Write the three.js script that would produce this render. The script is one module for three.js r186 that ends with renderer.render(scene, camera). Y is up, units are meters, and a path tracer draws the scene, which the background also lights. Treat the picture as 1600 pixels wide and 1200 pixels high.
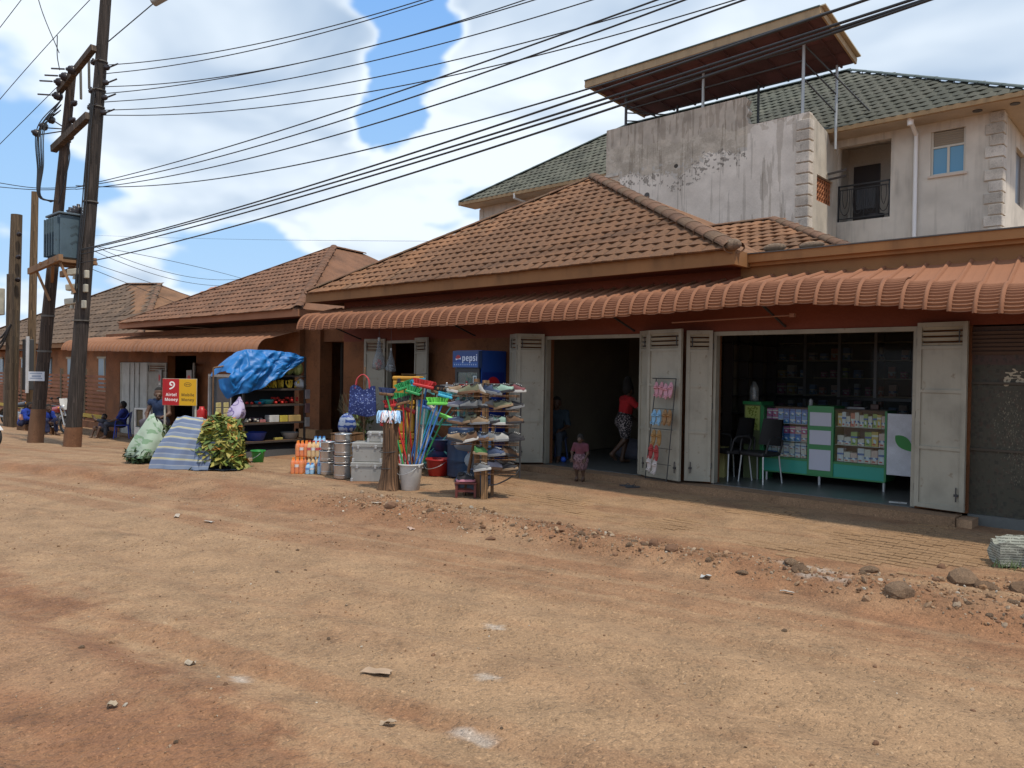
import * as THREE from 'three';
import { mergeGeometries } from 'three/addons/utils/BufferGeometryUtils.js';
import { RoundedBoxGeometry } from 'three/addons/geometries/RoundedBoxGeometry.js';

// ---------------------------------------------------------------- camera, sky, sun, exposure
const scene = new THREE.Scene();
const camera = new THREE.PerspectiveCamera(53.13, 4 / 3, 0.05, 3000);
camera.position.set(0, 1.9, 0);
camera.rotation.order = 'YXZ';
const D2R = Math.PI / 180;
camera.rotation.set(-0.776 * D2R, 42.246 * D2R, 0.9 * D2R);
const renderer = new THREE.WebGLRenderer({ antialias: true });
renderer.toneMapping = THREE.LinearToneMapping;
renderer.toneMappingExposure = 1.2;
renderer.shadowMap.enabled = true;
renderer.shadowMap.type = THREE.PCFSoftShadowMap;

// ---- seeded random and noise
function rngOf(seed) { let s = seed >>> 0; return () => { s = (s + 0x6D2B79F5) | 0; let t = Math.imul(s ^ (s >>> 15), 1 | s); t = (t + Math.imul(t ^ (t >>> 7), 61 | t)) ^ t; return ((t ^ (t >>> 14)) >>> 0) / 4294967296; }; }
let rnd = rngOf(7);
const R = (a, b) => a + (b - a) * rnd();
const pick = a => a[Math.floor(rnd() * a.length)];
const clamp = (x, a = 0, b = 1) => x < a ? a : x > b ? b : x;
const lerp = (a, b, t) => a + (b - a) * t;
const ss = (a, b, x) => { const t = clamp((x - a) / (b - a)); return t * t * (3 - 2 * t); };
const HT = new Float32Array(65536); { const r = rngOf(99); for (let i = 0; i < 65536; i++) HT[i] = r(); }
const h2 = (x, y) => HT[(Math.imul(x, 73856093) ^ Math.imul(y, 19349663) ^ (x >> 3)) & 65535];
function vn(x, y, p = 0) {
  let xi = Math.floor(x), yi = Math.floor(y); const fx = x - xi, fy = y - yi;
  let x1 = xi + 1, y1 = yi + 1;
  if (p) { xi = ((xi % p) + p) % p; yi = ((yi % p) + p) % p; x1 = ((x1 % p) + p) % p; y1 = ((y1 % p) + p) % p; }
  const u = fx * fx * (3 - 2 * fx), v = fy * fy * (3 - 2 * fy);
  const a = h2(xi, yi), b = h2(x1, yi), c = h2(xi, y1), d = h2(x1, y1);
  return a + (b - a) * u + (c - a) * v + (a - b - c + d) * u * v;
}
function fbm(x, y, o = 4, p = 0) { let s = 0, a = 0.5, n = 0; for (let i = 0; i < o; i++) { s += a * vn(x + i * 17.3 * (p ? 0 : 1), y + i * 9.1 * (p ? 0 : 1), p); n += a; x *= 2; y *= 2; p *= 2; a *= 0.5; } return s / n; }
function vn3(x, y, z) { const zi = Math.floor(z), f = z - zi, u = f * f * (3 - 2 * f); return lerp(vn(x + zi * 31.7, y + zi * 57.3), vn(x + zi * 31.7 + 31.7, y + zi * 57.3 + 57.3), u); }
function fbm3(x, y, z, o = 4) { let s = 0, a = 0.5, n = 0; for (let i = 0; i < o; i++) { s += a * vn3(x, y, z); n += a; x = x * 2 + 5.2; y = y * 2 + 1.3; z = z * 2 + 3.7; a *= 0.5; } return s / n; }

// ---- sky: broken cumulus with blue gaps, computed as air and clouds over the whole dome
{
  const W = 2048, H = 1024, data = new Float32Array(W * H * 4);
  const gaps = [[-.72, .44, -.54, .05, .5], [-.70, .44, -.57, .05, .5], [-.705, .40, -.585, .045, .55], [-.72, .36, -.59, .04, .55], [-.735, .32, -.595, .036, .55], [-.745, .285, -.60, .034, .5], [-.845, .17, -.50, .06, .42], [-.87, .13, -.47, .05, .3], [-.70, .215, -.68, .05, .3], [-.95, .21, -.25, .09, .4], [-.93, .12, -.30, .06, .3], [-.90, .16, -.40, .04, .25], [-.74, .50, -.45, .1, .3], [-.30, .75, -.5, .2, .3], [.3, .7, -.6, .2, .25], [.5, .6, .5, .25, .25], [-.6, .6, .5, .25, .25]];
  const solid = [[-.86, .31, -.40, .2, .3], [-.65, .30, -.69, .12, .25], [-.44, .39, -.81, .22, .3], [-.2, .36, -.91, .25, .3], [-.80, .26, -.53, .1, .25], [-.92, .14, -.33, .12, .2], [-.62, .38, -.67, .08, .25]];
  for (let j = 0; j < H; j++) {
    const el = (j + 0.5) / H * Math.PI - Math.PI / 2, y = Math.sin(el), c = Math.cos(el);
    for (let i = 0; i < W; i++) {
      const ph = ((i + 0.5) / W - 0.5) * 2 * Math.PI, x = c * Math.cos(ph), z = c * Math.sin(ph), o = (j * W + i) * 4;
      let r, g, b;
      if (y < -0.02) { r = 0.30; g = 0.22; b = 0.16; }
      else {
        const yy = Math.max(y, 0), k = 1 / (yy + 0.22), px = x * k, pz = z * k;
        const wx = fbm(px * 1.6 + 3.1, pz * 1.6 + 8.2, 3) - 0.5, wz = fbm(px * 1.6 + 13.1, pz * 1.6 + 2.2, 3) - 0.5;
        const qx = px + wx * 0.55, qz = pz + wz * 0.55;
        let d = fbm(qx * 1.25 + 40.3, qz * 1.25 + 11.7, 7) + 0.17 + (fbm(px * 5 + 3.3, pz * 5 + 7.9, 5) - 0.5) * 0.30;
        const gxw = (fbm(px * 4.5 + 5, pz * 4.5, 5) - .5) * .13, gyw = (fbm(px * 4.5 + 25, pz * 4.5 + 9, 5) - .5) * .13;
        for (const [gx, gy, gz, rad, am] of gaps) { const t = ((x + gxw - gx) ** 2 + (y + gyw - gy) ** 2 + (z - gxw * .6 - gz) ** 2) / (rad * rad); if (t < 6) d -= am * Math.exp(-t); }
        for (const [gx, gy, gz, rad, am] of solid) { const t = ((x - gx) ** 2 + (y - gy) ** 2 + (z - gz) ** 2) / (rad * rad); if (t < 6) d += am * 0.7 * Math.exp(-t); }
        const cov = ss(0.455, 0.60, d + (fbm(px * 11 + 1.3, pz * 11 + 2.9, 4) - .5) * .10);
        const deep = ss(0.0, 0.75, yy);
        let br = lerp(0.36, 0.10, deep), bg = lerp(0.58, 0.30, deep), bb = lerp(0.84, 0.74, deep);
        const th = fbm(qx * 0.9 + 7.7, qz * 0.9 + 91.7, 5), fine = fbm(qx * 3.6 + 1.7, qz * 3.6 + 4.1, 5);
        const edge = 1 - ss(0.52, 0.80, d);                       // thin bright rims, thicker greyer bodies
        const puff = fbm(px * 7 + wx * 2, pz * 7 + wz * 2, 4);
        let lum = clamp(0.60 + 0.34 * edge + (th - 0.5) * 1.35 + (fine - 0.5) * 0.55 + (puff - 0.5) * 0.35, 0.42, 1.04);
        const t = clamp((lum - 0.42) / 0.56);
        const cr = lerp(0.345, 0.78, t), cg = lerp(0.46, 0.86, t), cb = lerp(0.62, 0.94, t);
        r = lerp(br, cr, cov); g = lerp(bg, cg, cov); b = lerp(bb, cb, cov);
        const hz = Math.exp(-yy * 14) * 0.6; r = lerp(r, 0.66, hz); g = lerp(g, 0.75, hz); b = lerp(b, 0.83, hz);
      }
      data[o] = r; data[o + 1] = g; data[o + 2] = b; data[o + 3] = 1;
    }
  }
  const t = new THREE.DataTexture(data, W, H, THREE.RGBAFormat, THREE.FloatType);
  t.mapping = THREE.EquirectangularReflectionMapping; t.magFilter = t.minFilter = THREE.LinearFilter; t.wrapS = THREE.RepeatWrapping; t.colorSpace = THREE.LinearSRGBColorSpace; t.needsUpdate = true;
  scene.background = t; scene.environment = t;
  scene.backgroundIntensity = 1; scene.environmentIntensity = 1;
}
const sun = new THREE.DirectionalLight(new THREE.Color().setRGB(1, 0.90, 0.76), 2.9);
sun.position.set(-8 + 22, 50, -8 + 1.6);
sun.target.position.set(-8, 0, -8); scene.add(sun, sun.target);
sun.castShadow = true; sun.shadow.radius = 5; sun.shadow.mapSize.set(4096, 4096);
Object.assign(sun.shadow.camera, { left: -45, right: 45, top: 45, bottom: -45, near: 1, far: 140 });

// ---------------------------------------------------------------- helpers
const V = (x, y, z) => new THREE.Vector3(x, y, z);
const lin = (r, g, b) => new THREE.Color().setRGB(r, g, b);
const names = new Map();
function numbered(n) { const k = names.get(n) || 0; names.set(n, k + 1); return k ? `${n}_${String(k).padStart(3, '0')}` : n; }
function shade(o) { o.castShadow = true; o.receiveShadow = true; return o; }
function place(g, p, r, s) { if (s) g.scale(...(Array.isArray(s) ? s : [s, s, s])); if (r) { const m = new THREE.Matrix4().makeRotationFromEuler(new THREE.Euler(...r)); g.applyMatrix4(m); } if (p) g.translate(...p); return g; }
const box = (w, h, d, p, r) => place(new THREE.BoxGeometry(w, h, d), p, r);
const rbox = (w, h, d, b, p, r) => place(new RoundedBoxGeometry(w, h, d, 2, b), p, r);
const span = (x0, x1, y0, y1, z0, z1) => box(Math.abs(x1 - x0), Math.abs(y1 - y0), Math.abs(z1 - z0), [(x0 + x1) / 2, (y0 + y1) / 2, (z0 + z1) / 2]);
const cyl = (r0, r1, h, p, r, seg = 16) => place(new THREE.CylinderGeometry(r1, r0, h, seg), p, r);
const ball = (rad, p, s, seg = 14) => place(new THREE.SphereGeometry(rad, seg, Math.max(6, seg * 0.7 | 0)), p, null, s);
const lathe = (pts, p, r, seg = 24) => place(new THREE.LatheGeometry(pts.map(q => new THREE.Vector2(...q)), seg), p, r);
const tube = (pts, r, seg = 24, rs = 6) => new THREE.TubeGeometry(new THREE.CatmullRomCurve3(pts.map(q => V(...q))), seg, r, rs);
function bar(a, b, r0, r1 = r0, seg = 8) { const A = V(...a), B = V(...b), d = B.clone().sub(A), L = d.length(); const g = new THREE.CylinderGeometry(r1, r0, L, seg); g.applyQuaternion(new THREE.Quaternion().setFromUnitVectors(V(0, 1, 0), d.normalize())); const m = A.add(B).multiplyScalar(0.5); return g.translate(m.x, m.y, m.z); }
function beam(a, b, w, h) { const A = V(...a), B = V(...b), d = B.clone().sub(A), L = d.length(); const g = new THREE.BoxGeometry(w, h, L); const o = new THREE.Object3D(); o.up.set(0, 1, 0); o.lookAt(d); g.applyQuaternion(o.quaternion); const m = A.add(B).multiplyScalar(0.5); return g.translate(m.x, m.y, m.z); }
function extr(pts, depth, bevel = 0) { const s = new THREE.Shape(pts.map(q => new THREE.Vector2(...q))); const g = new THREE.ExtrudeGeometry(s, { depth, bevelEnabled: bevel > 0, bevelSize: bevel, bevelThickness: bevel, bevelSegments: 2 }); return g.translate(0, 0, -depth / 2); }
function grid(nu, nv, fn) { const P = [], U = [], I = []; for (let j = 0; j <= nv; j++) for (let i = 0; i <= nu; i++) { const q = fn(i / nu, j / nv); P.push(...q); U.push(i / nu, j / nv); } for (let j = 0; j < nv; j++) for (let i = 0; i < nu; i++) { const a = j * (nu + 1) + i, b = a + 1, c = a + nu + 1, d = c + 1; I.push(a, b, d, a, d, c); } const g = new THREE.BufferGeometry(); g.setAttribute('position', new THREE.Float32BufferAttribute(P, 3)); g.setAttribute('uv', new THREE.Float32BufferAttribute(U, 2)); g.setIndex(I); g.computeVertexNormals(); return g; }
function poly(pts) { const P = [], I = []; for (const q of pts) P.push(...q); for (let i = 1; i < pts.length - 1; i++) I.push(0, i, i + 1); const g = new THREE.BufferGeometry(); g.setAttribute('position', new THREE.Float32BufferAttribute(P, 3)); g.setAttribute('uv', new THREE.Float32BufferAttribute(new Array(pts.length * 2).fill(0), 2)); g.setIndex(I); g.computeVertexNormals(); return g; }
function metreUV(g) { const p = g.attributes.position, n = g.attributes.normal, u = new Float32Array(p.count * 2); for (let i = 0; i < p.count; i++) { const ax = Math.abs(n.getX(i)), ay = Math.abs(n.getY(i)), az = Math.abs(n.getZ(i)); if (ay >= ax && ay >= az) { u[2 * i] = p.getX(i); u[2 * i + 1] = p.getZ(i); } else if (ax > az) { u[2 * i] = p.getZ(i); u[2 * i + 1] = p.getY(i); } else { u[2 * i] = p.getX(i); u[2 * i + 1] = p.getY(i); } } g.setAttribute('uv', new THREE.BufferAttribute(u, 2)); return g; }
function joined(gs) { gs = (Array.isArray(gs) ? gs : [gs]).map(g => { const q = g.index ? g.toNonIndexed() : g.clone(); for (const k of Object.keys(q.attributes)) if (!['position', 'normal', 'uv', 'color'].includes(k)) q.deleteAttribute(k); return q; }); const hasC = gs.some(g => g.attributes.color); if (hasC) for (const g of gs) if (!g.attributes.color) g.setAttribute('color', new THREE.Float32BufferAttribute(new Array(g.attributes.position.count * 3).fill(1), 3)); return gs.length > 1 ? mergeGeometries(gs) : gs[0]; }
function part(name, gs, m, parent, keep = false) { const g = joined(gs); if (!keep) metreUV(g); const o = shade(new THREE.Mesh(g, m)); o.name = name; parent.add(o); return o; }
function tag(o, label, category, group) { o.userData.label = label; o.userData.category = category; if (group) o.userData.group = group; return o; }
function thing(name, label, category, p = [0, 0, 0], turn = 0, group) { const o = new THREE.Group(); o.name = numbered(name); o.position.set(...p); o.rotation.y = turn; scene.add(o); return tag(o, label, category, group); }
function single(name, gs, m, label, category, p, turn = 0, group, keep) { const o = part(numbered(name), gs, m, scene, keep); if (p) o.position.set(...p); o.rotation.y = turn; return tag(o, label, category, group); }
function copyOf(o, base, p, turn, label, group) { const c = o.clone(); c.name = numbered(base); c.userData = { ...o.userData }; if (p) c.position.set(...p); if (turn !== undefined) c.rotation.y = turn; if (label) c.userData.label = label; if (group) c.userData.group = group; scene.add(c); return c; }
function structure(name, gs, m, keep) { const o = part(numbered(name), gs, m, scene, keep); o.userData.kind = 'structure'; return o; }

// ---- textures
function tex(W, H, fn, rep = 1, srgb = true) { const d = new Uint8Array(W * H * 4); for (let j = 0; j < H; j++) for (let i = 0; i < W; i++) { const c = fn(i / W, j / H, i, j), o = (j * W + i) * 4; d[o] = clamp(c[0], 0, 255); d[o + 1] = clamp(c[1], 0, 255); d[o + 2] = clamp(c[2], 0, 255); d[o + 3] = c[3] === undefined ? 255 : c[3]; } const t = new THREE.DataTexture(d, W, H, THREE.RGBAFormat); t.wrapS = t.wrapT = THREE.RepeatWrapping; t.magFilter = THREE.LinearFilter; t.minFilter = THREE.LinearMipmapLinearFilter; t.generateMipmaps = true; t.repeat.set(rep, rep); if (srgb) t.colorSpace = THREE.SRGBColorSpace; t.needsUpdate = true; return t; }
function canvasTex(W, H, draw) { const c = document.createElement('canvas'); c.width = W; c.height = H; draw(c.getContext('2d'), W, H); const t = new THREE.CanvasTexture(c); t.colorSpace = THREE.SRGBColorSpace; return t; }
// mottled neutral map (multiplies the base colour): coarse patches, fine grain and specks; one tile is 1/rep metres
const mottle = (amp, rep, seed = 0, specks = 0) => tex(512, 512, (u, v) => { const a = fbm(u * 4 + seed * 64, v * 4, 5, 0) * 0, b = fbm(u * 4, v * 4, 5, 4), c = vn(u * 128 + seed, v * 128, 128), e = vn(u * 24, v * 24, 24); let k = 228 + (b - 0.5) * 2 * amp + (c - 0.5) * amp * 0.5 + a; if (specks && e > 0.82 && c > 0.5) k -= specks; return [k, k, k]; }, rep);
const bumpT = (fx, rep) => tex(512, 512, (u, v) => { const k = 255 * (0.6 * fbm(u * fx, v * fx, 5, fx) + 0.4 * vn(u * 256, v * 256, 256)); return [k, k, k]; }, rep, false);
const T = { soft: mottle(26, 0.35), strong: mottle(60, 0.5, 3, 40), fine: mottle(34, 1.6, 5), bump: bumpT(8, 1), bumpF: bumpT(32, 2) };
T.streak = tex(512, 512, (u, v) => { const s = fbm(u * 24, v * 2, 4, 0), e = Math.min(1, Math.min(v, 1 - v) * 8), b = fbm(u * 6, v * 6, 5, 6); let k = 228 - Math.max(0, s - 0.54) * 170 * e * b - (b - 0.5) * 44; return [k, k * 0.985, k * 0.96]; }, 0.3);
T.wood = tex(512, 512, (u, v) => { const g = fbm(u * 40, v * 2.0, 4), c = fbm(u * 90, v * 1.2 + 9, 3), k = 150 + (g - 0.5) * 130 - (c > 0.66 ? 60 : 0); return [k * 1.1, k * 1.02, k * 0.95]; }, 1);
T.dirtyMetal = tex(512, 512, (u, v) => { const b = fbm(u * 5, v * 5, 5, 5), s = fbm(u * 36, v * 3, 4), r = fbm(u * 14 + 4, v * 14, 4); let k = 232 - Math.max(0, b - 0.5) * 70 - Math.max(0, s - 0.6) * 40; const rust = r > 0.76 ? (r - 0.76) * 3 : 0; return [lerp(k, 120, rust), lerp(k * 0.985, 78, rust), lerp(k * 0.95, 50, rust)]; }, 0.8);
const MC = new Map();
function mat(r, g, b, rough = 0.8, o = {}) { const k = [r, g, b, rough, JSON.stringify({ ...o, map: o.map && o.map.uuid, bumpMap: o.bumpMap && o.bumpMap.uuid, roughnessMap: 0 })].join(); if (MC.has(k)) return MC.get(k); const C = o.transmission || o.clearcoat || o.sheen ? THREE.MeshPhysicalMaterial : THREE.MeshStandardMaterial; const m = new C({ color: lin(r, g, b), roughness: rough, side: THREE.DoubleSide, ...o }); MC.set(k, m); return m; }
const plain = (r, g, b, rough = 0.55) => mat(r, g, b, rough, { map: T.fine });
const painted = (r, g, b, rough = 0.75) => mat(r, g, b, rough, { map: T.soft, bumpMap: T.bump, bumpScale: 0.004 });
const M = {
  wallBrown: mat(.225, .085, .030, .85, { map: T.strong, bumpMap: T.bump, bumpScale: .006 }), wallMaroon: mat(.20, .050, .027, .85, { map: T.soft, bumpMap: T.bump, bumpScale: .005 }),
  fascia: mat(.34, .165, .062, .75, { map: T.streak }), awning: mat(.34, .15, .08, .8, { map: T.streak, bumpMap: T.bumpF, bumpScale: .001 }),
  greyMetal: mat(.40, .39, .345, .5, { map: T.dirtyMetal }), darkMetal: mat(.05, .05, .055, .5, { map: T.fine }), steel: mat(.5, .52, .54, .4, { metalness: .6 }), alu: mat(.72, .73, .75, .3, { metalness: .9, map: T.fine }),
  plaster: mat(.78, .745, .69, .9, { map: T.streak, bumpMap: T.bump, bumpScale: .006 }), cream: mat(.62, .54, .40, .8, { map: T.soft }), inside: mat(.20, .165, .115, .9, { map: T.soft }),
  wood: mat(.46, .29, .16, .8, { map: T.wood }), paleWood: mat(.62, .42, .22, .75, { map: T.wood }), pole: mat(.125, .116, .115, .9, { map: T.wood, bumpMap: T.wood, bumpScale: .012 }), poleGrey: mat(.33, .27, .20, .9, { map: T.wood, bumpMap: T.wood, bumpScale: .01 }),
  black: mat(.02, .02, .022, .5), rubber: mat(.025, .025, .025, .85), white: plain(.75, .75, .73), glass: mat(.9, .95, .95, .03, { transmission: 1, thickness: 0, ior: 1.45 }),
};
// ---------------------------------------------------------------- terrain
const bankX = [[-60, -2.5], [-17.6, -4.4], [-13.6, -5.7], [-8.9, -6.55], [-5.9, -7.1], [-3.5, -7.25], [-1, -7.3], [8, -7.0]];
const edgeX = [[-20, -7.0], [-13, -7.3], [-8, -7.55], [-6.2, -7.66], [-5, -7.63], [-4, -7.6], [-3.4, -7.8], [-2.5, -7.8], [-1.2, -8.7], [0.5, -9.3], [8, -9.4]];
function lut(t, x) { if (x <= t[0][0]) return t[0][1]; for (let i = 1; i < t.length; i++) if (x <= t[i][0]) { const [a, b] = t[i - 1], [c, d] = t[i]; return lerp(b, d, (x - a) / (c - a)); } return t[t.length - 1][1]; }
function macro(x, z) {
  const s = -0.45 * ss(-14, -25, x) - 0.25 * ss(-25, -60, x), f = 0.3 + 0.7 * ss(-6, -10, z);
  let y = s * f + 0.1 * ss(-7.8, -10.6, z) * ss(-14, -12, x);
  const zb = lut(bankX, x) + (fbm(x * 1.3 + 5, 3.3, 3) - 0.5) * 0.5;
  y -= 0.085 * ss(zb - 0.12, zb + 0.35, z) * (x < -8 ? 1.35 : 1);
  return y;
}
const rubbleAt = (x, z) => { const zb = lut(bankX, x), ze = lut(edgeX, x); return ss(zb + 0.42, zb - 0.02, z) * ss(ze - 0.15, ze + 0.25, z) * ss(-11, -8, x); };
function relief(x, z) {
  const t = z > -9 ? 1 : 0.5;
  let y = (fbm(x * 0.7 + 3, z * 0.7 + 1, 3) - 0.5) * 0.035 * t;
  const n = fbm(x * 3.1, z * 3.1, 4), m = fbm(x * 9 + 7, z * 9 + 2, 3);
  y += (n - 0.5) * 0.020 * t + Math.max(0, m - 0.52) * 0.055 * t * ss(0.42, 0.6, fbm(x * 0.9 + 20, z * 0.9, 3)) ;
  // shallow wheel ruts running along the road
  const rz = z + 0.16 * x + (fbm(x * 0.3, 1.5, 2) - 0.5) * 0.6;
  for (const c of [-3.2, -4.6, -5.6, -1.9]) { const d = (rz - c) / 0.2; y += 0.022 * (Math.exp(-(d - 1.6) * (d - 1.6)) - 1.3 * Math.exp(-d * d)) * (.5 + fbm(x * .6, c, 2)); }
  y += (fbm(x * .5 + 9, (z + .17 * x) * 7, 3) - .5) * .022 * t;
  const ru = rubbleAt(x, z); if (ru > 0) y += ru * (0.02 + 0.07 * Math.max(0, fbm(x * 2.2, z * 4 + 30, 4) - 0.42) + 0.03 * fbm(x * 14, z * 14, 2));
  return y;
}
const ground = (x, z) => macro(x, z) + relief(x, z);
const inPave = (x, z) => x > -12.6 && z < lut(edgeX, x) + 0.02 && z > -11.0;
{
  const axis = (segs) => { const a = [segs[0][0]]; for (const [s, e, d] of segs) { const n = Math.round((e - s) / d); for (let i = 1; i <= n; i++) a.push(s + (e - s) * i / n); } return a; };
  const xs = axis([[-900, -120, 60], [-120, -40, 5], [-40, -18, .4], [-18, -9, .1], [-9, .6, .042], [.6, 6, .5], [6, 40, 5], [40, 700, 60]]);
  const zs = axis([[-900, -120, 60], [-120, -30, 6], [-30, -12, 1], [-12, -9, .2], [-9, -.9, .042], [-.9, 3, .4], [3, 30, 5], [30, 600, 60]]);
  const nx = xs.length, nz = zs.length, P = new Float32Array(nx * nz * 3), C = new Float32Array(nx * nz * 3), U = new Float32Array(nx * nz * 2);
  const whites = [[-3.43, -3.59, .13, .055], [-2.94, -2.97, .16, .07], [-3.16, -2.1, .09, .05], [-4.14, -4.38, .1, .05], [-4.6, -2.5, .12, .05], [-2.9, -7.55, .42, .12], [-2.65, -7.3, .25, .08]];
  let k = 0;
  for (let j = 0; j < nz; j++) for (let i = 0; i < nx; i++, k++) {
    const x = xs[i], z = zs[j]; let y = ground(x, z);
    if (inPave(x, z)) y = macro(x, z) + lerp(.006, -.001, ss(-4.5, -2.2, x)) + (fbm(x * 1.6 + 4, z * 3.5, 4) - .5) * .022;
    P[3 * k] = x; P[3 * k + 1] = y; P[3 * k + 2] = z; U[2 * k] = x; U[2 * k + 1] = z;
    // dirt colours: pale trodden murram on the road, redder soil at the verge and where the crust is broken
    const big = fbm(x * 0.35 + 2, z * 0.55 + 8, 4), mid = fbm(x * 1.7, z * 2.4 + 4, 4), sm = fbm(x * 7, z * 7, 3);
    let red = ss(0.56, 0.78, big * 0.6 + mid * 0.4) * 0.3;
    const zb = lut(bankX, x) + (mid - 0.5) * 0.9; red = Math.max(red, 0.95 * Math.exp(-(((z - zb) / 0.62) ** 2)));
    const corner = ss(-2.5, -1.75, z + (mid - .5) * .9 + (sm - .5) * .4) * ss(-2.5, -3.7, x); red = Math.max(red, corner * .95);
    red = clamp(red + (sm - 0.5) * 0.3);
    const pale = ss(0.5, 0.75, fbm(x * 0.8 + 31, z * 1.2 + 6, 4) + (x > -3 && z < -4 ? 0.08 : 0));
    const trk = fbm(x * .11 + 3, (z + .2 * x) * 3.0, 4), trf = fbm(x * .3 + 13, (z + .2 * x) * 9, 3);
    red = clamp(red + ss(.50, .64, trk) * .55 + (trf - .5) * .6);
    let r = lerp(.41, .325, red), g = lerp(.266, .165, red), b = lerp(.154, .084, red);
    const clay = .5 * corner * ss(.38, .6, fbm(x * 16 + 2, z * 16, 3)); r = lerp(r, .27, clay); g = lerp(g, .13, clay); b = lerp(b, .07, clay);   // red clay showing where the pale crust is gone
    r = lerp(r, .46, pale * .45); g = lerp(g, .305, pale * .45); b = lerp(b, .18, pale * .45);
    const dk = 1 - 0.15 * ss(0.56, 0.72, sm) * ss(0.4, 0.6, mid); r *= dk; g *= dk; b *= dk;
    for (const [wx, wz, wr, wd] of whites) { const d = Math.hypot((x - wx) / wr, (z - wz) / wd) + (fbm(x * 12, z * 12, 3) - 0.5) * 1.1; const t = ss(1.0, 0.55, d) * 0.5; r = lerp(r, .66, t); g = lerp(g, .64, t); b = lerp(b, .60, t); }
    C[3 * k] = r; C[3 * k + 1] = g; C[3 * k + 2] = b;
  }
  const I = []; for (let j = 0; j < nz - 1; j++) for (let i = 0; i < nx - 1; i++) { const a = j * nx + i, b = a + 1, c = a + nx, d = c + 1; I.push(a, c, b, b, c, d); }
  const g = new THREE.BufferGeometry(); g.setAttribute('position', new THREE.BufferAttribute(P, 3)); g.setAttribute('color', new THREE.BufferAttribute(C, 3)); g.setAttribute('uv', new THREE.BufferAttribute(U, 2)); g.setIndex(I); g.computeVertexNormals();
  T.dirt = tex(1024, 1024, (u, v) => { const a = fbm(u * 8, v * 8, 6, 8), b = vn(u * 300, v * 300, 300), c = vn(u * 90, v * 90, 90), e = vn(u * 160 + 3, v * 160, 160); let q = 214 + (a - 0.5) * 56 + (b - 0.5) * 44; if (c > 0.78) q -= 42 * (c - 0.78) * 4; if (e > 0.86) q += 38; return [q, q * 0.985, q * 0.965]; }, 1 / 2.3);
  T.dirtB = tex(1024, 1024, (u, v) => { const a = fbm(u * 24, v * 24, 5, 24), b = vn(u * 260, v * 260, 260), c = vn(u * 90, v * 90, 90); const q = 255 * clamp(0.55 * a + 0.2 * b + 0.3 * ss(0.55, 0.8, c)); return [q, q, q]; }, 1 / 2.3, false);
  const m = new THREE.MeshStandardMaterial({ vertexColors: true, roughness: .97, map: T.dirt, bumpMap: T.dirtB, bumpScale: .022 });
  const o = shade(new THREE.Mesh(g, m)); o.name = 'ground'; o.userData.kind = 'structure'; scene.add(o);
}
M.soil = mat(.30, .165, .09, .97, { map: T.dirt, bumpMap: T.dirtB, bumpScale: .02 });
// ---- pavement: dusty brick pavers in running rows, broken along the road edge
{
  rnd = rngOf(21);
  const pave = new THREE.Group(); pave.name = 'pavement'; pave.userData.kind = 'structure'; scene.add(pave);
  const mats = [[.415, .26, .143], [.40, .25, .135], [.425, .268, .148], [.39, .242, .13], [.435, .275, .152]].map(c => mat(...c, .95, { map: T.dirt, bumpMap: T.dirtB, bumpScale: .008 }));
  const L = .215, Wd = .108, geo = metreUV(rbox(L - .007, .07, Wd - .007, .006));
  const list = []; let row = 0;
  for (let z = -10.62; z < -7.2; z += Wd, row++) for (let x = -12.55; x < 3.5; x += L) {
    const px = x + (row % 2) * L / 2 + R(-.003, .003), pz = z + R(-.003, .003), e = lut(edgeX, px) - pz;
    if (e < .03 || (e < .55 && fbm(px * 2.1, pz * 2.6 + 50, 3) > .40 + e * .5)) continue;
    if (px > -2.25 && px < -1.75 && pz < -10.4) continue;
    list.push([px, macro(px, pz) + .003 + R(-.004, .004) + (fbm(px * 1.2, pz * 1.2, 2) - .5) * .035 - .035, pz]);
  }
  list.sort((a, b) => (a[0] ** 2 + a[2] ** 2) - (b[0] ** 2 + b[2] ** 2));
  const rest = [];
  list.forEach((p, i) => {
    const m = pick(mats), rx = R(-.012, .012), rz = R(-.012, .012);
    if (i < 300) { const o = shade(new THREE.Mesh(geo, m)); o.name = i ? `paver_${String(i).padStart(3, '0')}` : 'paver'; o.position.set(...p); o.rotation.set(rx, R(-.01, .01), rz); pave.add(o); }
    else { const g = geo.clone(); place(g, p, [rx, 0, rz]); rest.push(g); }
  });
  const o = part('far_pavers', rest, mats[1], pave); o.userData.kind = 'stuff';
}
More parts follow.
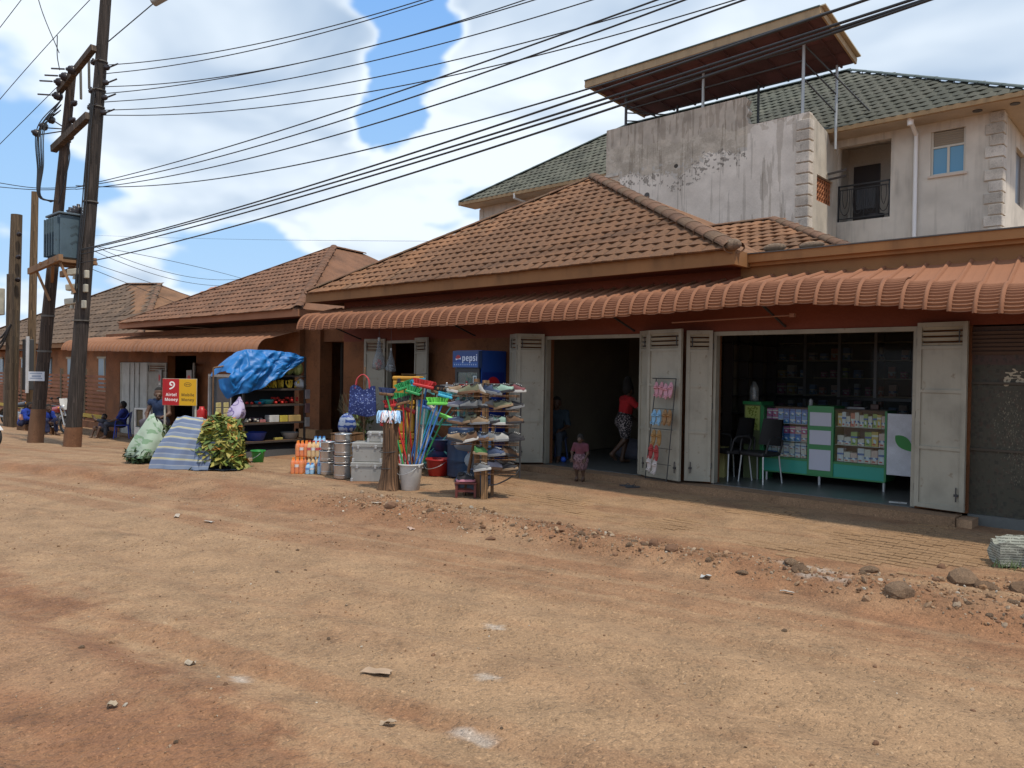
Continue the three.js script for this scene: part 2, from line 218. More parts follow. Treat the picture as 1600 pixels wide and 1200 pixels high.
// ---- rubble, clods and gravel
function rockGeo(seed, detail = 1, flat = .7) { const g = new THREE.IcosahedronGeometry(1, detail), p = g.attributes.position; for (let i = 0; i < p.count; i++) { const x = p.getX(i), y = p.getY(i), z = p.getZ(i), k = .62 + .75 * fbm3(x * 1.1 + seed * 3.1 + 20, y * 1.1 + 20, z * 1.1 + 20, 3); p.setXYZ(i, x * k, y * k * flat, z * k * .85); } g.computeVertexNormals(); return g; }
{
  rnd = rngOf(31);
  const g0 = rockGeo(1, 0, .6), cm = new THREE.MeshStandardMaterial({ color: 0xffffff, roughness: .95, map: T.dirt });
  const N = 10000, im = new THREE.InstancedMesh(g0, cm, N), d = new THREE.Object3D(), col = new THREE.Color();
  const tones = [[.40, .26, .16], [.33, .19, .10], [.47, .33, .21], [.46, .35, .25], [.25, .14, .08], [.6, .55, .47]];
  for (let i = 0; i < N; i++) {
    let x, z, s;
    if (i < 4200) { do { x = R(-10, 2); z = R(-9, -5.8); } while (rubbleAt(x, z) * (.35 + fbm(x * 1.5, z * 3, 3)) < R(.15, .75)); s = R(.006, .02) * (rnd() < .08 ? 2.4 : 1); }
    else { x = -Math.pow(rnd(), .8) * 15 + .4; z = R(-8, -1); s = R(.004, .012) * (rnd() < .05 ? 2 : 1); if (inPave(x, z)) s *= .5; if (fbm(x * 1.1, z * 1.1 + 9, 3) < .47) s *= .45; }
    d.position.set(x, ground(x, z) + s * .15, z); d.rotation.set(R(0, 6), R(0, 6), R(0, 6)); d.scale.set(s, s * R(.6, 1), s * R(.7, 1.2)); d.updateMatrix(); im.setMatrixAt(i, d.matrix);
    const t = rnd() < .02 ? tones[5] : tones[Math.floor(rnd() * 5)], k = R(.75, 1.15); im.setColorAt(i, col.setRGB(t[0] * k, t[1] * k, t[2] * k));
  }
  im.name = 'gravel'; im.userData = { kind: 'stuff', label: 'loose gravel and soil crumbs scattered over the dirt road', category: 'gravel' }; shade(im); scene.add(im);
  // stones large enough to pick out
  const rk = [rockGeo(2, 1, .6), rockGeo(5, 1, .75), rockGeo(9, 1, .5), rockGeo(12, 1, .85)].map(g => metreUV(g));
  const sm = [mat(.34, .215, .13, .95, { map: T.dirt, bumpMap: T.dirtB, bumpScale: .02 }), mat(.39, .26, .165, .95, { map: T.dirt, bumpMap: T.dirtB, bumpScale: .02 }), mat(.22, .12, .07, .95, { map: T.dirt })];
  const stones = [[-1.98, -7.26, .13, 1, 0, 'flat pale slab of broken stone standing at the rubble edge'], [-1.66, -8.1, .14, 1, 1, 'large rounded pale stone in the rubble by the pavement corner'], [-1.45, -8.0, .1, 0, 2, 'brown stone beside the large rounded one in the rubble'], [-1.2, -8.15, .12, 0, 0, 'reddish boulder at the far end of the rubble heap'], [-1.95, -8.6, .055, 2, 3, 'dark round clod sitting on the pavement edge'], [-4.45, -7.25, .075, 2, 3, 'dark brown clod on the broken pavement edge'], [-4.2, -7.2, .07, 2, 1, 'dark brown clod next to another on the broken edge'], [-2.9, -7.4, .1, 0, 0, 'tan stone in the rubble beside the spilled cement'], [-3.05, -7.55, .09, 1, 2, 'pale flat stone above the spilled cement'], [-3.35, -7.1, .055, 1, 2, 'pale stone chip below the spilled cement'], [-2.45, -8.0, .09, 1, 2, 'pale flat stone partly sunk beside the pavers'], [-5.4, -7.2, .05, 0, 1, 'small tan stone below the paver edge'], [-8.3, -6.7, .09, 2, 0, 'dark clod of earth near the shoe rack verge'], [-7.7, -6.9, .05, 0, 1, 'tan stone near the verge in front of the shoe rack'], [-6.3, -6.6, .06, 2, 2, 'dark flake of earth on the road below the verge']];
  for (const [x, z, s, c, k, lab] of stones) { const o = single('stone', rk[k].clone(), sm[c], lab, 'stone', [x, ground(x, z) + s * .12, z], R(0, 6)); o.scale.set(s, s, s); }
  for (let i = 0; i < 34; i++) { let x, z; do { x = R(-7, 1); z = R(-8.6, -6.4); } while (rubbleAt(x, z) < .5); const s = R(.018, .042), o = single('stone', rk[i % 4].clone(), sm[i % 3 === 2 ? 2 : i % 2], 'small stone among the rubble along the pavement edge', 'stone', [x, ground(x, z) + s * .05, z], R(0, 6), 'rubble stones'); o.scale.setScalar(s); }
  for (let i = 0; i < 26; i++) { const x = -R(.6, 9), z = R(-6.2, -1.6), s = R(.010, .024), o = single('stone', rk[(i * 7) % 4].clone(), sm[i % 5 === 0 ? 2 : i % 2], 'pebble pressed into the dirt road', 'stone', [x, ground(x, z) + s * .15, z], R(0, 6), 'pebbles on the road'); o.scale.setScalar(s); }
  // litter: flattened scraps of card and plastic
  const scraps = [[-4.0, -3.14, .2, .09, [.47, .33, .22], 'flattened brown cardboard scrap on the road'], [-3.62, -6.87, .1, .07, [.6, .6, .58], 'crumpled white wrapper on the rubble edge'], [-2.82, -6.9, .12, .05, [.55, .5, .44], 'torn white scrap below the spilled cement'], [-7.4, -6.3, .16, .06, [.6, .42, .33], 'torn pinkish card scrap near the verge'], [-8.6, -6.7, .14, .06, [.6, .5, .4], 'pale paper scrap near the dark clod'], [-10.2, -4.6, .22, .06, [.55, .47, .38], 'long pale scrap lying across the wheel rut'], [-9.6, -4.75, .14, .05, [.55, .5, .45], 'small white scrap beside the long pale one'], [-5.1, -2.4, .07, .04, [.55, .46, .35], 'tiny cream scrap on the reddish soil'], [-4.7, -1.75, .06, .05, [.5, .4, .28], 'tiny tan scrap on the reddish soil near the road edge'], [-3.4, -2.75, .09, .05, [.5, .37, .25], 'tan card flake on the road']];
  for (const [x, z, w, l, c, lab] of scraps) { const g = grid(6, 5, (u, v) => [(u - .5) * w * (1 + .3 * (vn(v * 3, x) - .5)), .01 + .03 * vn(u * 3 + x, v * 3) * (w > .11 ? .6 : 1.4), (v - .5) * l * (1 + .5 * (vn(u * 4, z) - .5))]); const e = grid(6, 5, (u, v) => [(u - .5) * w * (1 + .3 * (vn(v * 3, x) - .5)), .007 + .03 * vn(u * 3 + x, v * 3) * (w > .11 ? .6 : 1.4), (v - .5) * l * (1 + .5 * (vn(u * 4, z) - .5))]); single('litter_scrap', [g, e], plain(...c, .85), lab, 'litter', [x, ground(x, z), z], R(-.6, .8)); }
}
// ---------------------------------------------------------------- roofs
function tileGeo(w, l, amp, drop, seg = 6) {     // one barrel tile with a rounded lower edge and a lip
  const P = [], I = [], N = seg + 1;
  for (let i = 0; i < N; i++) { const s = i / seg - .5, c = Math.cos(Math.PI * s), x = s * w; P.push(x, amp * c * .8, -l / 2); P.push(x, amp * c + .024, l / 2 + drop * c); P.push(x, amp * c - .004, l / 2 + drop * c - .004); }
  for (let i = 0; i < seg; i++) { const a = i * 3, b = a + 3; I.push(a, a + 1, b + 1, a, b + 1, b, a + 1, a + 2, b + 2, a + 1, b + 2, b + 1); }
  const g = new THREE.BufferGeometry(); g.setAttribute('position', new THREE.Float32BufferAttribute(P, 3)); g.setIndex(I); const q = g.toNonIndexed(); q.computeVertexNormals(); return metreUV(q);
}
function tiles(parent, E, a, u, sMax, tMax, inside, o) {   // courses of tiles on a slope; the largest in view are parts, the rest one mass
  const A = V(...a).normalize(), U = V(...u).normalize(), Z = U.clone().negate(), Y = Z.clone().cross(A), base = new THREE.Matrix4().makeBasis(A, Y, Z);
  const geo = tileGeo(o.w, o.l * 1.22, o.amp, o.drop, o.seg || 6), list = []; let row = 0;
  for (let t = o.l * .45; t < tMax; t += o.l, row++) for (let s = 0; s < sMax + o.w; s += o.w) {
    const S = s + (row % 2) * o.w * .5; if (!inside(S, t)) continue;
    const p = V(...E).addScaledVector(A, S).addScaledVector(U, t).addScaledVector(Y, .012 + R(0, .008)); list.push([p, S, t, p.distanceTo(camera.position)]);
  }
  list.sort((x, y) => x[3] - y[3]);
  const rest = o.mats.map(() => []);
  list.forEach(([p, S, t], i) => {
    const k = clamp(Math.floor((fbm(S * .8 + o.seed, t * .8, 4) * 1.7 - .35 + R(-.12, .12)) * o.mats.length), 0, o.mats.length - 1);
    const m = base.clone().multiply(new THREE.Matrix4().makeRotationFromEuler(new THREE.Euler(R(-.03, .03), R(-.03, .03) + (rnd() < .02 ? R(-.15, .15) : 0), R(-.04, .04)))); m.setPosition(p);
    if (i < o.parts) { const q = shade(new THREE.Mesh(geo, o.mats[k])); q.name = i ? `roof_tile_${String(i).padStart(3, '0')}` : 'roof_tile'; q.applyMatrix4(m); parent.add(q); }
    else { const g = geo.clone(); g.applyMatrix4(m); rest[k].push(g); }
  });
  rest.forEach((gs, k) => { if (gs.length) { const q = part('roof_tiles', gs, o.mats[k], parent); q.userData.kind = 'stuff'; } });
}
function ridgeCaps(parent, A, B, r, m, step = .36) {
  const a = V(...A), b = V(...B), L = a.distanceTo(b), n = Math.max(1, Math.round(L / step)), d = b.clone().sub(a).normalize();
  const g = new THREE.CylinderGeometry(r * .92, r, L / n * 1.1, 10, 1, true, -Math.PI / 2, Math.PI), e = new THREE.CylinderGeometry(r * .86, r * .94, L / n * 1.1, 10, 1, true, -Math.PI / 2, Math.PI);
  const rim = new THREE.TorusGeometry(r * .97, .012, 5, 10, Math.PI); rim.rotateX(Math.PI / 2); rim.rotateY(Math.PI); rim.translate(0, -L / n * .55, 0);
  const cap0 = joined([g, e, rim]); cap0.scale(1.12, 1, .62); cap0.computeVertexNormals(); const cap = metreUV(cap0);
  for (let i = 0; i < n; i++) { const c = shade(new THREE.Mesh(cap, Array.isArray(m) ? m[i % m.length] : m)); c.name = 'ridge_cap'; const Y = d, X = V(0, 1, 0).cross(Y).normalize(), Z = X.clone().cross(Y); const q = new THREE.Matrix4().makeBasis(X, Y, Z.y > 0 ? Z : Z); if (Z.y < 0) q.makeBasis(X.clone().negate(), Y, Z.clone().negate()); q.setPosition(a.clone().addScaledVector(d, (i + .5) * L / n)); c.applyMatrix4(q); parent.add(c); }
}
const inTri = (ax, at) => (S, T) => { return T < at && S > ax * T / at - .05 && true; };
// ---- corrugated bull-nose awning: pans with cross ripples between raised seams
function awningProfile(dz, dy, r, nose) {         // points (z out, y) from wall to lip
  const p = []; const n = 8; for (let i = 0; i <= n; i++) p.push([i / n * (dz - r), -i / n * (dy - nose)]);
  const y0 = p[n][1], m = 26; for (let i = 1; i <= m; i++) { const t = i / m * Math.PI / 2; p.push([dz - r + Math.sin(t) * r, y0 - (1 - Math.cos(t)) * nose]); }
  return p;
}
function awning(parent, X0, X1, w, zWall, zOut, topY, lipY, nose, ripples, m) {
  const root = new THREE.Group(); root.name = 'awning'; parent.add(root);
  const n = Math.round((X1 - X0) / w), ww = (X1 - X0) / n, cache = new Map();
  for (let i = 0; i < n; i++) {
    const x = X0 + (i + .5) * ww, lip = lipY(x), top = topY(x), key = Math.round((top - lip) * 50);
    if (!cache.has(key)) {
      const dy = key / 50, prof = awningProfile(zOut - zWall, dy, nose, nose), pts = [];
      const fine = 130, L = prof.length - 1;
      for (let k = 0; k <= fine; k++) { const f = k / fine * L, a = Math.floor(Math.min(f, L - 1e-6)), t = f - a, q = [lerp(prof[a][0], prof[a + 1][0], t), lerp(prof[a][1], prof[a + 1][1], t)], s = k / fine; const rip = ripples && s > .32 ? Math.sin((s - .32) * 2 * Math.PI * ripples / .68) * .011 : 0; const nx = prof[a + 1][0] - prof[a][0], ny = prof[a + 1][1] - prof[a][1], l = Math.hypot(nx, ny); pts.push([q[0] - ny / l * rip, q[1] + nx / l * rip]); }
      const use = ripples ? pts : prof;
      const pan = grid(3, use.length - 1, (u, v) => { const q = use[Math.round(v * (use.length - 1))]; return [(u - .5) * ww * .98, q[1] - .012 * Math.sin(u * Math.PI), q[0]]; });
      const rib = grid(4, prof.length - 1, (u, v) => { const k = Math.round(v * (prof.length - 1)), q = prof[k], e = prof[Math.min(k + 1, prof.length - 1)], b = prof[Math.max(k - 1, 0)], nx = e[0] - b[0], ny = e[1] - b[1], l = Math.hypot(nx, ny), h = .030 * Math.sin(u * Math.PI) + .002; return [(u - .5) * .055, q[1] + nx / l * h, q[0] - ny / l * h]; });
      cache.set(key, [metreUV(pan.toNonIndexed()), metreUV(rib.toNonIndexed())]);
    }
    const [pg, rg] = cache.get(key), rz = R(-.006, .006), dy = R(-.006, .006);
    const p = shade(new THREE.Mesh(pg, m)); p.name = 'awning_sheet'; p.position.set(x, top + dy, zWall); p.rotation.z = rz; root.add(p);
    const q = shade(new THREE.Mesh(rg, m)); q.name = 'awning_rib'; q.position.set(x - ww / 2, top + dy, zWall); root.add(q);
  }
  return root;
}
// ---- steel shutter leaf hinged at the left of its own frame
function leaf(parent, w, h, p, turn, m, name = 'shutter_door', dir = 1) {
  const s = .055, y1 = h * .325, y2 = h * .63, y3 = h * .865, cx = w / 2 * dir;
  const o = part(name, [box(s, h, .045, [s / 2 * dir, h / 2, 0]), box(s, h, .045, [(w - s / 2) * dir, h / 2, 0]), ...[s / 2, y1, y2, y3, h - s / 2].map(y => box(w - 2 * s, y === y3 || y === y1 || y === y2 ? .04 : s, .041, [cx, y, 0]))], m, parent);
  o.position.set(...p); o.rotation.y = turn;
  for (const [a, b] of [[s, y1 - .02], [y1 + .02, y2 - .02], [y2 + .02, y3 - .02]]) part('panel', box(w - 2 * s, b - a, .012, [cx, (a + b) / 2, -.004]), m, o);
  for (let i = 0; i < 4; i++) part('louvre_slat', box(w - 2 * s, .05, .012, [cx, lerp(y3 + .035, h - s - .02, i / 3), 0], [.6, 0, 0]), m, o);
  part('bolt', [bar([(w - .09) * dir, h - .1, .03], [(w - .09) * dir, h - .26, .03], .008), bar([(w - .09) * dir, .12, .03], [(w - .09) * dir, .3, .03], .008), box(.05, .03, .02, [(w - .09) * dir, .2, .025])], M.darkMetal, o);
  for (const y of [.25, h / 2, h - .25]) part('hinge', cyl(.014, .014, .09, [0, y, 0], null, 8), M.darkMetal, o);
  return o;
}
rnd = rngOf(41);
const tileBrown = [[.23, .112, .052], [.245, .116, .053], [.238, .116, .056], [.258, .122, .056], [.252, .118, .052], [.215, .110, .054]].map(c => mat(...c, .9, { map: T.strong, bumpMap: T.bumpF, bumpScale: .004 }));
const tileRed = [[.205, .098, .052], [.22, .104, .055], [.197, .097, .053], [.232, .11, .058], [.19, .097, .054]].map(c => mat(...c, .9, { map: T.strong, bumpMap: T.bumpF, bumpScale: .004 }));
const tileGreen = [[.088, .092, .068], [.10, .103, .076], [.112, .112, .083], [.095, .097, .07], [.118, .116, .086]].map(c => mat(...c, .85, { map: T.strong }));
const capBrown = [mat(.225, .12, .068, .9, { map: T.strong, bumpMap: T.bumpF, bumpScale: .006 }), mat(.20, .12, .07, .9, { map: T.strong, bumpMap: T.bumpF, bumpScale: .006 }), mat(.25, .13, .075, .9, { map: T.strong, bumpMap: T.bumpF, bumpScale: .006 })];
// hip roof: front slope tiled; other slopes as deck sheets carrying the same cover
function hipRoof(parent, o) {
  const { x0, x1, zf, zb, ye, ap, ap2 } = o, e = .02;
  const P = { a: [x0, ye, zf], b: [x1, ye, zf], c: [x1, ye, zb], d: [x0, ye, zb] };
  part('roof', [poly([P.a, P.b, ap]), ap2 ? poly([P.b, P.c, ap2, ap]) : poly([P.b, P.c, ap]), ap2 ? poly([P.c, P.d, ap2]) : poly([P.c, P.d, ap]), ap2 ? poly([P.d, P.a, ap, ap2]) : poly([P.d, P.a, ap])], o.deck || tileBrown[0], parent);
  const du = [0, ap[1] - ye, ap[2] - zf], L = Math.hypot(du[1], du[2]), sa = ap[0] - x0, sb = x1 - ap[0];
  tiles(parent, P.a, [1, 0, 0], du, x1 - x0, L, (S, T) => S > sa * T / L - .02 && S < (x1 - x0) - sb * T / L + .02, o.tile);
  if (o.caps) { ridgeCaps(parent, [x0, ye + .03, zf], [ap[0], ap[1] + .03, ap[2]], o.capR[0], o.caps); ridgeCaps(parent, [x1, ye + .03, zf], [ap[0], ap[1] + .03, ap[2]], o.capR[1], o.caps); if (ap2) ridgeCaps(parent, ap, ap2, o.capR[1], o.caps); }
  const f = o.fh || .22, ft = .05;
  part('fascia', [span(x0 - .02, x1 + .02, ye - f, ye - .005, zf - ft, zf), span(x0 - .02, x0 + ft, ye - f, ye - .005, zb, zf - ft), span(x1 - ft, x1 + .02, ye - f, ye - .005, zb, zf - ft)], o.fm || M.fascia, parent);
  if (o.zw !== undefined) part('soffit', span(x0 + ft, x1 - ft, ye - f + .02, ye - f + .045, o.zw, zf - ft), M.wallMaroon, parent);
}
// ---------------------------------------------------------------- main shop row
rnd = rngOf(51);
const FL = .24;
const shop = thing('shop_row', 'long brown shop row with tiled hip roof and ribbed curved awning', 'building');
{
  const z0 = -11, z1 = -11.25, top = 3.55, lin_ = 2.6;
  const W = (x0, x1, y0, y1, zz0 = z0, zz1 = z1) => span(x0, x1, y0, y1, zz0, zz1);
  part('wall', [W(-15.5, -13.84, 0, lin_), W(-12.80, -9.16, 0, lin_), W(-7.03, -5.74, 0, lin_), W(-2.83, -2.22, 0, lin_), W(-.9, 3, 0, lin_), span(-15.5, -15.25, 0, 3.5, -19, z1), span(2.75, 3, 0, 3.5, -19, z1), span(-15.5, 3, 0, 3.5, -19.2, -19)], M.wallBrown, shop);
  part('wall_band', W(-15.5, 3, lin_, top), M.wallMaroon, shop);
  part('parapet', [span(-5.25, 3, 3.30, 3.60, -10.99, -10.86), span(-5.25, 3, 3.56, 3.585, -19, -11.25)], M.fascia, shop);
  part('cornice', [span(-5.25, 3, 3.59, 3.71, -11.0, -10.72), span(-5.25, 3, 3.54, 3.592, -10.99, -10.79)], mat(.42, .20, .07, .7, { map: T.streak }), shop);
  part('flashing', [span(-5.3, 3, 3.711, 3.726, -11.3, -10.70), beam([-5.1, 3.74, -11.1], [-3.6, 3.73, -11.05], .25, .012)], mat(.09, .085, .08, .6), shop);
  // step and floor
  part('step', [span(-15.5, -2.28, 0, FL - .02, -11.0, -10.62)], mat(.34, .215, .13, .95, { map: T.dirt, bumpMap: T.dirtB, bumpScale: .01 }), shop);
  part('step_block', span(-2.27, -2.10, .0, .2, -11.0, -10.66), mat(.45, .29, .18, .95, { map: T.dirt }), shop);
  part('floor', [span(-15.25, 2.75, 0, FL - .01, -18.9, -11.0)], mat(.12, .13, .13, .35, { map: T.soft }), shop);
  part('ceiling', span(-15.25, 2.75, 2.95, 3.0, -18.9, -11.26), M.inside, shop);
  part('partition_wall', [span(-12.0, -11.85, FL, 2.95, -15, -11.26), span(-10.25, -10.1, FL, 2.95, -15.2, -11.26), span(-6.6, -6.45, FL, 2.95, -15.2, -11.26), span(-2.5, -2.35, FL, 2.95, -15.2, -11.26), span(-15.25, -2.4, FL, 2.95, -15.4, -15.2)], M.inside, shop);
  // door frames
  const fr = (x0, x1) => [span(x0, x0 + .05, FL, lin_, z0 - .1, z0 + .02), span(x1 - .05, x1, FL, lin_, z0 - .1, z0 + .02), span(x0 + .05, x1 - .05, lin_ - .06, lin_, z0 - .1, z0 + .02)];
  for (const [a, b] of [[-13.84, -12.80], [-9.16, -7.03], [-5.74, -2.83]]) part('door_frame', fr(a, b), M.greyMetal, shop);
  leaf(shop, .60, 2.38, [-2.82, FL + .02, -10.95], -.16, M.greyMetal);
  leaf(shop, .30, 2.38, [-7.05, FL + .02, -10.95], -.55, M.greyMetal);
  leaf(shop, .72, 2.38, [-6.795, FL + .02, -10.79], -.22, M.greyMetal);
  leaf(shop, .40, 2.36, [-5.74, FL + .02, -10.96], .45, M.greyMetal, 'shutter_door', -1);
  leaf(shop, .50, 2.38, [-9.14, FL + .02, -10.94], .85, M.greyMetal, 'shutter_door', -1);
  leaf(shop, .38, 2.38, [-9.475, FL + .02, -10.57], -.5, M.greyMetal, 'shutter_door', -1);
  leaf(shop, .55, 2.38, [-13.84, FL + .02, -10.95], .35, M.greyMetal, 'shutter_door', -1);
  leaf(shop, .62, 2.38, [-12.80, FL + .02, -10.95], -.28, M.greyMetal);
  // closed dark double door at the right end, with scraped paint
  const dk = canvasTex(512, 1024, (c, w, h) => { const r = rngOf(8); c.fillStyle = '#3a382d'; c.fillRect(0, 0, w, h); c.fillStyle = '#45302a'; c.fillRect(0, 0, w, 200);
    for (let i = 0; i < 2600; i++) { c.fillStyle = ['rgba(30,28,22,.35)', 'rgba(80,74,60,.25)', 'rgba(66,44,34,.3)'][i % 3]; c.fillRect(r() * w, r() * h, 2 + r() * 14, 2 + r() * 22); }
    c.fillStyle = 'rgba(140,132,112,.5)'; for (let i = 0; i < 420; i++) { const y = 330 + r() * 480, x = 190 + (r() + r() + r() - 1.5) * 60 + 30 * Math.sin(y * .01); c.fillRect(x, y, 1 + r() * 3, 2 + r() * 8); }
    c.strokeStyle = '#a79e8a'; c.lineCap = 'round'; for (let i = 0; i < 30; i++) { const g = i % 2 ? 300 : 175, x = g + (r() - .5) * 70, y = 262 + (r() - .5) * 80; c.lineWidth = 3 + r() * 8; c.beginPath(); c.moveTo(x, y); c.quadraticCurveTo(x + (r() - .5) * 40, y + (r() - .5) * 40, x + (r() - .5) * 50, y + (r() - .5) * 46); c.stroke(); } });
  const dd = part('closed_door', grid(1, 1, (u, v) => [lerp(-2.24, -.9, u), lerp(.14, 2.58, v), -11.06]), mat(1, 1, 1, .6, { map: dk }), shop, true);
  part('door_rail', [span(-2.24, -.9, 1.86, 1.89, -11.06, -11.03), span(-2.24, -.9, 1.03, 1.06, -11.06, -11.03), span(-1.585, -1.555, .14, 2.58, -11.06, -11.025)], mat(.07, .055, .04, .6, { map: T.dirtyMetal }), dd);
  for (let i = 0; i < 6; i++) part('louvre_slat', box(1.3, .045, .012, [-1.57, 2.25 + i * .05, -11.04], [.5, 0, 0]), mat(.075, .045, .035, .6), dd);
  // roofs
  hipRoof(shop, { x0: -16.05, x1: -5.1, zf: -10.3, zb: -18.8, ye: 3.74, ap: [-10.6, 6.44, -14.4], ap2: [-10.6, 6.44, -15.2], zw: -11, caps: capBrown, capR: [.09, .15], tile: { w: .225, l: .262, amp: .022, drop: .045, mats: tileBrown, parts: 300, seed: 3 } });
  part('hip_end', [ball(.12, [-5.1, 3.80, -10.28], [1.1, .7, .8], 10), ball(.11, [-4.75, 3.80, -10.9], [1.6, .6, .8], 10), ball(.10, [-4.25, 3.80, -11.0], [1.9, .55, .8], 10)].map(g => { const p = g.attributes.position; for (let i = 0; i < p.count; i++) { const k = 1 + .5 * (vn3(p.getX(i) * 9, p.getY(i) * 9, p.getZ(i) * 9) - .5) * .25; p.setY(i, 3.8 + (p.getY(i) - 3.8) * k); } return g; }), mat(.45, .33, .24, .95, { map: T.dirt, bumpMap: T.bumpF, bumpScale: .02 }), shop);
  // lower rear roof wing that shows above the parapet
  const bw = new THREE.Group(); bw.name = 'rear_roof'; shop.add(bw);
  const a = [-6.34, 4.95, -14.5], l = [-10.2, 4.99, -14.5], er = [-3.6, 3.62, -11.6], el = [-10.2, 3.62, -11.6];
  part('roof', [poly([el, er, a, l]), poly([er, [-3.6, 3.62, -18.8], a])], tileBrown[1], bw);
  { const du = [0, 1.35, -2.9], L = Math.hypot(1.35, 2.9); tiles(bw, [-9.9, 3.62, -11.6], [1, 0, 0], du, 6.3, L, (S, T) => S > 1.0 && S < 6.3 - (6.3 - 3.56) * T / L, { w: .225, l: .262, amp: .022, drop: .045, mats: tileBrown.slice(1), parts: 90, seed: 9 }); }
  ridgeCaps(bw, [-3.6, 3.66, -11.6], [-6.34, 4.98, -14.5], .11, capBrown); ridgeCaps(bw, [-9.4, 5.0, -14.5], [-6.34, 4.99, -14.5], .08, capBrown);
  // awning
  const lip = [[-15.7, 2.84], [-11.6, 2.77], [-7.8, 2.77], [-5.4, 2.84], [-4.35, 2.87], [-3.5, 2.84], [-2.9, 2.78], [-2.2, 2.70], [-1.5, 2.63], [3, 2.5]];
  awning(shop, -15.62, 2.6, .252, -10.85, -9.8, () => 3.38, x => lut(lip, x), .36, 11, M.awning);
  part('awning_bracket', [-14.8, -11, -7.2, -4.6, -1.2].flatMap(x => [beam([x, 2.98, -10.98], [x, 2.93, -9.95], .03, .03), beam([x, 2.65, -10.98], [x, 2.93, -10.1], .025, .025)]), M.darkMetal, shop);
  part('tube_lamp', [bar([-6.2, 2.73, -10.5], [-4.3, 2.77, -10.5], .012), box(.07, .05, .07, [-4.3, 2.77, -10.5])], mat(.30, .14, .09, .7), shop);
}
// ---- small walled entry between the two shops
{
  const g = thing('entry_porch', 'narrow brown porch with a dark steel door between the two shops', 'building');
  part('wall', [span(-17.15, -16.42, -.1, 3.3, -11.3, -10.95), span(-16.42, -15.52, 2.62, 3.3, -11.6, -11.05), span(-16.42, -15.52, -.1, .2, -11.9, -11.0)], M.wallBrown, g);
  part('column_base', span(-17.25, -16.36, .2, .42, -11.3, -10.8), mat(.42, .25, .12, .9, { map: T.strong }), g);
  const d = part('door', span(-16.40, -15.54, .2, 2.6, -11.66, -11.6), mat(.028, .03, .035, .45, { map: T.fine }), g);
  part('door_frame', [span(-16.42, -16.34, .2, 2.62, -11.6, -11.55), span(-15.6, -15.52, .2, 2.62, -11.6, -11.55), span(-16.34, -15.6, 2.54, 2.62, -11.6, -11.55), span(-16.34, -15.6, 1.25, 1.3, -11.6, -11.57)], mat(.06, .05, .045, .5), d);
  for (let i = 0; i < 4; i++) part('grille_bar', [bar([-16.22 + i * .17, 1.4, -11.58], [-16.22 + i * .17, 2.45, -11.58], .008), place(new THREE.TorusGeometry(.06, .007, 5, 12), [-16.14 + i * .15, 1.95, -11.58])], M.darkMetal, d);
}
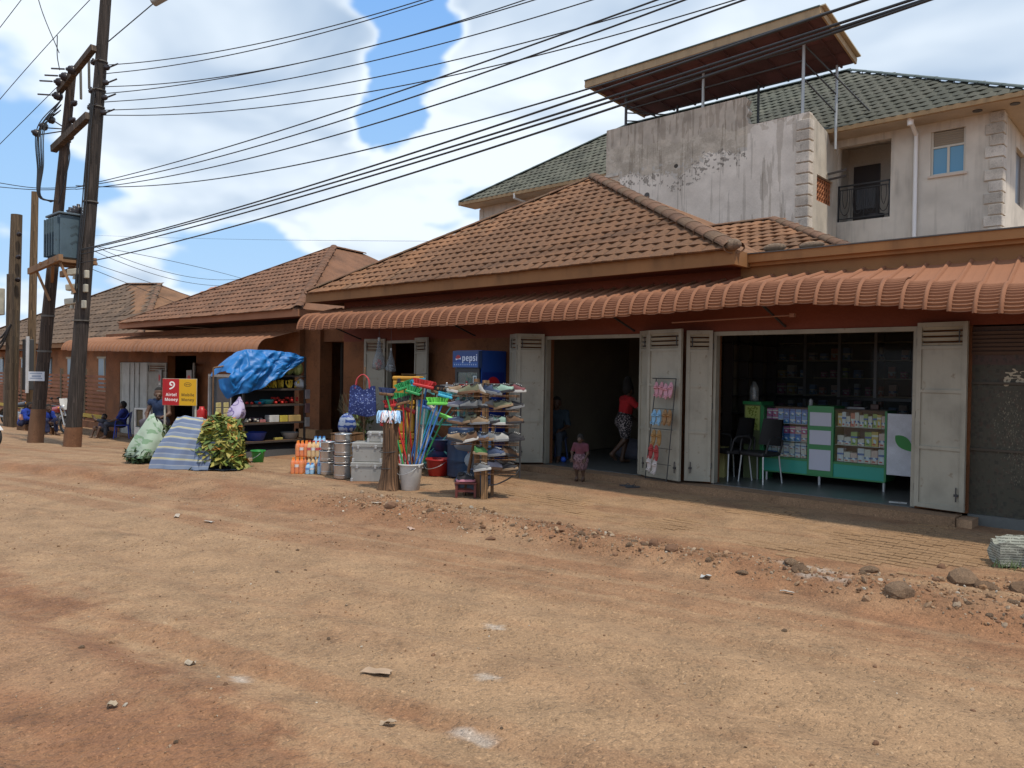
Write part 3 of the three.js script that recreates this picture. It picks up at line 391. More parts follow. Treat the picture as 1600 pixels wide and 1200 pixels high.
// ---------------------------------------------------------------- left shop
const GL = -.46;
const shop2 = thing('corner_shop', 'lower brown shop with red tiled roof and smooth curved awning beside the poles', 'building');
{
  const z0 = -10.8, z1 = -11.05, W = (x0, x1, y0, y1) => span(x0, x1, y0, y1, z0, z1);
  part('wall', [W(-29.9, -28.6, GL - .2, 2.3), W(-26.1, -24.75, GL - .2, 2.3), W(-22.75, -21.95, GL - .2, 2.3), W(-19.2, -17.1, GL - .2, 2.3), W(-21.95, -19.2, GL - .2, .25), W(-21.95, -19.2, 1.75, 2.3), W(-29.9, -17.1, 2.3, 3.1), W(-28.6, -26.1, 2.1, 2.3), span(-29.9, -29.65, GL - .3, 3.1, -18, z1), span(-17.35, -17.1, GL - .3, 3.1, -18, z1), span(-29.9, -17.1, GL - .3, 3.1, -18.2, -18)], M.wallBrown, shop2);
  part('floor', span(-29.65, -17.35, GL - .1, GL + .06, -18, z1), mat(.1, .09, .08, .8), shop2);
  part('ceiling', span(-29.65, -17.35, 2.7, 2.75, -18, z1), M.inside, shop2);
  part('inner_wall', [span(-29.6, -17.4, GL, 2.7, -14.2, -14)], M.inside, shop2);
  part('step', span(-29.6, -18, GL - .2, GL + .06, z0, -10.4), mat(.30, .18, .1, .95, { map: T.dirt }), shop2);
  const dr = part('steel_door', span(-28.55, -26.15, GL + .06, 2.08, z0 - .06, z0 - .02), mat(.50, .52, .53, .55, { map: T.dirtyMetal }), shop2);
  part('door_rib', [-28.5, -27.75, -27.35, -26.95, -26.2].map(x => span(x - .02, x + .02, GL + .06, 2.07, z0 - .02, z0 + .01)), mat(.42, .44, .45, .55, { map: T.dirtyMetal }), dr);
  leaf(shop2, .9, 2.45, [-24.72, GL + .08, z0 + .03], 1.0 - .7, mat(.36, .36, .35, .6, { map: T.dirtyMetal }), 'shutter_door', -1);
  leaf(shop2, .6, 2.45, [-22.78, GL + .08, z0 + .03], -.5, mat(.36, .36, .35, .6, { map: T.dirtyMetal }));
  const poster = canvasTex(128, 160, (c, w, h) => { c.fillStyle = '#8d8a86'; c.fillRect(0, 0, w, h); c.fillStyle = '#b23c40'; c.beginPath(); c.ellipse(64, 70, 44, 30, 0, 0, 7); c.fill(); c.fillStyle = '#c8c2ba'; c.fillRect(20, 112, 88, 20); });
  for (const [x, w] of [[-25.1, .5], [-22.5, .34]]) part('poster', grid(1, 1, (u, v) => [x + (u - .5) * w, 1.25 + v * .6, z0 + .14 + (x > -24 ? .2 : .0)]), mat(1, 1, 1, .7, { map: poster }), shop2, true);
  const wf = part('window', [span(-21.95, -21.87, .25, 1.75, z0 - .08, z0 + .02), span(-19.28, -19.2, .25, 1.75, z0 - .08, z0 + .02), span(-21.87, -19.28, 1.67, 1.75, z0 - .08, z0 + .02), span(-21.87, -19.28, .25, .33, z0 - .08, z0 + .02), span(-20.6, -20.52, .33, 1.67, z0 - .08, z0 + .02)], M.white, shop2);
  for (const [a, b] of [[-21.87, -20.6], [-20.52, -19.28]]) part('pane', span(a, b, .33, 1.67, z0 - .05, z0 - .04), mat(.10, .12, .14, .1), wf);
  hipRoof(shop2, { x0: -27.1, x1: -16.25, zf: -10.2, zb: -18.4, ye: 3.38, ap: [-20.9, 5.86, -14.4], ap2: [-20.9, 5.8, -15.6], zw: -10.8, caps: capBrown.map((m, i) => tileRed[i]), capR: [.06, .1], deck: tileRed[0], fm: mat(.42, .19, .10, .75, { map: T.streak }), tile: { w: .25, l: .31, amp: .022, drop: .045, mats: tileRed, parts: 0, seed: 5, seg: 4 }, fh: .18 });
  const lip = [[-31, 2.50], [-26, 2.42], [-21, 2.36], [-17, 2.33]];
  awning(shop2, -30.7, -17.05, .31, -10.75, -9.6, x => lut([[-31, 2.98], [-17, 2.9]], x), x => lut(lip, x), .34, 0, mat(.36, .165, .085, .7, { map: T.streak }));
}
// ---------------------------------------------------------------- fence, houses further along
{
  const f = thing('slat_fence', 'brown horizontal slat fence beside the left shop', 'fence', [-30.4, -.5, -11.2], 0);
  const sm = [mat(.34, .13, .06, .8, { map: T.strong }), mat(.30, .115, .055, .8, { map: T.strong })];
  for (let b = 0; b < 9; b++) { for (let i = 0; i < 12; i++) part('slat', box(2.56, .10, .03, [-1.35 - b * 2.7, .32 + i * .155 + R(-.008, .008), 0]), sm[i % 2], f); part('post', box(.10, 2.35, .10, [-b * 2.7, 1.15, 0]), mat(.10, .075, .05, .7), f); }
  part('base_wall', span(-24.3, -.05, -.3, .3, -.14, .14), mat(.30, .14, .07, .9, { map: T.strong }), f);
  part('yellow_rail', span(-24.3, -.05, .42, .56, .03, .06), mat(.50, .36, .06, .7), f);
  const h = thing('far_house', 'orange house with a broad weathered hip roof behind the slat fence', 'building');
  part('wall', span(-59, -31.2, -.8, 2.7, -19, -12.9), mat(.40, .17, .07, .85, { map: T.strong }), h);
  for (const x of [-56, -51.5, -46.6, -43.4, -39.5, -35.6, -32.3]) { const w = part('window', [span(x - .75, x + .75, .9, 2.3, -12.9, -12.83)], mat(.24, .35, .42, .3), h); part('frame', [span(x - .8, x + .8, 2.28, 2.36, -12.83, -12.78), span(x - .8, x + .8, .84, .92, -12.83, -12.78), span(x - .04, x + .04, .9, 2.3, -12.83, -12.79)], M.cream, w); }
  hipRoof(h, { x0: -60, x1: -30.3, zf: -12.1, zb: -20, ye: 2.98, ap: [-41.4, 6.2, -16], ap2: [-37.6, 5.95, -16], zw: -12.9, deck: tileBrown[5], tile: { w: .5, l: .38, amp: .02, drop: .0, mats: [mat(.145, .092, .056, .9, { map: T.strong }), mat(.16, .10, .06, .9, { map: T.strong }), mat(.135, .085, .052, .9, { map: T.strong })], parts: 0, seed: 15, seg: 3 } });
  ridgeCaps(h, [-41.4, 6.2, -16], [-37.6, 5.95, -16], .12, capBrown); ridgeCaps(h, [-30.3, 3.0, -12.1], [-37.6, 5.95, -16], .12, capBrown); ridgeCaps(h, [-60, 3.0, -12.1], [-41.4, 6.2, -16], .12, capBrown);
  tiles(h, [-41.4, 2.98, -12.1], [1, 0, 0], [0, 2.97, -3.9], 11.1, 4.9, (S, T) => S < 11.1 - 7.3 * T / 4.9 && S > 3.0 * T / 4.9 - .1, { w: .5, l: .38, amp: .02, drop: 0, mats: [mat(.145, .092, .056, .9, { map: T.strong }), mat(.16, .10, .06, .9, { map: T.strong })], parts: 0, seed: 25, seg: 3 });
  const k = thing('far_house', 'distant house with a pinkish tiled roof peak showing between the shop roofs', 'building');
  part('wall', span(-68, -57, -.8, 6.2, -38, -28.5), M.cream, k);
  hipRoof(k, { x0: -68.6, x1: -56.4, zf: -27.8, zb: -38.5, ye: 6.2, ap: [-62, 8.85, -31], ap2: [-62, 8.85, -34], deck: mat(.42, .22, .16, .9, { map: T.strong }), tile: { w: .6, l: .5, amp: .02, drop: 0, mats: [mat(.42, .22, .16, .9), mat(.38, .20, .14, .9)], parts: 0, seed: 2, seg: 3 } });
}
// ---------------------------------------------------------------- apartment block behind the shops
rnd = rngOf(61);
const apt = thing('apartment_block', 'tall off-white apartment block with green tiled roof behind the shops', 'building');
{
  const zm = -22.45, W = (x0, x1, y0, y1, a = zm, b = zm - .25) => span(x0, x1, y0, y1, a, b);
  const bx0 = -7.97, bx1 = -6.56, by0 = 6.35, by1 = 8.48, wx0 = -5.58, wx1 = -4.77, wy0 = 7.28, wy1 = 8.44;
  part('wall', [W(-22.3, bx0, 0, 8.9), W(bx1, wx0, 0, 8.9), W(wx1, -3.96, 0, 8.9), W(bx0, bx1, 0, by0), W(bx0, bx1, by1, 8.9), W(wx0, wx1, 0, wy0), W(wx0, wx1, wy1, 8.9), span(-22.3, -22.05, 0, 8.9, -31, zm - .25), span(-4.2, -3.96, 0, 8.9, -24.3, zm - .25), span(-4.2, -3.96, 0, 6.7, -25.6, -24.3), span(-4.2, -3.96, 8.2, 8.9, -25.6, -24.3), span(-4.2, -3.96, 0, 8.9, -31, -25.6), span(-22.3, -3.96, 0, 8.9, -31.2, -31)], M.plaster, apt);
  // balcony recess
  part('balcony_room', [span(bx0 - .3, bx1 + .3, by0 - .1, by0, -24.2, zm - .25), span(bx0 - .3, bx1 + .3, by0, 8.9, -24.3, -24.2), span(bx0 - .4, bx0 - .3, by0, 8.9, -24.2, zm - .25), span(bx1 + .3, bx1 + .4, by0, 8.9, -24.2, zm - .25), span(bx0 - .3, bx1 + .3, 8.85, 8.9, -24.2, zm - .25)], mat(.74, .69, .62, .9, { map: T.soft }), apt);
  const bd = part('balcony_door', span(-8.1, -7.35, by0, 8.3, -24.2, -24.15), mat(.06, .05, .05, .5), apt);
  part('door_panel', span(-8.0, -7.45, 7.0, 7.6, -24.15, -24.13), mat(.16, .17, .19, .3), bd);
  const rl = part('balcony_railing', [span(bx0 + .02, bx1 - .02, 7.34, 7.38, zm - .06, zm - .02), span(bx0 + .02, bx1 - .02, 7.24, 7.265, zm - .055, zm - .025), span(bx0 + .02, bx1 - .02, 6.42, 6.45, zm - .06, zm - .02), span(bx0 + .01, bx0 + .05, 6.36, 7.38, zm - .06, zm - .02), span(bx1 - .05, bx1 - .01, 6.36, 7.38, zm - .06, zm - .02)], M.black, apt);
  for (let i = 0; i < 4; i++) { const x = bx0 + .2 + i * .345, y = 6.47; part('railing_scroll', [tube([[x - .12, 7.24, zm - .04], [x - .13, 6.85, zm - .04], [x - .07, 6.58, zm - .04], [x, 6.53, zm - .04], [x + .07, 6.58, zm - .04], [x + .13, 6.85, zm - .04], [x + .12, 7.24, zm - .04]], .011, 20, 5), tube([[x - .06, 7.24, zm - .04], [x - .065, 6.95, zm - .04], [x, 6.72, zm - .04], [x + .065, 6.95, zm - .04], [x + .06, 7.24, zm - .04]], .009, 16, 5), bar([x + .172, 6.44, zm - .04], [x + .172, 7.25, zm - .04], .009)], M.black, rl); }
  part('stored_basin', [lathe([[0, 0], [.2, 0], [.26, .2], [.24, .2], [.19, .02], [0, .02]], [-7.1, by0, -22.95])], mat(.05, .05, .06, .5), apt);
  // sliding window with a louvred head
  const wn = part('window', [span(wx0, wx0 + .05, wy0, wy1, zm - .12, zm - .05), span(wx1 - .05, wx1, wy0, wy1, zm - .12, zm - .05), span(wx0 + .05, wx1 - .05, wy0, wy0 + .05, zm - .12, zm - .05), span(wx0 + .05, wx1 - .05, 8.0, 8.05, zm - .12, zm - .05), span(-5.2, -5.14, wy0 + .05, 8.0, zm - .12, zm - .05)], mat(.55, .52, .45, .5), apt);
  for (const [a, b] of [[wx0 + .05, -5.2], [-5.14, wx1 - .05]]) part('pane', span(a, b, wy0 + .05, 8.0, zm - .09, zm - .08), mat(.10, .28, .45, .06), wn);
  for (let i = 0; i < 6; i++) part('louvre_slat', box(wx1 - wx0, .065, .012, [(wx0 + wx1) / 2, 8.09 + i * .06, zm - .08], [.7, 0, 0]), mat(.36, .32, .26, .7), wn);
  part('side_window', [span(-4.1, -4.06, 6.7, 8.2, -25.6, -24.3)], mat(.10, .09, .09, .3), apt);
  part('sill', [span(wx0 - .05, wx1 + .05, wy0 - .06, wy0, zm - .02, zm + .05)], mat(.6, .5, .42, .9), apt);
  // corner quoins, each block its own piece
  const qm = [mat(.66, .60, .52, .9, { map: T.strong }), mat(.62, .57, .50, .9, { map: T.strong }), mat(.68, .63, .56, .9, { map: T.strong })];
  const quoin = (x, z, y0, y1, root) => { const h = .29; let i = 0; for (let y = y0; y < y1 - .1; y += h, i++) { const w = i % 2 ? .30 : .40, d = i % 2 ? .40 : .30; part('quoin', [rbox(w, h - .035, .05, .012, [x - w / 2 + .03, y + h / 2, z + .02]), rbox(.05, h - .035, d, .012, [x + .02, y + h / 2, z - d / 2 + .03])], qm[i % 3], root); } };
  quoin(-3.96, zm, 5.2, 8.6, apt);
  // roof
  const ye = 8.82, zf = -21.72, apx = [-8.75, 11.74, -25.5], apl = [-17.2, 11.74, -25.5], xl = -22.75, xr = -3.3, zb = -31.6;
  part('roof', [poly([[xl, ye, zf], [xr, ye, zf], apx, apl]), poly([[xr, ye, zf], [xr, ye, zb], [-8.75, 11.74, -27.8], apx]), poly([[xr, ye, zb], [xl, ye, zb], [-17.2, 11.74, -27.8], [-8.75, 11.74, -27.8]]), poly([[xl, ye, zb], [xl, ye, zf], apl, [-17.2, 11.74, -27.8]]), poly([apx, [-8.75, 11.74, -27.8], [-17.2, 11.74, -27.8], apl])], tileGreen[0], apt);
  const du = [0, 11.74 - ye, -25.5 - zf], L = Math.hypot(du[1], du[2]);
  tiles(apt, [xl, ye, zf], [1, 0, 0], du, xr - xl, L, (S, T) => S > (apl[0] - xl) * T / L && S < (xr - xl) - (xr - apx[0]) * T / L, { w: .27, l: .30, amp: .022, drop: .05, mats: tileGreen, parts: 300, seed: 11, seg: 5 });
  const teal = mat(.085, .115, .105, .6, { map: T.fine });
  ridgeCaps(apt, [xr, ye + .03, zf], [apx[0], 11.78, -25.5], .11, teal, .8); ridgeCaps(apt, [xl, ye + .03, zf], [apl[0], 11.78, -25.5], .11, teal, .8); ridgeCaps(apt, [apl[0], 11.78, -25.5], [apx[0], 11.78, -25.5], .11, teal, .8);
  part('soffit', span(xl + .05, xr - .05, ye - .14, ye - .10, zm - .1, zf), mat(.55, .46, .36, .85, { map: T.soft }), apt);
  part('soffit_side', span(-3.95, xr - .05, ye - .14, ye - .10, -31, zm - .1), mat(.55, .46, .36, .85, { map: T.soft }), apt);
  part('gutter', [span(xl, xr, ye - .13, ye - .01, zf, zf + .09), span(xr, xr + .09, ye - .13, ye - .01, zb, zf + .09)], mat(.50, .34, .18, .7, { map: T.streak }), apt);
  for (const x of [-4.45, -3.65]) part('soffit_vent', cyl(.11, .11, .02, [x, ye - .15, -22.1]), M.darkMetal, apt);
  part('downpipe', [bar([-5.92, 0, zm + .08], [-5.92, 8.45, zm + .08], .055), bar([-5.92, 8.42, zm + .08], [-5.92, 8.72, zf + .02], .055), cyl(.075, .085, .16, [-5.92, 8.62, zf - .1])], mat(.78, .78, .78, .45), apt);
  part('downpipe', [bar([-19.7, 8.74, zf + .06], [-19.7, 8.55, zf + .06], .045), bar([-19.7, 8.57, zf + .06], [-19.4, 8.40, zm + .06], .045), bar([-19.4, 0, zm + .06], [-19.4, 8.4, zm + .06], .045)], M.white, apt);
  part('corner_trim', [span(-22.32, -22.12, 0, 8.6, zm, zm + .03)], M.plaster, apt);
}
// ---- weathered stair tower in front of the block
const tower = thing('stair_tower', 'stained rendered stair tower with broken parapet in front of the apartment block', 'building');
{
  const zf = -20.3, zb = -22.42, x0 = -14.5, x1 = -7.97, xs = -9.72, yl = 9.75, yr = 8.95;
  // render map: grey cement patches, peeled paint islands and black run marks, as on the wall
  const wm = tex(1024, 768, (u, v) => {
    const X = u * 6.53, Y = v * 9.75, n = fbm(X * 1.1 + 3, Y * 1.1, 5), n2 = fbm(X * 4 + 9, Y * 4, 5), f = vn(X * 60, Y * 60), f2 = fbm(X * 14, Y * 14, 3);
    let r = 216, g = 209, b = 200; const d = (n - .5) * 40 + (f - .5) * 10 + (n2 - .5) * 22; r += d; g += d; b += d;
    if (X < 4.8) {
      const up = Y > 8.9 + (n - .5) * .35; if (up) { const k = .80 + (n2 - .5) * .22; r = 232 * k; g = 221 * k; b = 207 * k; if (fbm(X * 9, Y * 1.6, 4) > .56) { r *= .9; g *= .89; b *= .88; } }
      const lo = 8.02 + .18 * X / 4.8 - (X < 1 ? .5 * (1 - X) : 0) + (n - .5) * .9 + (f2 - .5) * .35, hi = 9.06 - .03 * X + (n - .5) * .35 + (n2 - .5) * .3;
      if (Y > lo && Y < hi) { const k = 1 + (n2 - .5) * .3 + (f - .5) * .12; r = 184 * k; g = 175 * k; b = 162 * k; if (f2 > .56 && n2 > .46 && Y > 8.3) { r = 196; g = 188; b = 176; } if (f2 < .36 && Y < 8.35) { r = 190; g = 186; b = 180; } }
      if (Y < lo && Y > lo - .5 && f2 > .62) { r = 150; g = 144; b = 136; }
      if (Math.hypot((X - 1.55) / .09, (Y - 7.42) / .1) < .6 + n2) { r = 88; g = 86; b = 86; } if (Math.abs(X - 1.5 - .02 * (f2 - .5)) < .035 && Y < 7.42 && Y > 7.0) { r = 110; g = 106; b = 102; }
      if (Math.hypot((X - 2.55) / .07, (Y - 8.18) / .06) < 1) { r = 70; g = 66; b = 62; }
    } else { const s = fbm(X * 8, Y * .7, 4); if (s > .56) { r -= 26; g -= 27; b -= 28; } if (Y > 8.7 && n2 > .5) { r -= 22; g -= 24; b -= 26; } }
    const st = fbm(X * 11 + 5, Y * .5 + 3, 4); if (st > .64) { r -= 22; g -= 22; b -= 22; }
    return [r, g, b];
  }, 1); wm.wrapS = wm.wrapT = THREE.ClampToEdgeWrapping;
  const mt = mat(1, .98, .95, .92, { map: wm, bumpMap: T.bump, bumpScale: .01 });
  // front face outlines with the stepped, broken top
  const sh = new THREE.Shape([[x0, 0], [x1, 0], [x1, yr], [xs + .25, yr - .02], [xs + .05, yr + .02], [xs - .02, yr + .25], [xs + .06, yr + .38], [xs - .03, yr + .55], [xs + .03, yl - .1], [xs - .06, yl], [x0, yl]].map(p => new THREE.Vector2(...p)));
  const fg = new THREE.ExtrudeGeometry(sh, { depth: .22, bevelEnabled: false }); fg.translate(0, 0, zf - .22);
  { const p = fg.attributes.position, u = fg.attributes.uv; for (let i = 0; i < p.count; i++) u.setXY(i, (p.getX(i) - x0) / 6.53, p.getY(i) / 9.75); }
  part('front_wall', fg, mt, tower, true);
  const side = new THREE.Shape([[-.22, 0], [-2.12, 0], [-2.12, 8.25], [-1.8, 8.42], [-1.5, 8.46], [-1.35, 8.7], [-.7, 8.82], [-.22, yr - .02]].map(p => new THREE.Vector2(...p)));
  side.holes.push(new THREE.Path([[-.6, 7.42], [-1.78, 7.42], [-1.78, 6.72], [-.6, 6.72]].map(p => new THREE.Vector2(...p))));
  const sg = new THREE.ExtrudeGeometry(side, { depth: .2, bevelEnabled: false }); sg.rotateY(-Math.PI / 2); sg.translate(x1, 0, zf);
  const sgm = joined(sg); part('side_wall', sgm, mat(.66, .62, .55, .92, { map: T.streak, bumpMap: T.bump, bumpScale: .008 }), tower);
  part('rear_wall', [span(x0, x0 + .2, 0, yl, zb, zf - .22), span(x0 + .2, x1 - .22, 8.0, 8.12, zb, zf - .22), span(x0 - .12, x0 + .5, 8.22, 8.30, -20.6, zf + .03)], M.plaster, tower);
  const lt = part('lattice_window', [span(x1 - .12, x1 - .08, 7.38, 7.42, zf - 1.78, zf - .6), span(x1 - .12, x1 - .08, 6.72, 6.76, zf - 1.78, zf - .6), span(x1 - .14, x1 - .13, 6.72, 7.42, zf - 1.78, zf - .6)], mat(.10, .04, .025, .8), tower);
  for (let i = 0; i < 7; i++) for (let j = 0; j < 4; j++) part('lattice_ring', place(new THREE.TorusGeometry(.075, .022, 5, 10), [x1 - .08, 6.83 + j * .16, zf - .69 - i * .165], [0, Math.PI / 2, 0]), mat(.36, .14, .06, .85), lt);
  const qm = [mat(.66, .60, .52, .9, { map: T.strong }), mat(.62, .55, .47, .9, { map: T.strong }), mat(.68, .62, .54, .9, { map: T.strong })];
  { const h = .29; let i = 0; for (let y = 5.3; y < yr - .2; y += h, i++) part('quoin', [rbox(.36, h - .04, .05, .014, [x1 - .15, y + h / 2, zf + .02]), rbox(.05, h - .04, .26, .014, [x1 + .02, y + h / 2, zf - .11])], qm[i % 3], tower); }
  part('bracket', [beam([x1 + .02, 7.55, -21.6], [x1 + .5, 7.62, -21.7], .05, .05), beam([x1 + .02, 7.42, -21.7], [x1 + .45, 7.48, -21.8], .05, .05)], mat(.05, .04, .035, .7), tower);
}
// ---- roof shelter on thin steel posts
{
  const s = thing('roof_shelter', 'flat tilted shelter roof on thin steel posts above the stair tower', 'shelter');
  const A = [-14.75, 11.02, -19.45], B = [-7.42, 11.10, -19.45], C = [-7.30, 10.50, -21.75], D = [-14.0, 10.46, -21.75], up = (p, d) => [p[0], p[1] + d, p[2]];
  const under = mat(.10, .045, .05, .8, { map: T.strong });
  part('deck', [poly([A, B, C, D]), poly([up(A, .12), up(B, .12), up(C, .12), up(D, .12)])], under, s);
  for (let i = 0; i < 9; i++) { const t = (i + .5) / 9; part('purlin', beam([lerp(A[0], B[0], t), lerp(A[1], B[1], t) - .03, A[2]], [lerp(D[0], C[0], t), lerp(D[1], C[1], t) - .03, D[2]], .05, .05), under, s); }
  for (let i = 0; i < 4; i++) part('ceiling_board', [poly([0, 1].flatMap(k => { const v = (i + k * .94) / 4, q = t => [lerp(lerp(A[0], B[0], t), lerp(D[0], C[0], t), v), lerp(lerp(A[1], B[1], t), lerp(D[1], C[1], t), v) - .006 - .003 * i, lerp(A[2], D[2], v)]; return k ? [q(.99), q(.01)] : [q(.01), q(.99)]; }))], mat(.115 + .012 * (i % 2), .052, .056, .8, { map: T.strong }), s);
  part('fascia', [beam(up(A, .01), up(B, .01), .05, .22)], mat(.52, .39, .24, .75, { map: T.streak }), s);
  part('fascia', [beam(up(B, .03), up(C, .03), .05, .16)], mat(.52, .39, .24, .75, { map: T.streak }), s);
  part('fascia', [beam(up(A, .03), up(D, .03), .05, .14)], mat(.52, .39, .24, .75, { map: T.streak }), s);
  part('roof_sheet', [beam(up(A, .125), up(B, .135), .12, .03), poly([up(A, .15), up(B, .16), up(C, .16), up(D, .15)])], mat(.08, .12, .11, .6), s);
  part('edge_sheet', beam(up(B, .15).map((v, k) => k ? v : v + .06), up(C, .15).map((v, k) => k ? v : v + .06), .14, .035), mat(.45, .38, .26, .6), s);
  const pm = mat(.42, .43, .43, .45, { metalness: .4 }), dm = mat(.06, .065, .07, .6);
  const front = [[-13.84, 9.75], [-11.15, 9.75], [-8.2, 8.5]], back = [[-12.7, 8.1], [-10.0, 8.1], [-7.75, 8.2]];
  front.forEach(([x, y], i) => part('post', bar([x, y - .3, -20.4], [x, 10.80, -20.4], .045, .045), i ? pm : dm, s));
  back.forEach(([x, y], i) => part('post', bar([x, y, -21.6], [x, 10.5, -21.6], .04, .04), i === 2 ? pm : dm, s));
  for (const [a, b] of [[[-13.84, 10.2, -20.4], [-12.7, 10.2, -21.6]], [[-13.84, 9.95, -20.4], [-12.7, 9.95, -21.6]], [[-13.84, 10.45, -20.4], [-12.7, 9.9, -21.6]], [[-8.2, 10.35, -20.4], [-7.75, 9.7, -21.6]], [[-8.2, 9.9, -20.4], [-7.75, 9.2, -21.6]], [[-8.2, 10.8, -20.4], [-7.0, 9.2, -22.0]], [[-13.84, 10.7, -20.4], [-8.2, 10.72, -20.4]], [[-13.0, 10.42, -21.6], [-7.75, 10.42, -21.6]], [[-13.84, 10.3, -20.4], [-8.2, 10.38, -20.4]]]) part('brace', bar(a, b, .022, .022, 6), dm, s);
}
// ---------------------------------------------------------------- power poles, transformer, wires
rnd = rngOf(71);
const poleAt = (b, l, H) => h => [b[0] + l[0] * h / H, b[1] + h, b[2] + l[1] * h / H];
const P1 = poleAt([-21.35, -.13, -6.93], [.60, -.55], 12.2), P2 = poleAt([-23.37, -.15, -6.68], [.67, -.61], 9.9);
function poleGeo(f, H, r0, r1) { return grid(18, 40, (u, v) => { const h = -.4 + v * (H + .4), c = f(h), a = u * Math.PI * 2, r = lerp(r0, r1, v) * (1 + .05 * (vn(Math.cos(a) * 3 + 5, v * 9 + Math.sin(a) * 3) - .5)); return [c[0] + Math.cos(a) * r, c[1], c[2] + Math.sin(a) * r]; }); }
function insul(p, dir, s = 1) { const q = [V(...p), V(...dir).normalize()], m = new THREE.Matrix4().makeRotationFromQuaternion(new THREE.Quaternion().setFromUnitVectors(V(0, 1, 0), q[1])); m.setPosition(q[0]); return lathe([[0, 0], [.03, 0], [.03, .02], [.075, .035], [.04, .06], [.08, .08], [.045, .105], [.07, .125], [.03, .15], [.03, .19], [0, .19]].map(([a, b]) => [a * s, b * s]), null, null, 12).applyMatrix4(m); }
const dkI = mat(.035, .03, .035, .35), wireM = mat(.03, .033, .038, .6), steelM = mat(.16, .15, .14, .6, { map: T.dirtyMetal });
{
  const a = thing('utility_pole', 'tall dark leaning utility pole with a column of wire insulators, beside the transformer', 'utility pole');
  part('pole', [poleGeo(P1, 12.2, .19, .125)], M.pole, a);
  part('mud_collar', [poleGeo(P1, .5, .215, .205)], mat(.26, .125, .065, .95, { map: T.dirt }), a);
  for (const [h, side] of [[9.73, -1], [9.57, 1], [9.19, 1], [9.01, -1], [8.82, 1], [8.59, -1], [8.44, 1]]) { const c = P1(h); part('insulator', side > 0 ? [insul([c[0] + .14, c[1], c[2] - .06], [1, -.15, -.2], .9), bar([c[0] + .3, c[1] - .02, c[2] - .1], [c[0] + .62, c[1] + .01, c[2] - .18], .02)] : [insul([c[0] - .22, c[1] - .05, c[2] + .1], [-.2, 1, 0], .9), bar([c[0] - .24, c[1], c[2] + .16], [c[0] + .26, c[1], c[2] + .1], .012)], side > 0 ? dkI : dkI, a); }
  for (const h of [9.73, 9.01, 8.59, 6.2, 3.2]) { const c = P1(h); part('steel_band', cyl(.158 + (10 - h) * .006, .158 + (10 - h) * .006, .03, [c[0], c[1], c[2]], null, 18), steelM, a); }
  for (const [h, dx] of [[4.42, -.22], [4.04, -.28], [3.68, -.3], [4.35, .26], [4.0, .26], [3.6, .22]]) { const c = P1(h), b = dx < 0; part('fuse_box', b ? [rbox(.34, .16, .16, .03, [c[0] + dx * .6, c[1], c[2] + .2], [0, .6, .1]), cyl(.05, .04, .12, [c[0] + dx * .6, c[1] - .12, c[2] + .2])] : [rbox(.11, .2, .1, .02, [c[0] + dx, c[1], c[2] + .05])], plain(.55, .52, .42, .5), a); }
  for (let i = 0; i < 4; i++) part('down_cable', tube([0, 1, 2, 3, 4, 5].map(k => { const h = 8.9 - k * 1.05, c = P1(h), t = -.4 + i * .35 + .15 * Math.sin(k * 2 + i); const r = .155 + (10 - h) * .008; return [c[0] + Math.sin(t) * r, c[1], c[2] + Math.cos(t) * r]; }), .014, 40, 5), wireM, a);
  const b = thing('utility_pole', 'shorter brown leaning utility pole with switch gear, carrying a white plate near its foot', 'utility pole');
  part('pole', [poleGeo(P2, 9.9, .175, .105)], mat(.19, .155, .135, .9, { map: T.wood, bumpMap: T.wood, bumpScale: .012 }), b);
  part('mud_collar', [poleGeo(P2, .9, .2, .185)], mat(.24, .13, .075, .95, { map: T.dirt }), b);
  const pl = canvasTex(128, 72, (c, w, h) => { c.fillStyle = '#c3c8cf'; c.fillRect(0, 0, w, h); c.fillStyle = '#5f7393'; for (let y = 10, k = 0; y < 64; y += 19, k++) for (let x = 14 + (k % 2) * 16; x < 112 - (k % 2) * 14; x += 9) c.fillRect(x, y, 6, k === 1 ? 13 : 8); });
  { const c = P2(1.78), g = box(.44, .25, .012); place(g, [c[0] + .13, c[1], c[2] + .17], [0, .72, 0]); const o = part('plate', g, mat(1, 1, 1, .6, { map: pl }), b, true); }
  part('steel_band', [2.45, 3.4, 5.2, 8.1].map(h => { const c = P2(h); return cyl(.175 - h * .006 + .012, .175 - h * .006 + .012, .05, c, null, 18); }), steelM, b);
  // switch gear at the top
  for (let i = 0; i < 4; i++) { const c = P2(9.55 - (i === 3 ? .35 : -.05 * i)), x = [-.05, .35, .85, -.1][i]; part('insulator', [insul([c[0] + x, c[1] + .05, c[2] + .15], [-.9, .25, .6], 1.5), bar([c[0] + x - .3, c[1] + .12, c[2] + .34], [c[0] + x - .75, c[1] + .2, c[2] + .5], .022)], dkI, b); }
  for (let i = 0; i < 3; i++) { const c = P2(8.6 - i * .06), x = -.2 - i * .22; part('insulator', [insul([c[0] + x, c[1] - i * .1, c[2] + .25 + i * .1], [-.7, .35, .5], 1.3), bar([c[0], c[1] - .15, c[2] + .1], [c[0] + x, c[1] - i * .1, c[2] + .25 + i * .1], .016)], dkI, b); }
  for (let i = 0; i < 3; i++) { const c = P2(9.05 - i * .45); part('insulator', insul([c[0] + .12, c[1], c[2] - .05], [.9, .3, -.2], 1), dkI, b); }
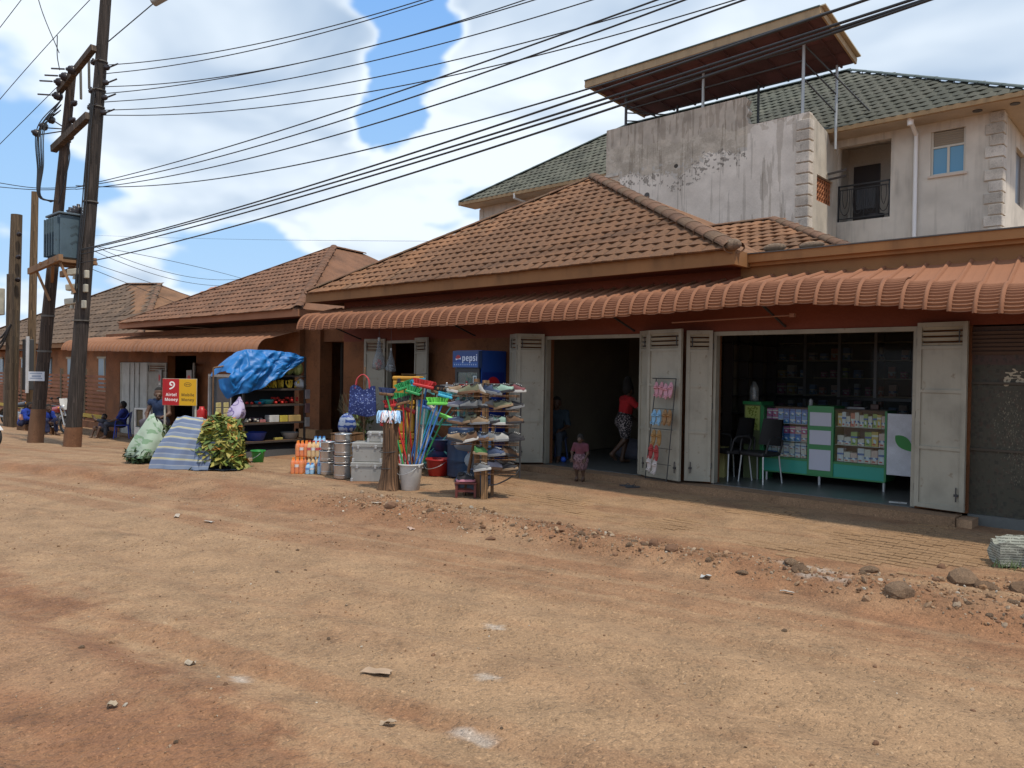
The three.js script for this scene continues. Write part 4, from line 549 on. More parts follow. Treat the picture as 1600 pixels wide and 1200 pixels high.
  for (let i = 0; i < 7; i++) { const t = P2(9.2 - (i % 3) * .15), m = P2(8.3), e = P2(5.7), o = -.15 - .19 * (i % 4) - .03 * i; part('jumper_wire', tube([[t[0] - .1, t[1], t[2] + .15], [m[0] + o, m[1] + .1 + .1 * (i % 2), m[2] + .45], [m[0] + o * .75, 7.2, m[2] + .5], [lerp(m[0], e[0], .6) + o * .25 - .1, 6.4, e[2] + .35], [e[0] + .05 * (i - 2), e[1] + .75, e[2] + .1]], .013, 40, 5), wireM, b); }
  part('jumper_wire', tube([P2(8.1).map((v, i) => v + [.1, 0, 0][i]), P2(7.7).map((v, i) => v + [.3, 0, -.05][i]), P2(7.0).map((v, i) => v + [.28, 0, 0][i]), P2(6.4).map((v, i) => v + [.12, 0, .05][i])], .014, 24, 5), wireM, b);
  for (const [h, o] of [[9.6, .2], [9.75, .75]]) { const c = P2(h); part('switch_rod', beam([c[0] + o + .15, c[1] + .35, c[2] - .12], [c[0] + o + .2, c[1] - .45, c[2] - .12], .05, .05), steelM, b); }
  const cross = (n, h2, h1, w, m) => { const s = P2(h2), e = P1(h1); single(n, [beam([s[0] - .35, s[1] - .1, s[2] + .17], [e[0] + .02, e[1] + .02, e[2] + .2], w, w * 1.2)], m, h2 > 9 ? 'upper grey timber brace joining the two leaning utility poles' : 'lower grey timber brace joining the two leaning utility poles', 'brace'); };
  const pg = mat(.24, .21, .18, .9, { map: T.wood }); cross('pole_brace', 9.55, 10.0, .13, pg); cross('pole_brace', 8.0, 8.3, .15, pg);
  // transformer
  const t = thing('transformer', 'blue-grey finned transformer on a platform between the two leaning poles', 'transformer', [-21.8, 4.62, -6.98], 0);
  const tm = mat(.10, .165, .225, .5, { map: T.dirtyMetal });
  part('tank', [rbox(.92, 1.08, .74, .02, [0, .56, 0])], tm, t); part('lid', [rbox(1.02, .05, .84, .015, [0, 1.13, 0])], mat(.10, .14, .17, .5), t);
  for (let i = 0; i < 5; i++) part('cooling_fin', rbox(.03, .96, .13, .008, [-.38 + i * .19, .55, .42]), tm, t);
  for (let i = 0; i < 3; i++) part('bushing', [insul([-.3 + i * .3, 1.15, -.1], [0, 1, 0], 1.5)], dkI, t); for (let i = 0; i < 3; i++) part('bushing', [insul([-.46, 1.0, -.2 + i * .2], [-1, .35, 0], .9)], dkI, t);
  for (let k = 0; k < 3; k++) part('painted_mark', [box(.004, .05, .16, [.462, .82 - k * .2, .06], [.6, 0, 0]), box(.004, .05, .14, [.462, .80 - k * .2, -.06], [-.7, 0, 0])], mat(.05, .08, .10, .6), t);
  const pf = thing('platform', 'rusty steel channel platform carrying the transformer', 'platform', [-22.05, 4.50, -6.98], 0);
  part('channel', [beam([-1.5, -.06, .42], [.95, .1, .42], .10, .16)], mat(.34, .20, .11, .8, { map: T.dirtyMetal }), pf); part('channel', [beam([-1.5, -.06, -.36], [.95, .1, -.36], .10, .16)], mat(.34, .20, .11, .8, { map: T.dirtyMetal }), pf);
  part('cross_bar', [-.4, .15, .7].map(x => beam([x, .06, -.5], [x, .06, .5], .09, .07)), mat(.34, .20, .11, .8, { map: T.dirtyMetal }), pf); part('strut', [beam([-1.0, -.06, .4], [-.85, -.85, .12], .06, .06), beam([.3, -.05, .4], [-.75, -.35, .1], .07, .07), beam([.8, 0, .4], [.95, -.75, .1], .06, .06)], mat(.34, .20, .11, .8, { map: T.dirtyMetal }), pf);
  // poles further along the verge
  const far = (x, z, y0, y1, r0, r1, lab, m, lean = .02) => { const f = h => [x + lean * h, y0 + h, z - lean * h * .8]; const o = thing('utility_pole', lab, 'utility pole'); part('pole', poleGeo(f, y1 - y0, r0, r1), m, o); return [o, f]; };
  const [fa, ff] = far(-33.6, -8.75, -.5, 7.6, .235, .19, 'thick weathered pole with side insulators and a meter box, behind the transformer poles', mat(.30, .25, .18, .9, { map: T.wood }));
  part('stub', poleGeo(h => [-33.1, -.5 + h, -8.6], 5.8, .16, .12), mat(.17, .14, .105, .9, { map: T.wood }), fa);
  for (let i = 0; i < 6; i++) { const c = ff(7.3 - (i >> 1) * .85); part('insulator', insul([c[0] + (i % 2 ? .3 : -.3), c[1], c[2]], [i % 2 ? 1 : -1, .3, 0], 1.1), dkI, fa); }
  part('meter_box', [rbox(.5, 1.0, .3, .03, [-33.8, 4.3, -8.4])], plain(.5, .48, .40, .6), fa);
  for (let i = 0; i < 3; i++) part('cable_loop', tube([[-34.6, 3.9 + i * .2, -8.2], [-34.0, 3.1 - i * .25, -8.2], [-33.3, 2.9 - i * .2, -8.3], [-32.6, 3.4, -8.5]], .035, 24, 5), wireM, fa);
  const [fb] = far(-33.2, -9.3, -.5, 8.5, .15, .12, 'slim tan pole standing beside the thick weathered pole', mat(.42, .32, .20, .9, { map: T.wood }), .012);
  part('meter_box', [rbox(.35, 1.9, .3, .03, [-32.75, 1.95, -9.1])], mat(.05, .05, .05, .6), fb); part('conduit', bar([-32.5, .9, -9.0], [-32.45, 3.0, -9.0], .06), plain(.6, .6, .6, .6), fb);
  const [fc] = far(-24.95, -5.9, -.3, 8.4, .13, .11, 'tan pole cut by the frame next to the parked motorcycle', mat(.40, .29, .18, .9, { map: T.wood }), 0);
  // wires: x0, z0, dx, dz, s0, s1, a, b, c  (height = a s^2 + b s + c)
  const W = (n, lab, list, r, grp) => { list.forEach(([x, z, dx, dz, s0, s1, a, b, c], wi) => { const g = new THREE.TubeGeometry(new THREE.CatmullRomCurve3(Array.from({ length: 18 }, (_, i) => { const s = lerp(s0, s1, i / 17); return V(x + dx * s, a * s * s + b * s + c, z + dz * s); })), 60, r, 5); single(n, g, wireM, list.length > 1 ? `${['topmost', 'second', 'third', 'fourth', 'fifth', 'sixth', 'lowest'][list.length < 7 && wi === list.length - 1 ? 6 : wi]} ${lab}` : lab, 'wire', null, 0, grp); }); };
  W('overhead_wire', 'wire down from the insulators high on the tall leaning pole', [[-20.9, -7.35, .971, -.238, .12, 23.9, .00926, -.1421, 9.512], [-20.9, -7.35, .971, -.238, .2, 24.1, .00864, -.1206, 9.296], [-20.9, -7.35, .971, -.238, .2, 26.1, .00985, -.156, 8.977], [-20.9, -7.35, .971, -.238, .12, 26.3, .00689, -.1096, 8.796], [-20.9, -7.35, .971, -.238, .2, 27.4, .00747, -.1253, 8.589], [-20.9, -7.35, .971, -.238, .12, 28.8, .00737, -.1397, 8.386], [-20.9, -7.35, .971, -.238, .2, 29.8, .00823, -.1637, 8.267]], .011, 'upper wires');
  W('overhead_wire', 'wire of those passing behind the poles at mid height', [[-21.2, -7.5, 1, .02, -1.9, 21.4, .00199, -.0766, 6.67], [-21.2, -7.5, 1, .02, -1.9, 21.7, .00301, -.0972, 6.618], [-21.2, -7.5, 1, .02, -1.9, 22.4, .00355, -.1142, 6.53], [-21.2, -7.5, 1, .02, -1.9, 23.6, .00505, -.1634, 6.535]], .011, 'middle wires');
  W('overhead_wire', 'wire in the close bundle leaving the tall pole beside the transformer', [[-21.2, -7, 1, .02, .2, 24, .00159, -.0217, 4.85], [-21.2, -7, 1, .02, .2, 24.4, .00137, -.0224, 4.821], [-21.2, -7, 1, .02, .2, 24.5, .00148, -.0213, 4.725], [-21.2, -7, 1, .02, .2, 24.6, .00209, -.0228, 4.509]], .013, 'lower wires');
  W('service_wire', 'thin service wire dropping from the tall pole behind the shop roof', [[-21.2, -7.1, -.673, -.74, 0, 13.2, .01106, -.0862, 5.085], [-21.2, -7.1, -.673, -.74, 0, 15, -.00215, .0726, 5.009], [-21.2, -7.1, -.673, -.74, 0, 10.7, .01136, -.0997, 4.964], [-21.2, -7.1, -.673, -.74, 0, 9.1, 0, -.0383, 4.602], [-21.2, -7.1, -.673, -.74, 0, 8.5, 0, -.0822, 4.468]], .008, 'service wires');
  W('high_wire', 'of the steep wires reaching the switch gear pole', [[-23, -6.9, -.97, .243, 1, 9, 0, -.5397, 12.738], [-23, -6.9, -.97, .243, -3, 8, -.01059, -.4638, 10.592], [-23, -6.9, -.97, .243, -.3, 8, 0, -.4396, 9.206]], .010, 'steep high wires');
  for (const [i, y] of [[0, 6.95], [1, 6.82]]) single('overhead_wire', tube([[-23.1, 6.82 - i * .05, -7.54], [-23.9, 6.78 - i * .05, -6.8], [-24.9, y, -5.95]], .011, 16, 5), wireM, ['upper short wire span between the switch gear pole and the tan pole', 'lower short wire span between the switch gear pole and the tan pole'][i], 'wire');
  W('stay_wire', 'stay wire with a grip rising from the tall leaning pole', [[-20.9, -7.35, .74, -.673, .1, 3.3, 0, .8636, 9.937]], .014);
  W('far_wire', 'faint distant wire above the shop roof', [[-30, -24, 1, 0, -40, 11, .00022, -.1078, 8.341]], .008);
  single('lead_wire', [tube([[-22.6, 10.6, -6.9], [-22.75, 10.1, -6.95], [-22.72, 9.75, -7.0]], .012, 16, 5), tube([[-23.2, 12.6, -6.4], [-22.9, 11.3, -6.6], [-22.45, 10.1, -6.9]], .012, 16, 5)], wireM, 'lead wires dropping onto the switch gear', 'wire');
  single('street_lamp_head', [rbox(.6, .16, .25, .06, [-19.75, 11.25, -8.4], [0, .7, .5])], plain(.4, .42, .40, .5), 'grey line clamp at the end of the stay wire', 'clamp');
}
// ---------------------------------------------------------------- people
function meshField(prims, cell, k, colour) {      // smooth union of tapered capsules, meshed with surface nets
  let lo = [1e9, 1e9, 1e9], hi = [-1e9, -1e9, -1e9];
  for (const [a, b, ra, rb] of prims) for (let i = 0; i < 3; i++) { lo[i] = Math.min(lo[i], a[i] - ra, b[i] - rb); hi[i] = Math.max(hi[i], a[i] + ra, b[i] + rb); }
  const n = [0, 1, 2].map(i => Math.ceil((hi[i] - lo[i] + 4 * cell) / cell) + 1), o = lo.map(v => v - 2 * cell), F = new Float32Array(n[0] * n[1] * n[2]).fill(1e3);
  const pre = prims.map(([a, b, ra, rb]) => { const d = [b[0] - a[0], b[1] - a[1], b[2] - a[2]]; return [a, d, Math.max(1e-9, d[0] ** 2 + d[1] ** 2 + d[2] ** 2), ra, rb]; });
  let q = 0;
  for (let z = 0; z < n[2]; z++) for (let y = 0; y < n[1]; y++) for (let x = 0; x < n[0]; x++, q++) {
    const px = o[0] + x * cell, py = o[1] + y * cell, pz = o[2] + z * cell; let f = 1e3;
    for (const [a, d, l2, ra, rb] of pre) { const ex = px - a[0], ey = py - a[1], ez = pz - a[2], t = clamp((ex * d[0] + ey * d[1] + ez * d[2]) / l2), s = Math.hypot(ex - d[0] * t, ey - d[1] * t, ez - d[2] * t) - lerp(ra, rb, t); const h = clamp(.5 + .5 * (f - s) / k); f = f > 100 ? s : lerp(f, s, h) - k * h * (1 - h); }
    F[q] = f;
  }
  const id = new Int32Array(F.length).fill(-1), P = [], I = [], nx = n[0], nxy = n[0] * n[1], at = (x, y, z) => x + y * nx + z * nxy;
  for (let z = 0; z < n[2] - 1; z++) for (let y = 0; y < n[1] - 1; y++) for (let x = 0; x < nx - 1; x++) {
    const c = at(x, y, z); let m = 0, s = [0, 0, 0], e = 0; const v = [];
    for (let i = 0; i < 8; i++) { v[i] = F[c + (i & 1) + ((i >> 1) & 1) * nx + (i >> 2) * nxy]; if (v[i] < 0) m |= 1 << i; }
    if (m === 0 || m === 255) continue;
    for (let i = 0; i < 8; i++) for (const b of [1, 2, 4]) if (!(i & b)) { const j = i | b; if ((v[i] < 0) !== (v[j] < 0)) { const t = v[i] / (v[i] - v[j]); s[0] += (i & 1) + (b === 1 ? t : 0); s[1] += ((i >> 1) & 1) + (b === 2 ? t : 0); s[2] += (i >> 2) + (b === 4 ? t : 0); e++; } }
    id[c] = P.length / 3; P.push(o[0] + (x + s[0] / e) * cell, o[1] + (y + s[1] / e) * cell, o[2] + (z + s[2] / e) * cell);
  }
  for (let z = 1; z < n[2] - 1; z++) for (let y = 1; y < n[1] - 1; y++) for (let x = 1; x < nx - 1; x++) {
    const c = at(x, y, z), i0 = F[c] < 0;
    [[1, nx, nxy], [nx, nxy, 1], [nxy, 1, nx]].forEach(([a, b, d]) => { if (i0 !== (F[c + a] < 0)) { const A = id[c], B = id[c - b], D = id[c - b - d], E = id[c - d]; if (A < 0 || B < 0 || D < 0 || E < 0) return; if (i0) I.push(A, B, D, A, D, E); else I.push(A, D, B, A, E, D); } });
  }
  const g = new THREE.BufferGeometry(); g.setAttribute('position', new THREE.Float32BufferAttribute(P, 3)); g.setAttribute('uv', new THREE.Float32BufferAttribute(new Array(P.length / 3 * 2).fill(0), 2)); g.setIndex(I); g.computeVertexNormals(); return g;
}
const mix3 = (a, b, t) => [lerp(a[0], b[0], t), lerp(a[1], b[1], t), lerp(a[2], b[2], t)];
function hand(w, dir, palm, s) {                   // palm, four unequal curled fingers, thumb from the side
  const d = V(...dir).normalize(), n = V(...palm).normalize(), x = d.clone().cross(n).normalize(), pt = (a, b, c) => { const p = V(...w).addScaledVector(d, a * s).addScaledVector(x, b * s).addScaledVector(n, c * s); return [p.x, p.y, p.z]; };
  const out = [[pt(0, 0, 0), pt(.07, .012, 0), .026 * s, .03 * s], [pt(.0, 0, 0), pt(.07, -.016, 0), .024 * s, .026 * s]];
  [[.03, .075], [.01, .085], [-.011, .08], [-.03, .062]].forEach(([b, l]) => { const k0 = pt(.085, b, 0), k1 = pt(.085 + l * .5, b * 1.1, .012), k2 = pt(.085 + l * .8, b * 1.1, .035); out.push([k0, k1, .0095 * s, .009 * s], [k1, k2, .009 * s, .0075 * s]); });
  out.push([pt(.02, .028, .004), pt(.06, .058, .018), .012 * s, .0105 * s], [pt(.06, .058, .018), pt(.088, .062, .032), .0105 * s, .0085 * s]); return out;
}
function person(o) {                                // joints in metres, the figure's own axes: faces +z
  const J = o.J, s = o.s || 1, g = thing('person', o.label, 'person', o.p, o.turn, o.group), skin = mat(...(o.skin || [.075, .038, .022]), .55);
  const limb = { torso: [[J.pelvis, J.waist, .135 * s, .115 * s], [J.waist, J.chest, .115 * s, .14 * s], [J.chest, J.neck, .13 * s, .06 * s], [J.shL, J.shR, .065 * s, .065 * s], [J.hipL, J.hipR, .10 * s, .10 * s]], armL: [[J.shL, J.elL, .052 * s, .042 * s], [J.elL, J.wrL, .041 * s, .028 * s]], armR: [[J.shR, J.elR, .052 * s, .042 * s], [J.elR, J.wrR, .041 * s, .028 * s]], legL: [[J.hipL, J.knL, .09 * s, .058 * s], [J.knL, J.anL, .06 * s, .036 * s]], legR: [[J.hipR, J.knR, .09 * s, .058 * s], [J.knR, J.anR, .06 * s, .036 * s]] };
  const foot = (a, t) => [[a, mix3(a, t, .2), .04 * s, .042 * s], [[a[0], a[1] - .03 * s, a[2]], t, .036 * s, .03 * s]];
  const body = meshField([...limb.torso, ...limb.armL, ...limb.armR, ...limb.legL, ...limb.legR, ...foot(J.anL, J.toL), ...foot(J.anR, J.toR), [J.neck, J.head, .052 * s, .05 * s]], .016, .035);
  const f = V(...(o.face || [0, 0, 1])).normalize(), up = V(...(o.headUp || [0, 1, 0])), rt = up.clone().cross(f).normalize(), H = (a, b, c) => { const p = V(...J.head).addScaledVector(rt, a * s).addScaledVector(up, b * s).addScaledVector(f, c * s); return [p.x, p.y, p.z]; };
  const head = meshField([[H(0, .10, -.01), H(0, .14, -.01), .088 * s, .092 * s], [H(0, .02, .035), H(0, .06, .03), .05 * s, .07 * s], [H(0, .075, .10), H(0, .05, .118), .012 * s, .017 * s], [H(-.022, .018, .088), H(.022, .018, .088), .011 * s, .011 * s], [H(-.035, .10, .078), H(.035, .10, .078), .018 * s, .018 * s], [H(-.09, .06, -.005), H(-.092, .095, -.012), .014 * s, .018 * s], [H(.09, .06, -.005), H(.092, .095, -.012), .014 * s, .018 * s], [H(0, .0, -.02), J.neck, .05 * s, .055 * s]], .009, .02);
  const hands = [['L', 1], ['R', -1]].map(([k]) => { const w = J['wr' + k], e = J['el' + k], d = [w[0] - e[0], w[1] - e[1], w[2] - e[2]]; return meshField(hand(w, d, (o['palm' + k]) || [0, -.3, 1], s), .0055, .006); });
  const bm = part('body', [body, head, ...hands], skin, g);
  if (o.eyes !== false) part('eyes', [-1, 1].map(k => ball(.010 * s, H(.032 * k, .082, .089), [1.1, .5, .5], 8)), mat(.42, .39, .36, .4), bm), part('pupils', [-1, 1].map(k => ball(.0075 * s, H(.032 * k, .082, .096), [1, 1, .6], 8)), M.black, bm);
  part('hair', o.hair ? meshField(o.hair(H, s), .012, .03) : meshField([[H(0, .135, -.03), H(0, .16, -.015), .098 * s, .09 * s], [H(0, .09, -.06), H(0, .06, -.06), .07 * s, .05 * s]], .012, .02), mat(.012, .010, .009, .9), bm);
  const cut = (seg, t) => [seg[0], mix3(seg[0], seg[1], t), seg[2], lerp(seg[2], seg[3], t)];
  for (const c of o.clothes) {
    let pr = [];
    if (c.torso) pr.push(...limb.torso.slice(0, 4).map((p, i) => i === 2 ? cut(p, .55) : p));
    if (c.sleeve !== undefined) for (const a of [limb.armL, limb.armR]) { pr.push(cut(a[0], Math.min(1, c.sleeve))); if (c.sleeve > 1) pr.push(cut(a[1], c.sleeve - 1)); }
    if (c.legs !== undefined) { pr.push(limb.torso[4], [J.pelvis, mix3(J.pelvis, J.waist, .5), .135 * s, .12 * s]); for (const a of [limb.legL, limb.legR]) { pr.push(cut(a[0], Math.min(1, c.legs))); if (c.legs > 1) pr.push(cut(a[1], c.legs - 1)); } }
    if (c.extra) pr.push(...c.extra);
    const gr = c.grow || .014; const cg = meshField(pr.map(p => [p[0], p[1], p[2] + gr, p[3] + gr]), .014, .03), cp = cg.attributes.position, cn = cg.attributes.normal; for (let i = 0; i < cp.count; i++) { const x = cp.getX(i), y = cp.getY(i), z = cp.getZ(i), k = (Math.abs(fbm3(x * 9 + 3, y * 5 + x * 4, z * 9 + 7, 3) - .5) - .12) * .09 * s; cp.setXYZ(i, x + cn.getX(i) * k, y + cn.getY(i) * k, z + cn.getZ(i) * k); } cg.computeVertexNormals(); part(c.name, cg, c.m, bm);
  }
  return g;
}
const cloth = (r, g, b) => mat(r, g, b, .95, { map: T.fine });
// ---------------------------------------------------------------- street goods
rnd = rngOf(81);
const G0 = (x, z) => inPave(x, z) ? macro(x, z) + .006 : ground(x, z);
function bucketGeo(r0, r1, h) { return lathe([[0, 0], [r0, 0], [r1 - .008, h - .03], [r1 + .01, h - .03], [r1 + .012, h], [r1 - .012, h], [r0 - .012, .014], [0, .014]], null, null, 28); }
function bucket(r0, r1, h, m, p, label, name = 'bucket') { const o = thing(name, label, name.replace('_', ' '), p); part('shell', bucketGeo(r0, r1, h), m, o); part('handle', tube([[-r1, h - .03, 0], [-r1 * .8, h - .12, r1 * .75], [0, h - .17, r1 + .03], [r1 * .8, h - .12, r1 * .75], [r1, h - .03, 0]], .005, 20, 5), M.steel, o); for (const s of [-1, 1]) part('ear', box(.02, .035, .03, [s * (r1 + .01), h - .03, 0]), m, o); return o; }
// --- timber stump with a mop head
{
  const p = [-9.75, G0(-9.75, -7.83), -7.83], o = thing('tree_stump', 'tall bare tree stump post with flared foot in front of the metal chests', 'stump', p);
  part('trunk', grid(22, 26, (u, v) => { const a = u * Math.PI * 2, r = lerp(.165, .125, Math.min(1, v * 2.2)) * (1 + .35 * Math.exp(-v * 9) * (.6 + .5 * Math.sin(a * 4)) + .16 * (vn(Math.cos(a) * 2 + 4, v * 5 + Math.sin(a) * 2) - .5) + .03 * Math.sin(a * 9 + v * 5)) * (1 + .12 * v * v); return [Math.cos(a) * r + .03 * Math.sin(v * 3), v * 1.16, Math.sin(a) * r * .9]; }), mat(.36, .23, .14, .9, { map: T.wood, bumpMap: T.wood, bumpScale: .02 }), o);
  part('cut_top', cyl(.135, .13, .02, [0, 1.16, 0]), mat(.42, .28, .17, .9, { map: T.wood }), o);
  part('wire_tie', [.36, .62].map(y => place(new THREE.TorusGeometry(.16, .006, 5, 24), [0, y, 0], [Math.PI / 2 + .1, 0, 0])), M.darkMetal, o);
  const mop = thing('mop_head', 'fluffy blue, white and pink mop head laid on top of the stump', 'mop head', [p[0], p[1] + 1.18, p[2]], .74);
  const cols = [mat(.35, .58, .82, .95), mat(.75, .76, .8, .95), mat(.72, .42, .46, .95)], strands = [[], [], []];
  for (let i = 0; i < 120; i++) { const x = R(-.16, .16), s = rnd() < .5 ? -1 : 1, l = R(.12, .2); strands[Math.abs(x) > .1 ? 0 : i % 3].push(tube([[x, .05 + R(0, .03), 0], [x * 1.1 + R(-.02, .02), .06 + R(0, .025), s * .07], [x * 1.2 + R(-.03, .03), -.01, s * l * .8], [x * 1.22 + R(-.03, .03), -.06 - R(0, .05), s * l * .85]], .010, 8, 5)); }
  strands.forEach((s, i) => part('strands', s, cols[i], mop)); part('clamp', rbox(.3, .04, .07, .012, [0, .03, 0]), mat(.5, .06, .05, .5), mop);
}
// --- white bucket of brooms
const wb = [-9.51, G0(-9.51, -8.07), -8.07];
bucket(.15, .195, .42, plain(.70, .70, .68, .45), wb, 'white plastic bucket holding a fan of brooms and mops');
bucket(.17, .22, .30, mat(.40, .02, .02, .4), [-10.19, G0(-10.19, -9.29), -9.29], 'red plastic bucket beside the turquoise stand');
{
  const rt = V(.74, 0, -.673), hm = { red: mat(.50, .03, .03, .4), green: mat(.03, .30, .09, .4), white: plain(.72, .70, .64, .5), wood: M.wood, blue: mat(.05, .18, .52, .4), lime: mat(.16, .62, .10, .45), dark: mat(.03, .03, .035, .6), navy: mat(.03, .05, .14, .6), cyan: mat(.05, .42, .60, .5) };
  const list = [[-.34, 1.34, 'red', 'red', 'bristle', 'red broom with red handle leaning left over the stump'], [-.26, 1.18, 'red', 'dark', 'flat', 'red handled squeegee with black blade'], [-.14, 1.28, 'red', 'red', 'tube', 'dark red handled tube mop leaning behind the brooms'], [-.36, 1.52, 'green', 'navy', 'bristle', 'green handled broom with navy bristles'], [-.10, 1.62, 'green', 'green', 'bristle', 'green broom standing among the others in the bucket'], [.02, 1.46, 'white', 'wood', 'flat', 'white handled brush with plain wooden head'], [.10, 1.55, 'wood', 'green', 'bristle', 'wooden handled brush with green bristles'], [.05, 1.67, 'blue', 'cyan', 'bristle', 'blue handled broom with cyan head'], [.18, 1.66, 'wood', 'red', 'wide', 'wide red yard broom topping the bundle'], [.30, 1.64, 'blue', 'red', 'bristle', 'blue handled broom with red head'], [.34, 1.55, 'white', 'dark', 'bristle', 'white handled broom with black bristles'], [.48, 1.38, 'blue', 'lime', 'wide', 'blue handled broom with bright lime head'], [.40, 1.62, 'wood', 'dark', 'flat', 'wooden handled squeegee with black blade at the top of the bundle'], [-.20, 1.44, 'wood', 'green', 'wide', 'wooden handled yard broom with wide green head leaning left'], [-.05, 1.38, 'red', 'dark', 'bristle', 'red handled broom with black bristles in the middle of the bundle'], [.24, 1.42, 'green', 'wood', 'bristle', 'green handled broom with natural bristles'], [.56, 1.5, 'blue', 'cyan', 'flat', 'blue handled squeegee with cyan head leaning towards the shoe rack'], [.38, 1.3, 'cyan', 'white', 'tube', 'cyan handled mop with white roll'], [.14, 1.32, 'white', 'blue', 'bristle', 'white handled broom with blue bristles'], [-.30, 1.02, 'wood', 'red', 'flat', 'wooden handled brush with short red head low in the bundle'], [.5, 1.18, 'green', 'lime', 'tube', 'green handled mop with lime roll low in the bundle']];
  list.forEach(([dx, y, h, hd, kind, lab], i) => {
    const o = thing('broom', lab, 'broom', [wb[0], wb[1], wb[2]], 0, 'brooms in the white bucket'), ang = i * 2.4, b = [Math.cos(ang) * .1, .03, Math.sin(ang) * .1], t = [rt.x * dx + .05 * Math.cos(ang), y, rt.z * dx + .1 * Math.sin(ang)];
    part('handle', bar(b, t, .014, .014, 10), hm[h], o); const d = V(t[0] - b[0], t[1] - b[1], t[2] - b[2]).normalize(), w = kind === 'wide' ? .34 : .24;
    const q = new THREE.Matrix4().makeBasis(rt.clone().applyAxisAngle(V(0, 1, 0), R(-.5, .5)), V(0, 1, 0), V(.673, 0, .74)); const e = new THREE.Euler().setFromRotationMatrix(q), tilt = R(-.35, .35) + dx * .6;
    const head = g => { place(g, null, [0, 0, -tilt]); place(g, t, [e.x, e.y, e.z]); return g; };
    part('head', kind === 'tube' ? head(place(cyl(.035, .035, .26, null, [0, 0, 1.2]), [0, 0, 0])) : head(rbox(w, .045, .07, .015, [0, .01, 0])), hd === 'dark' || hd === 'navy' ? hm.wood : hm[hd], o);
    if (kind !== 'tube') { const br = []; for (let k = 0; k < 26; k++) br.push(head(place(new THREE.CylinderGeometry(.012, .009, kind === 'flat' ? .035 : .085, 5), [(k / 25 - .5) * w * .95, kind === 'flat' ? .05 : .07, R(-.022, .022)], [R(-.2, .2), 0, -(k / 25 - .5) * .9]))); part('bristles', br, hm[hd], o); }
  });
}
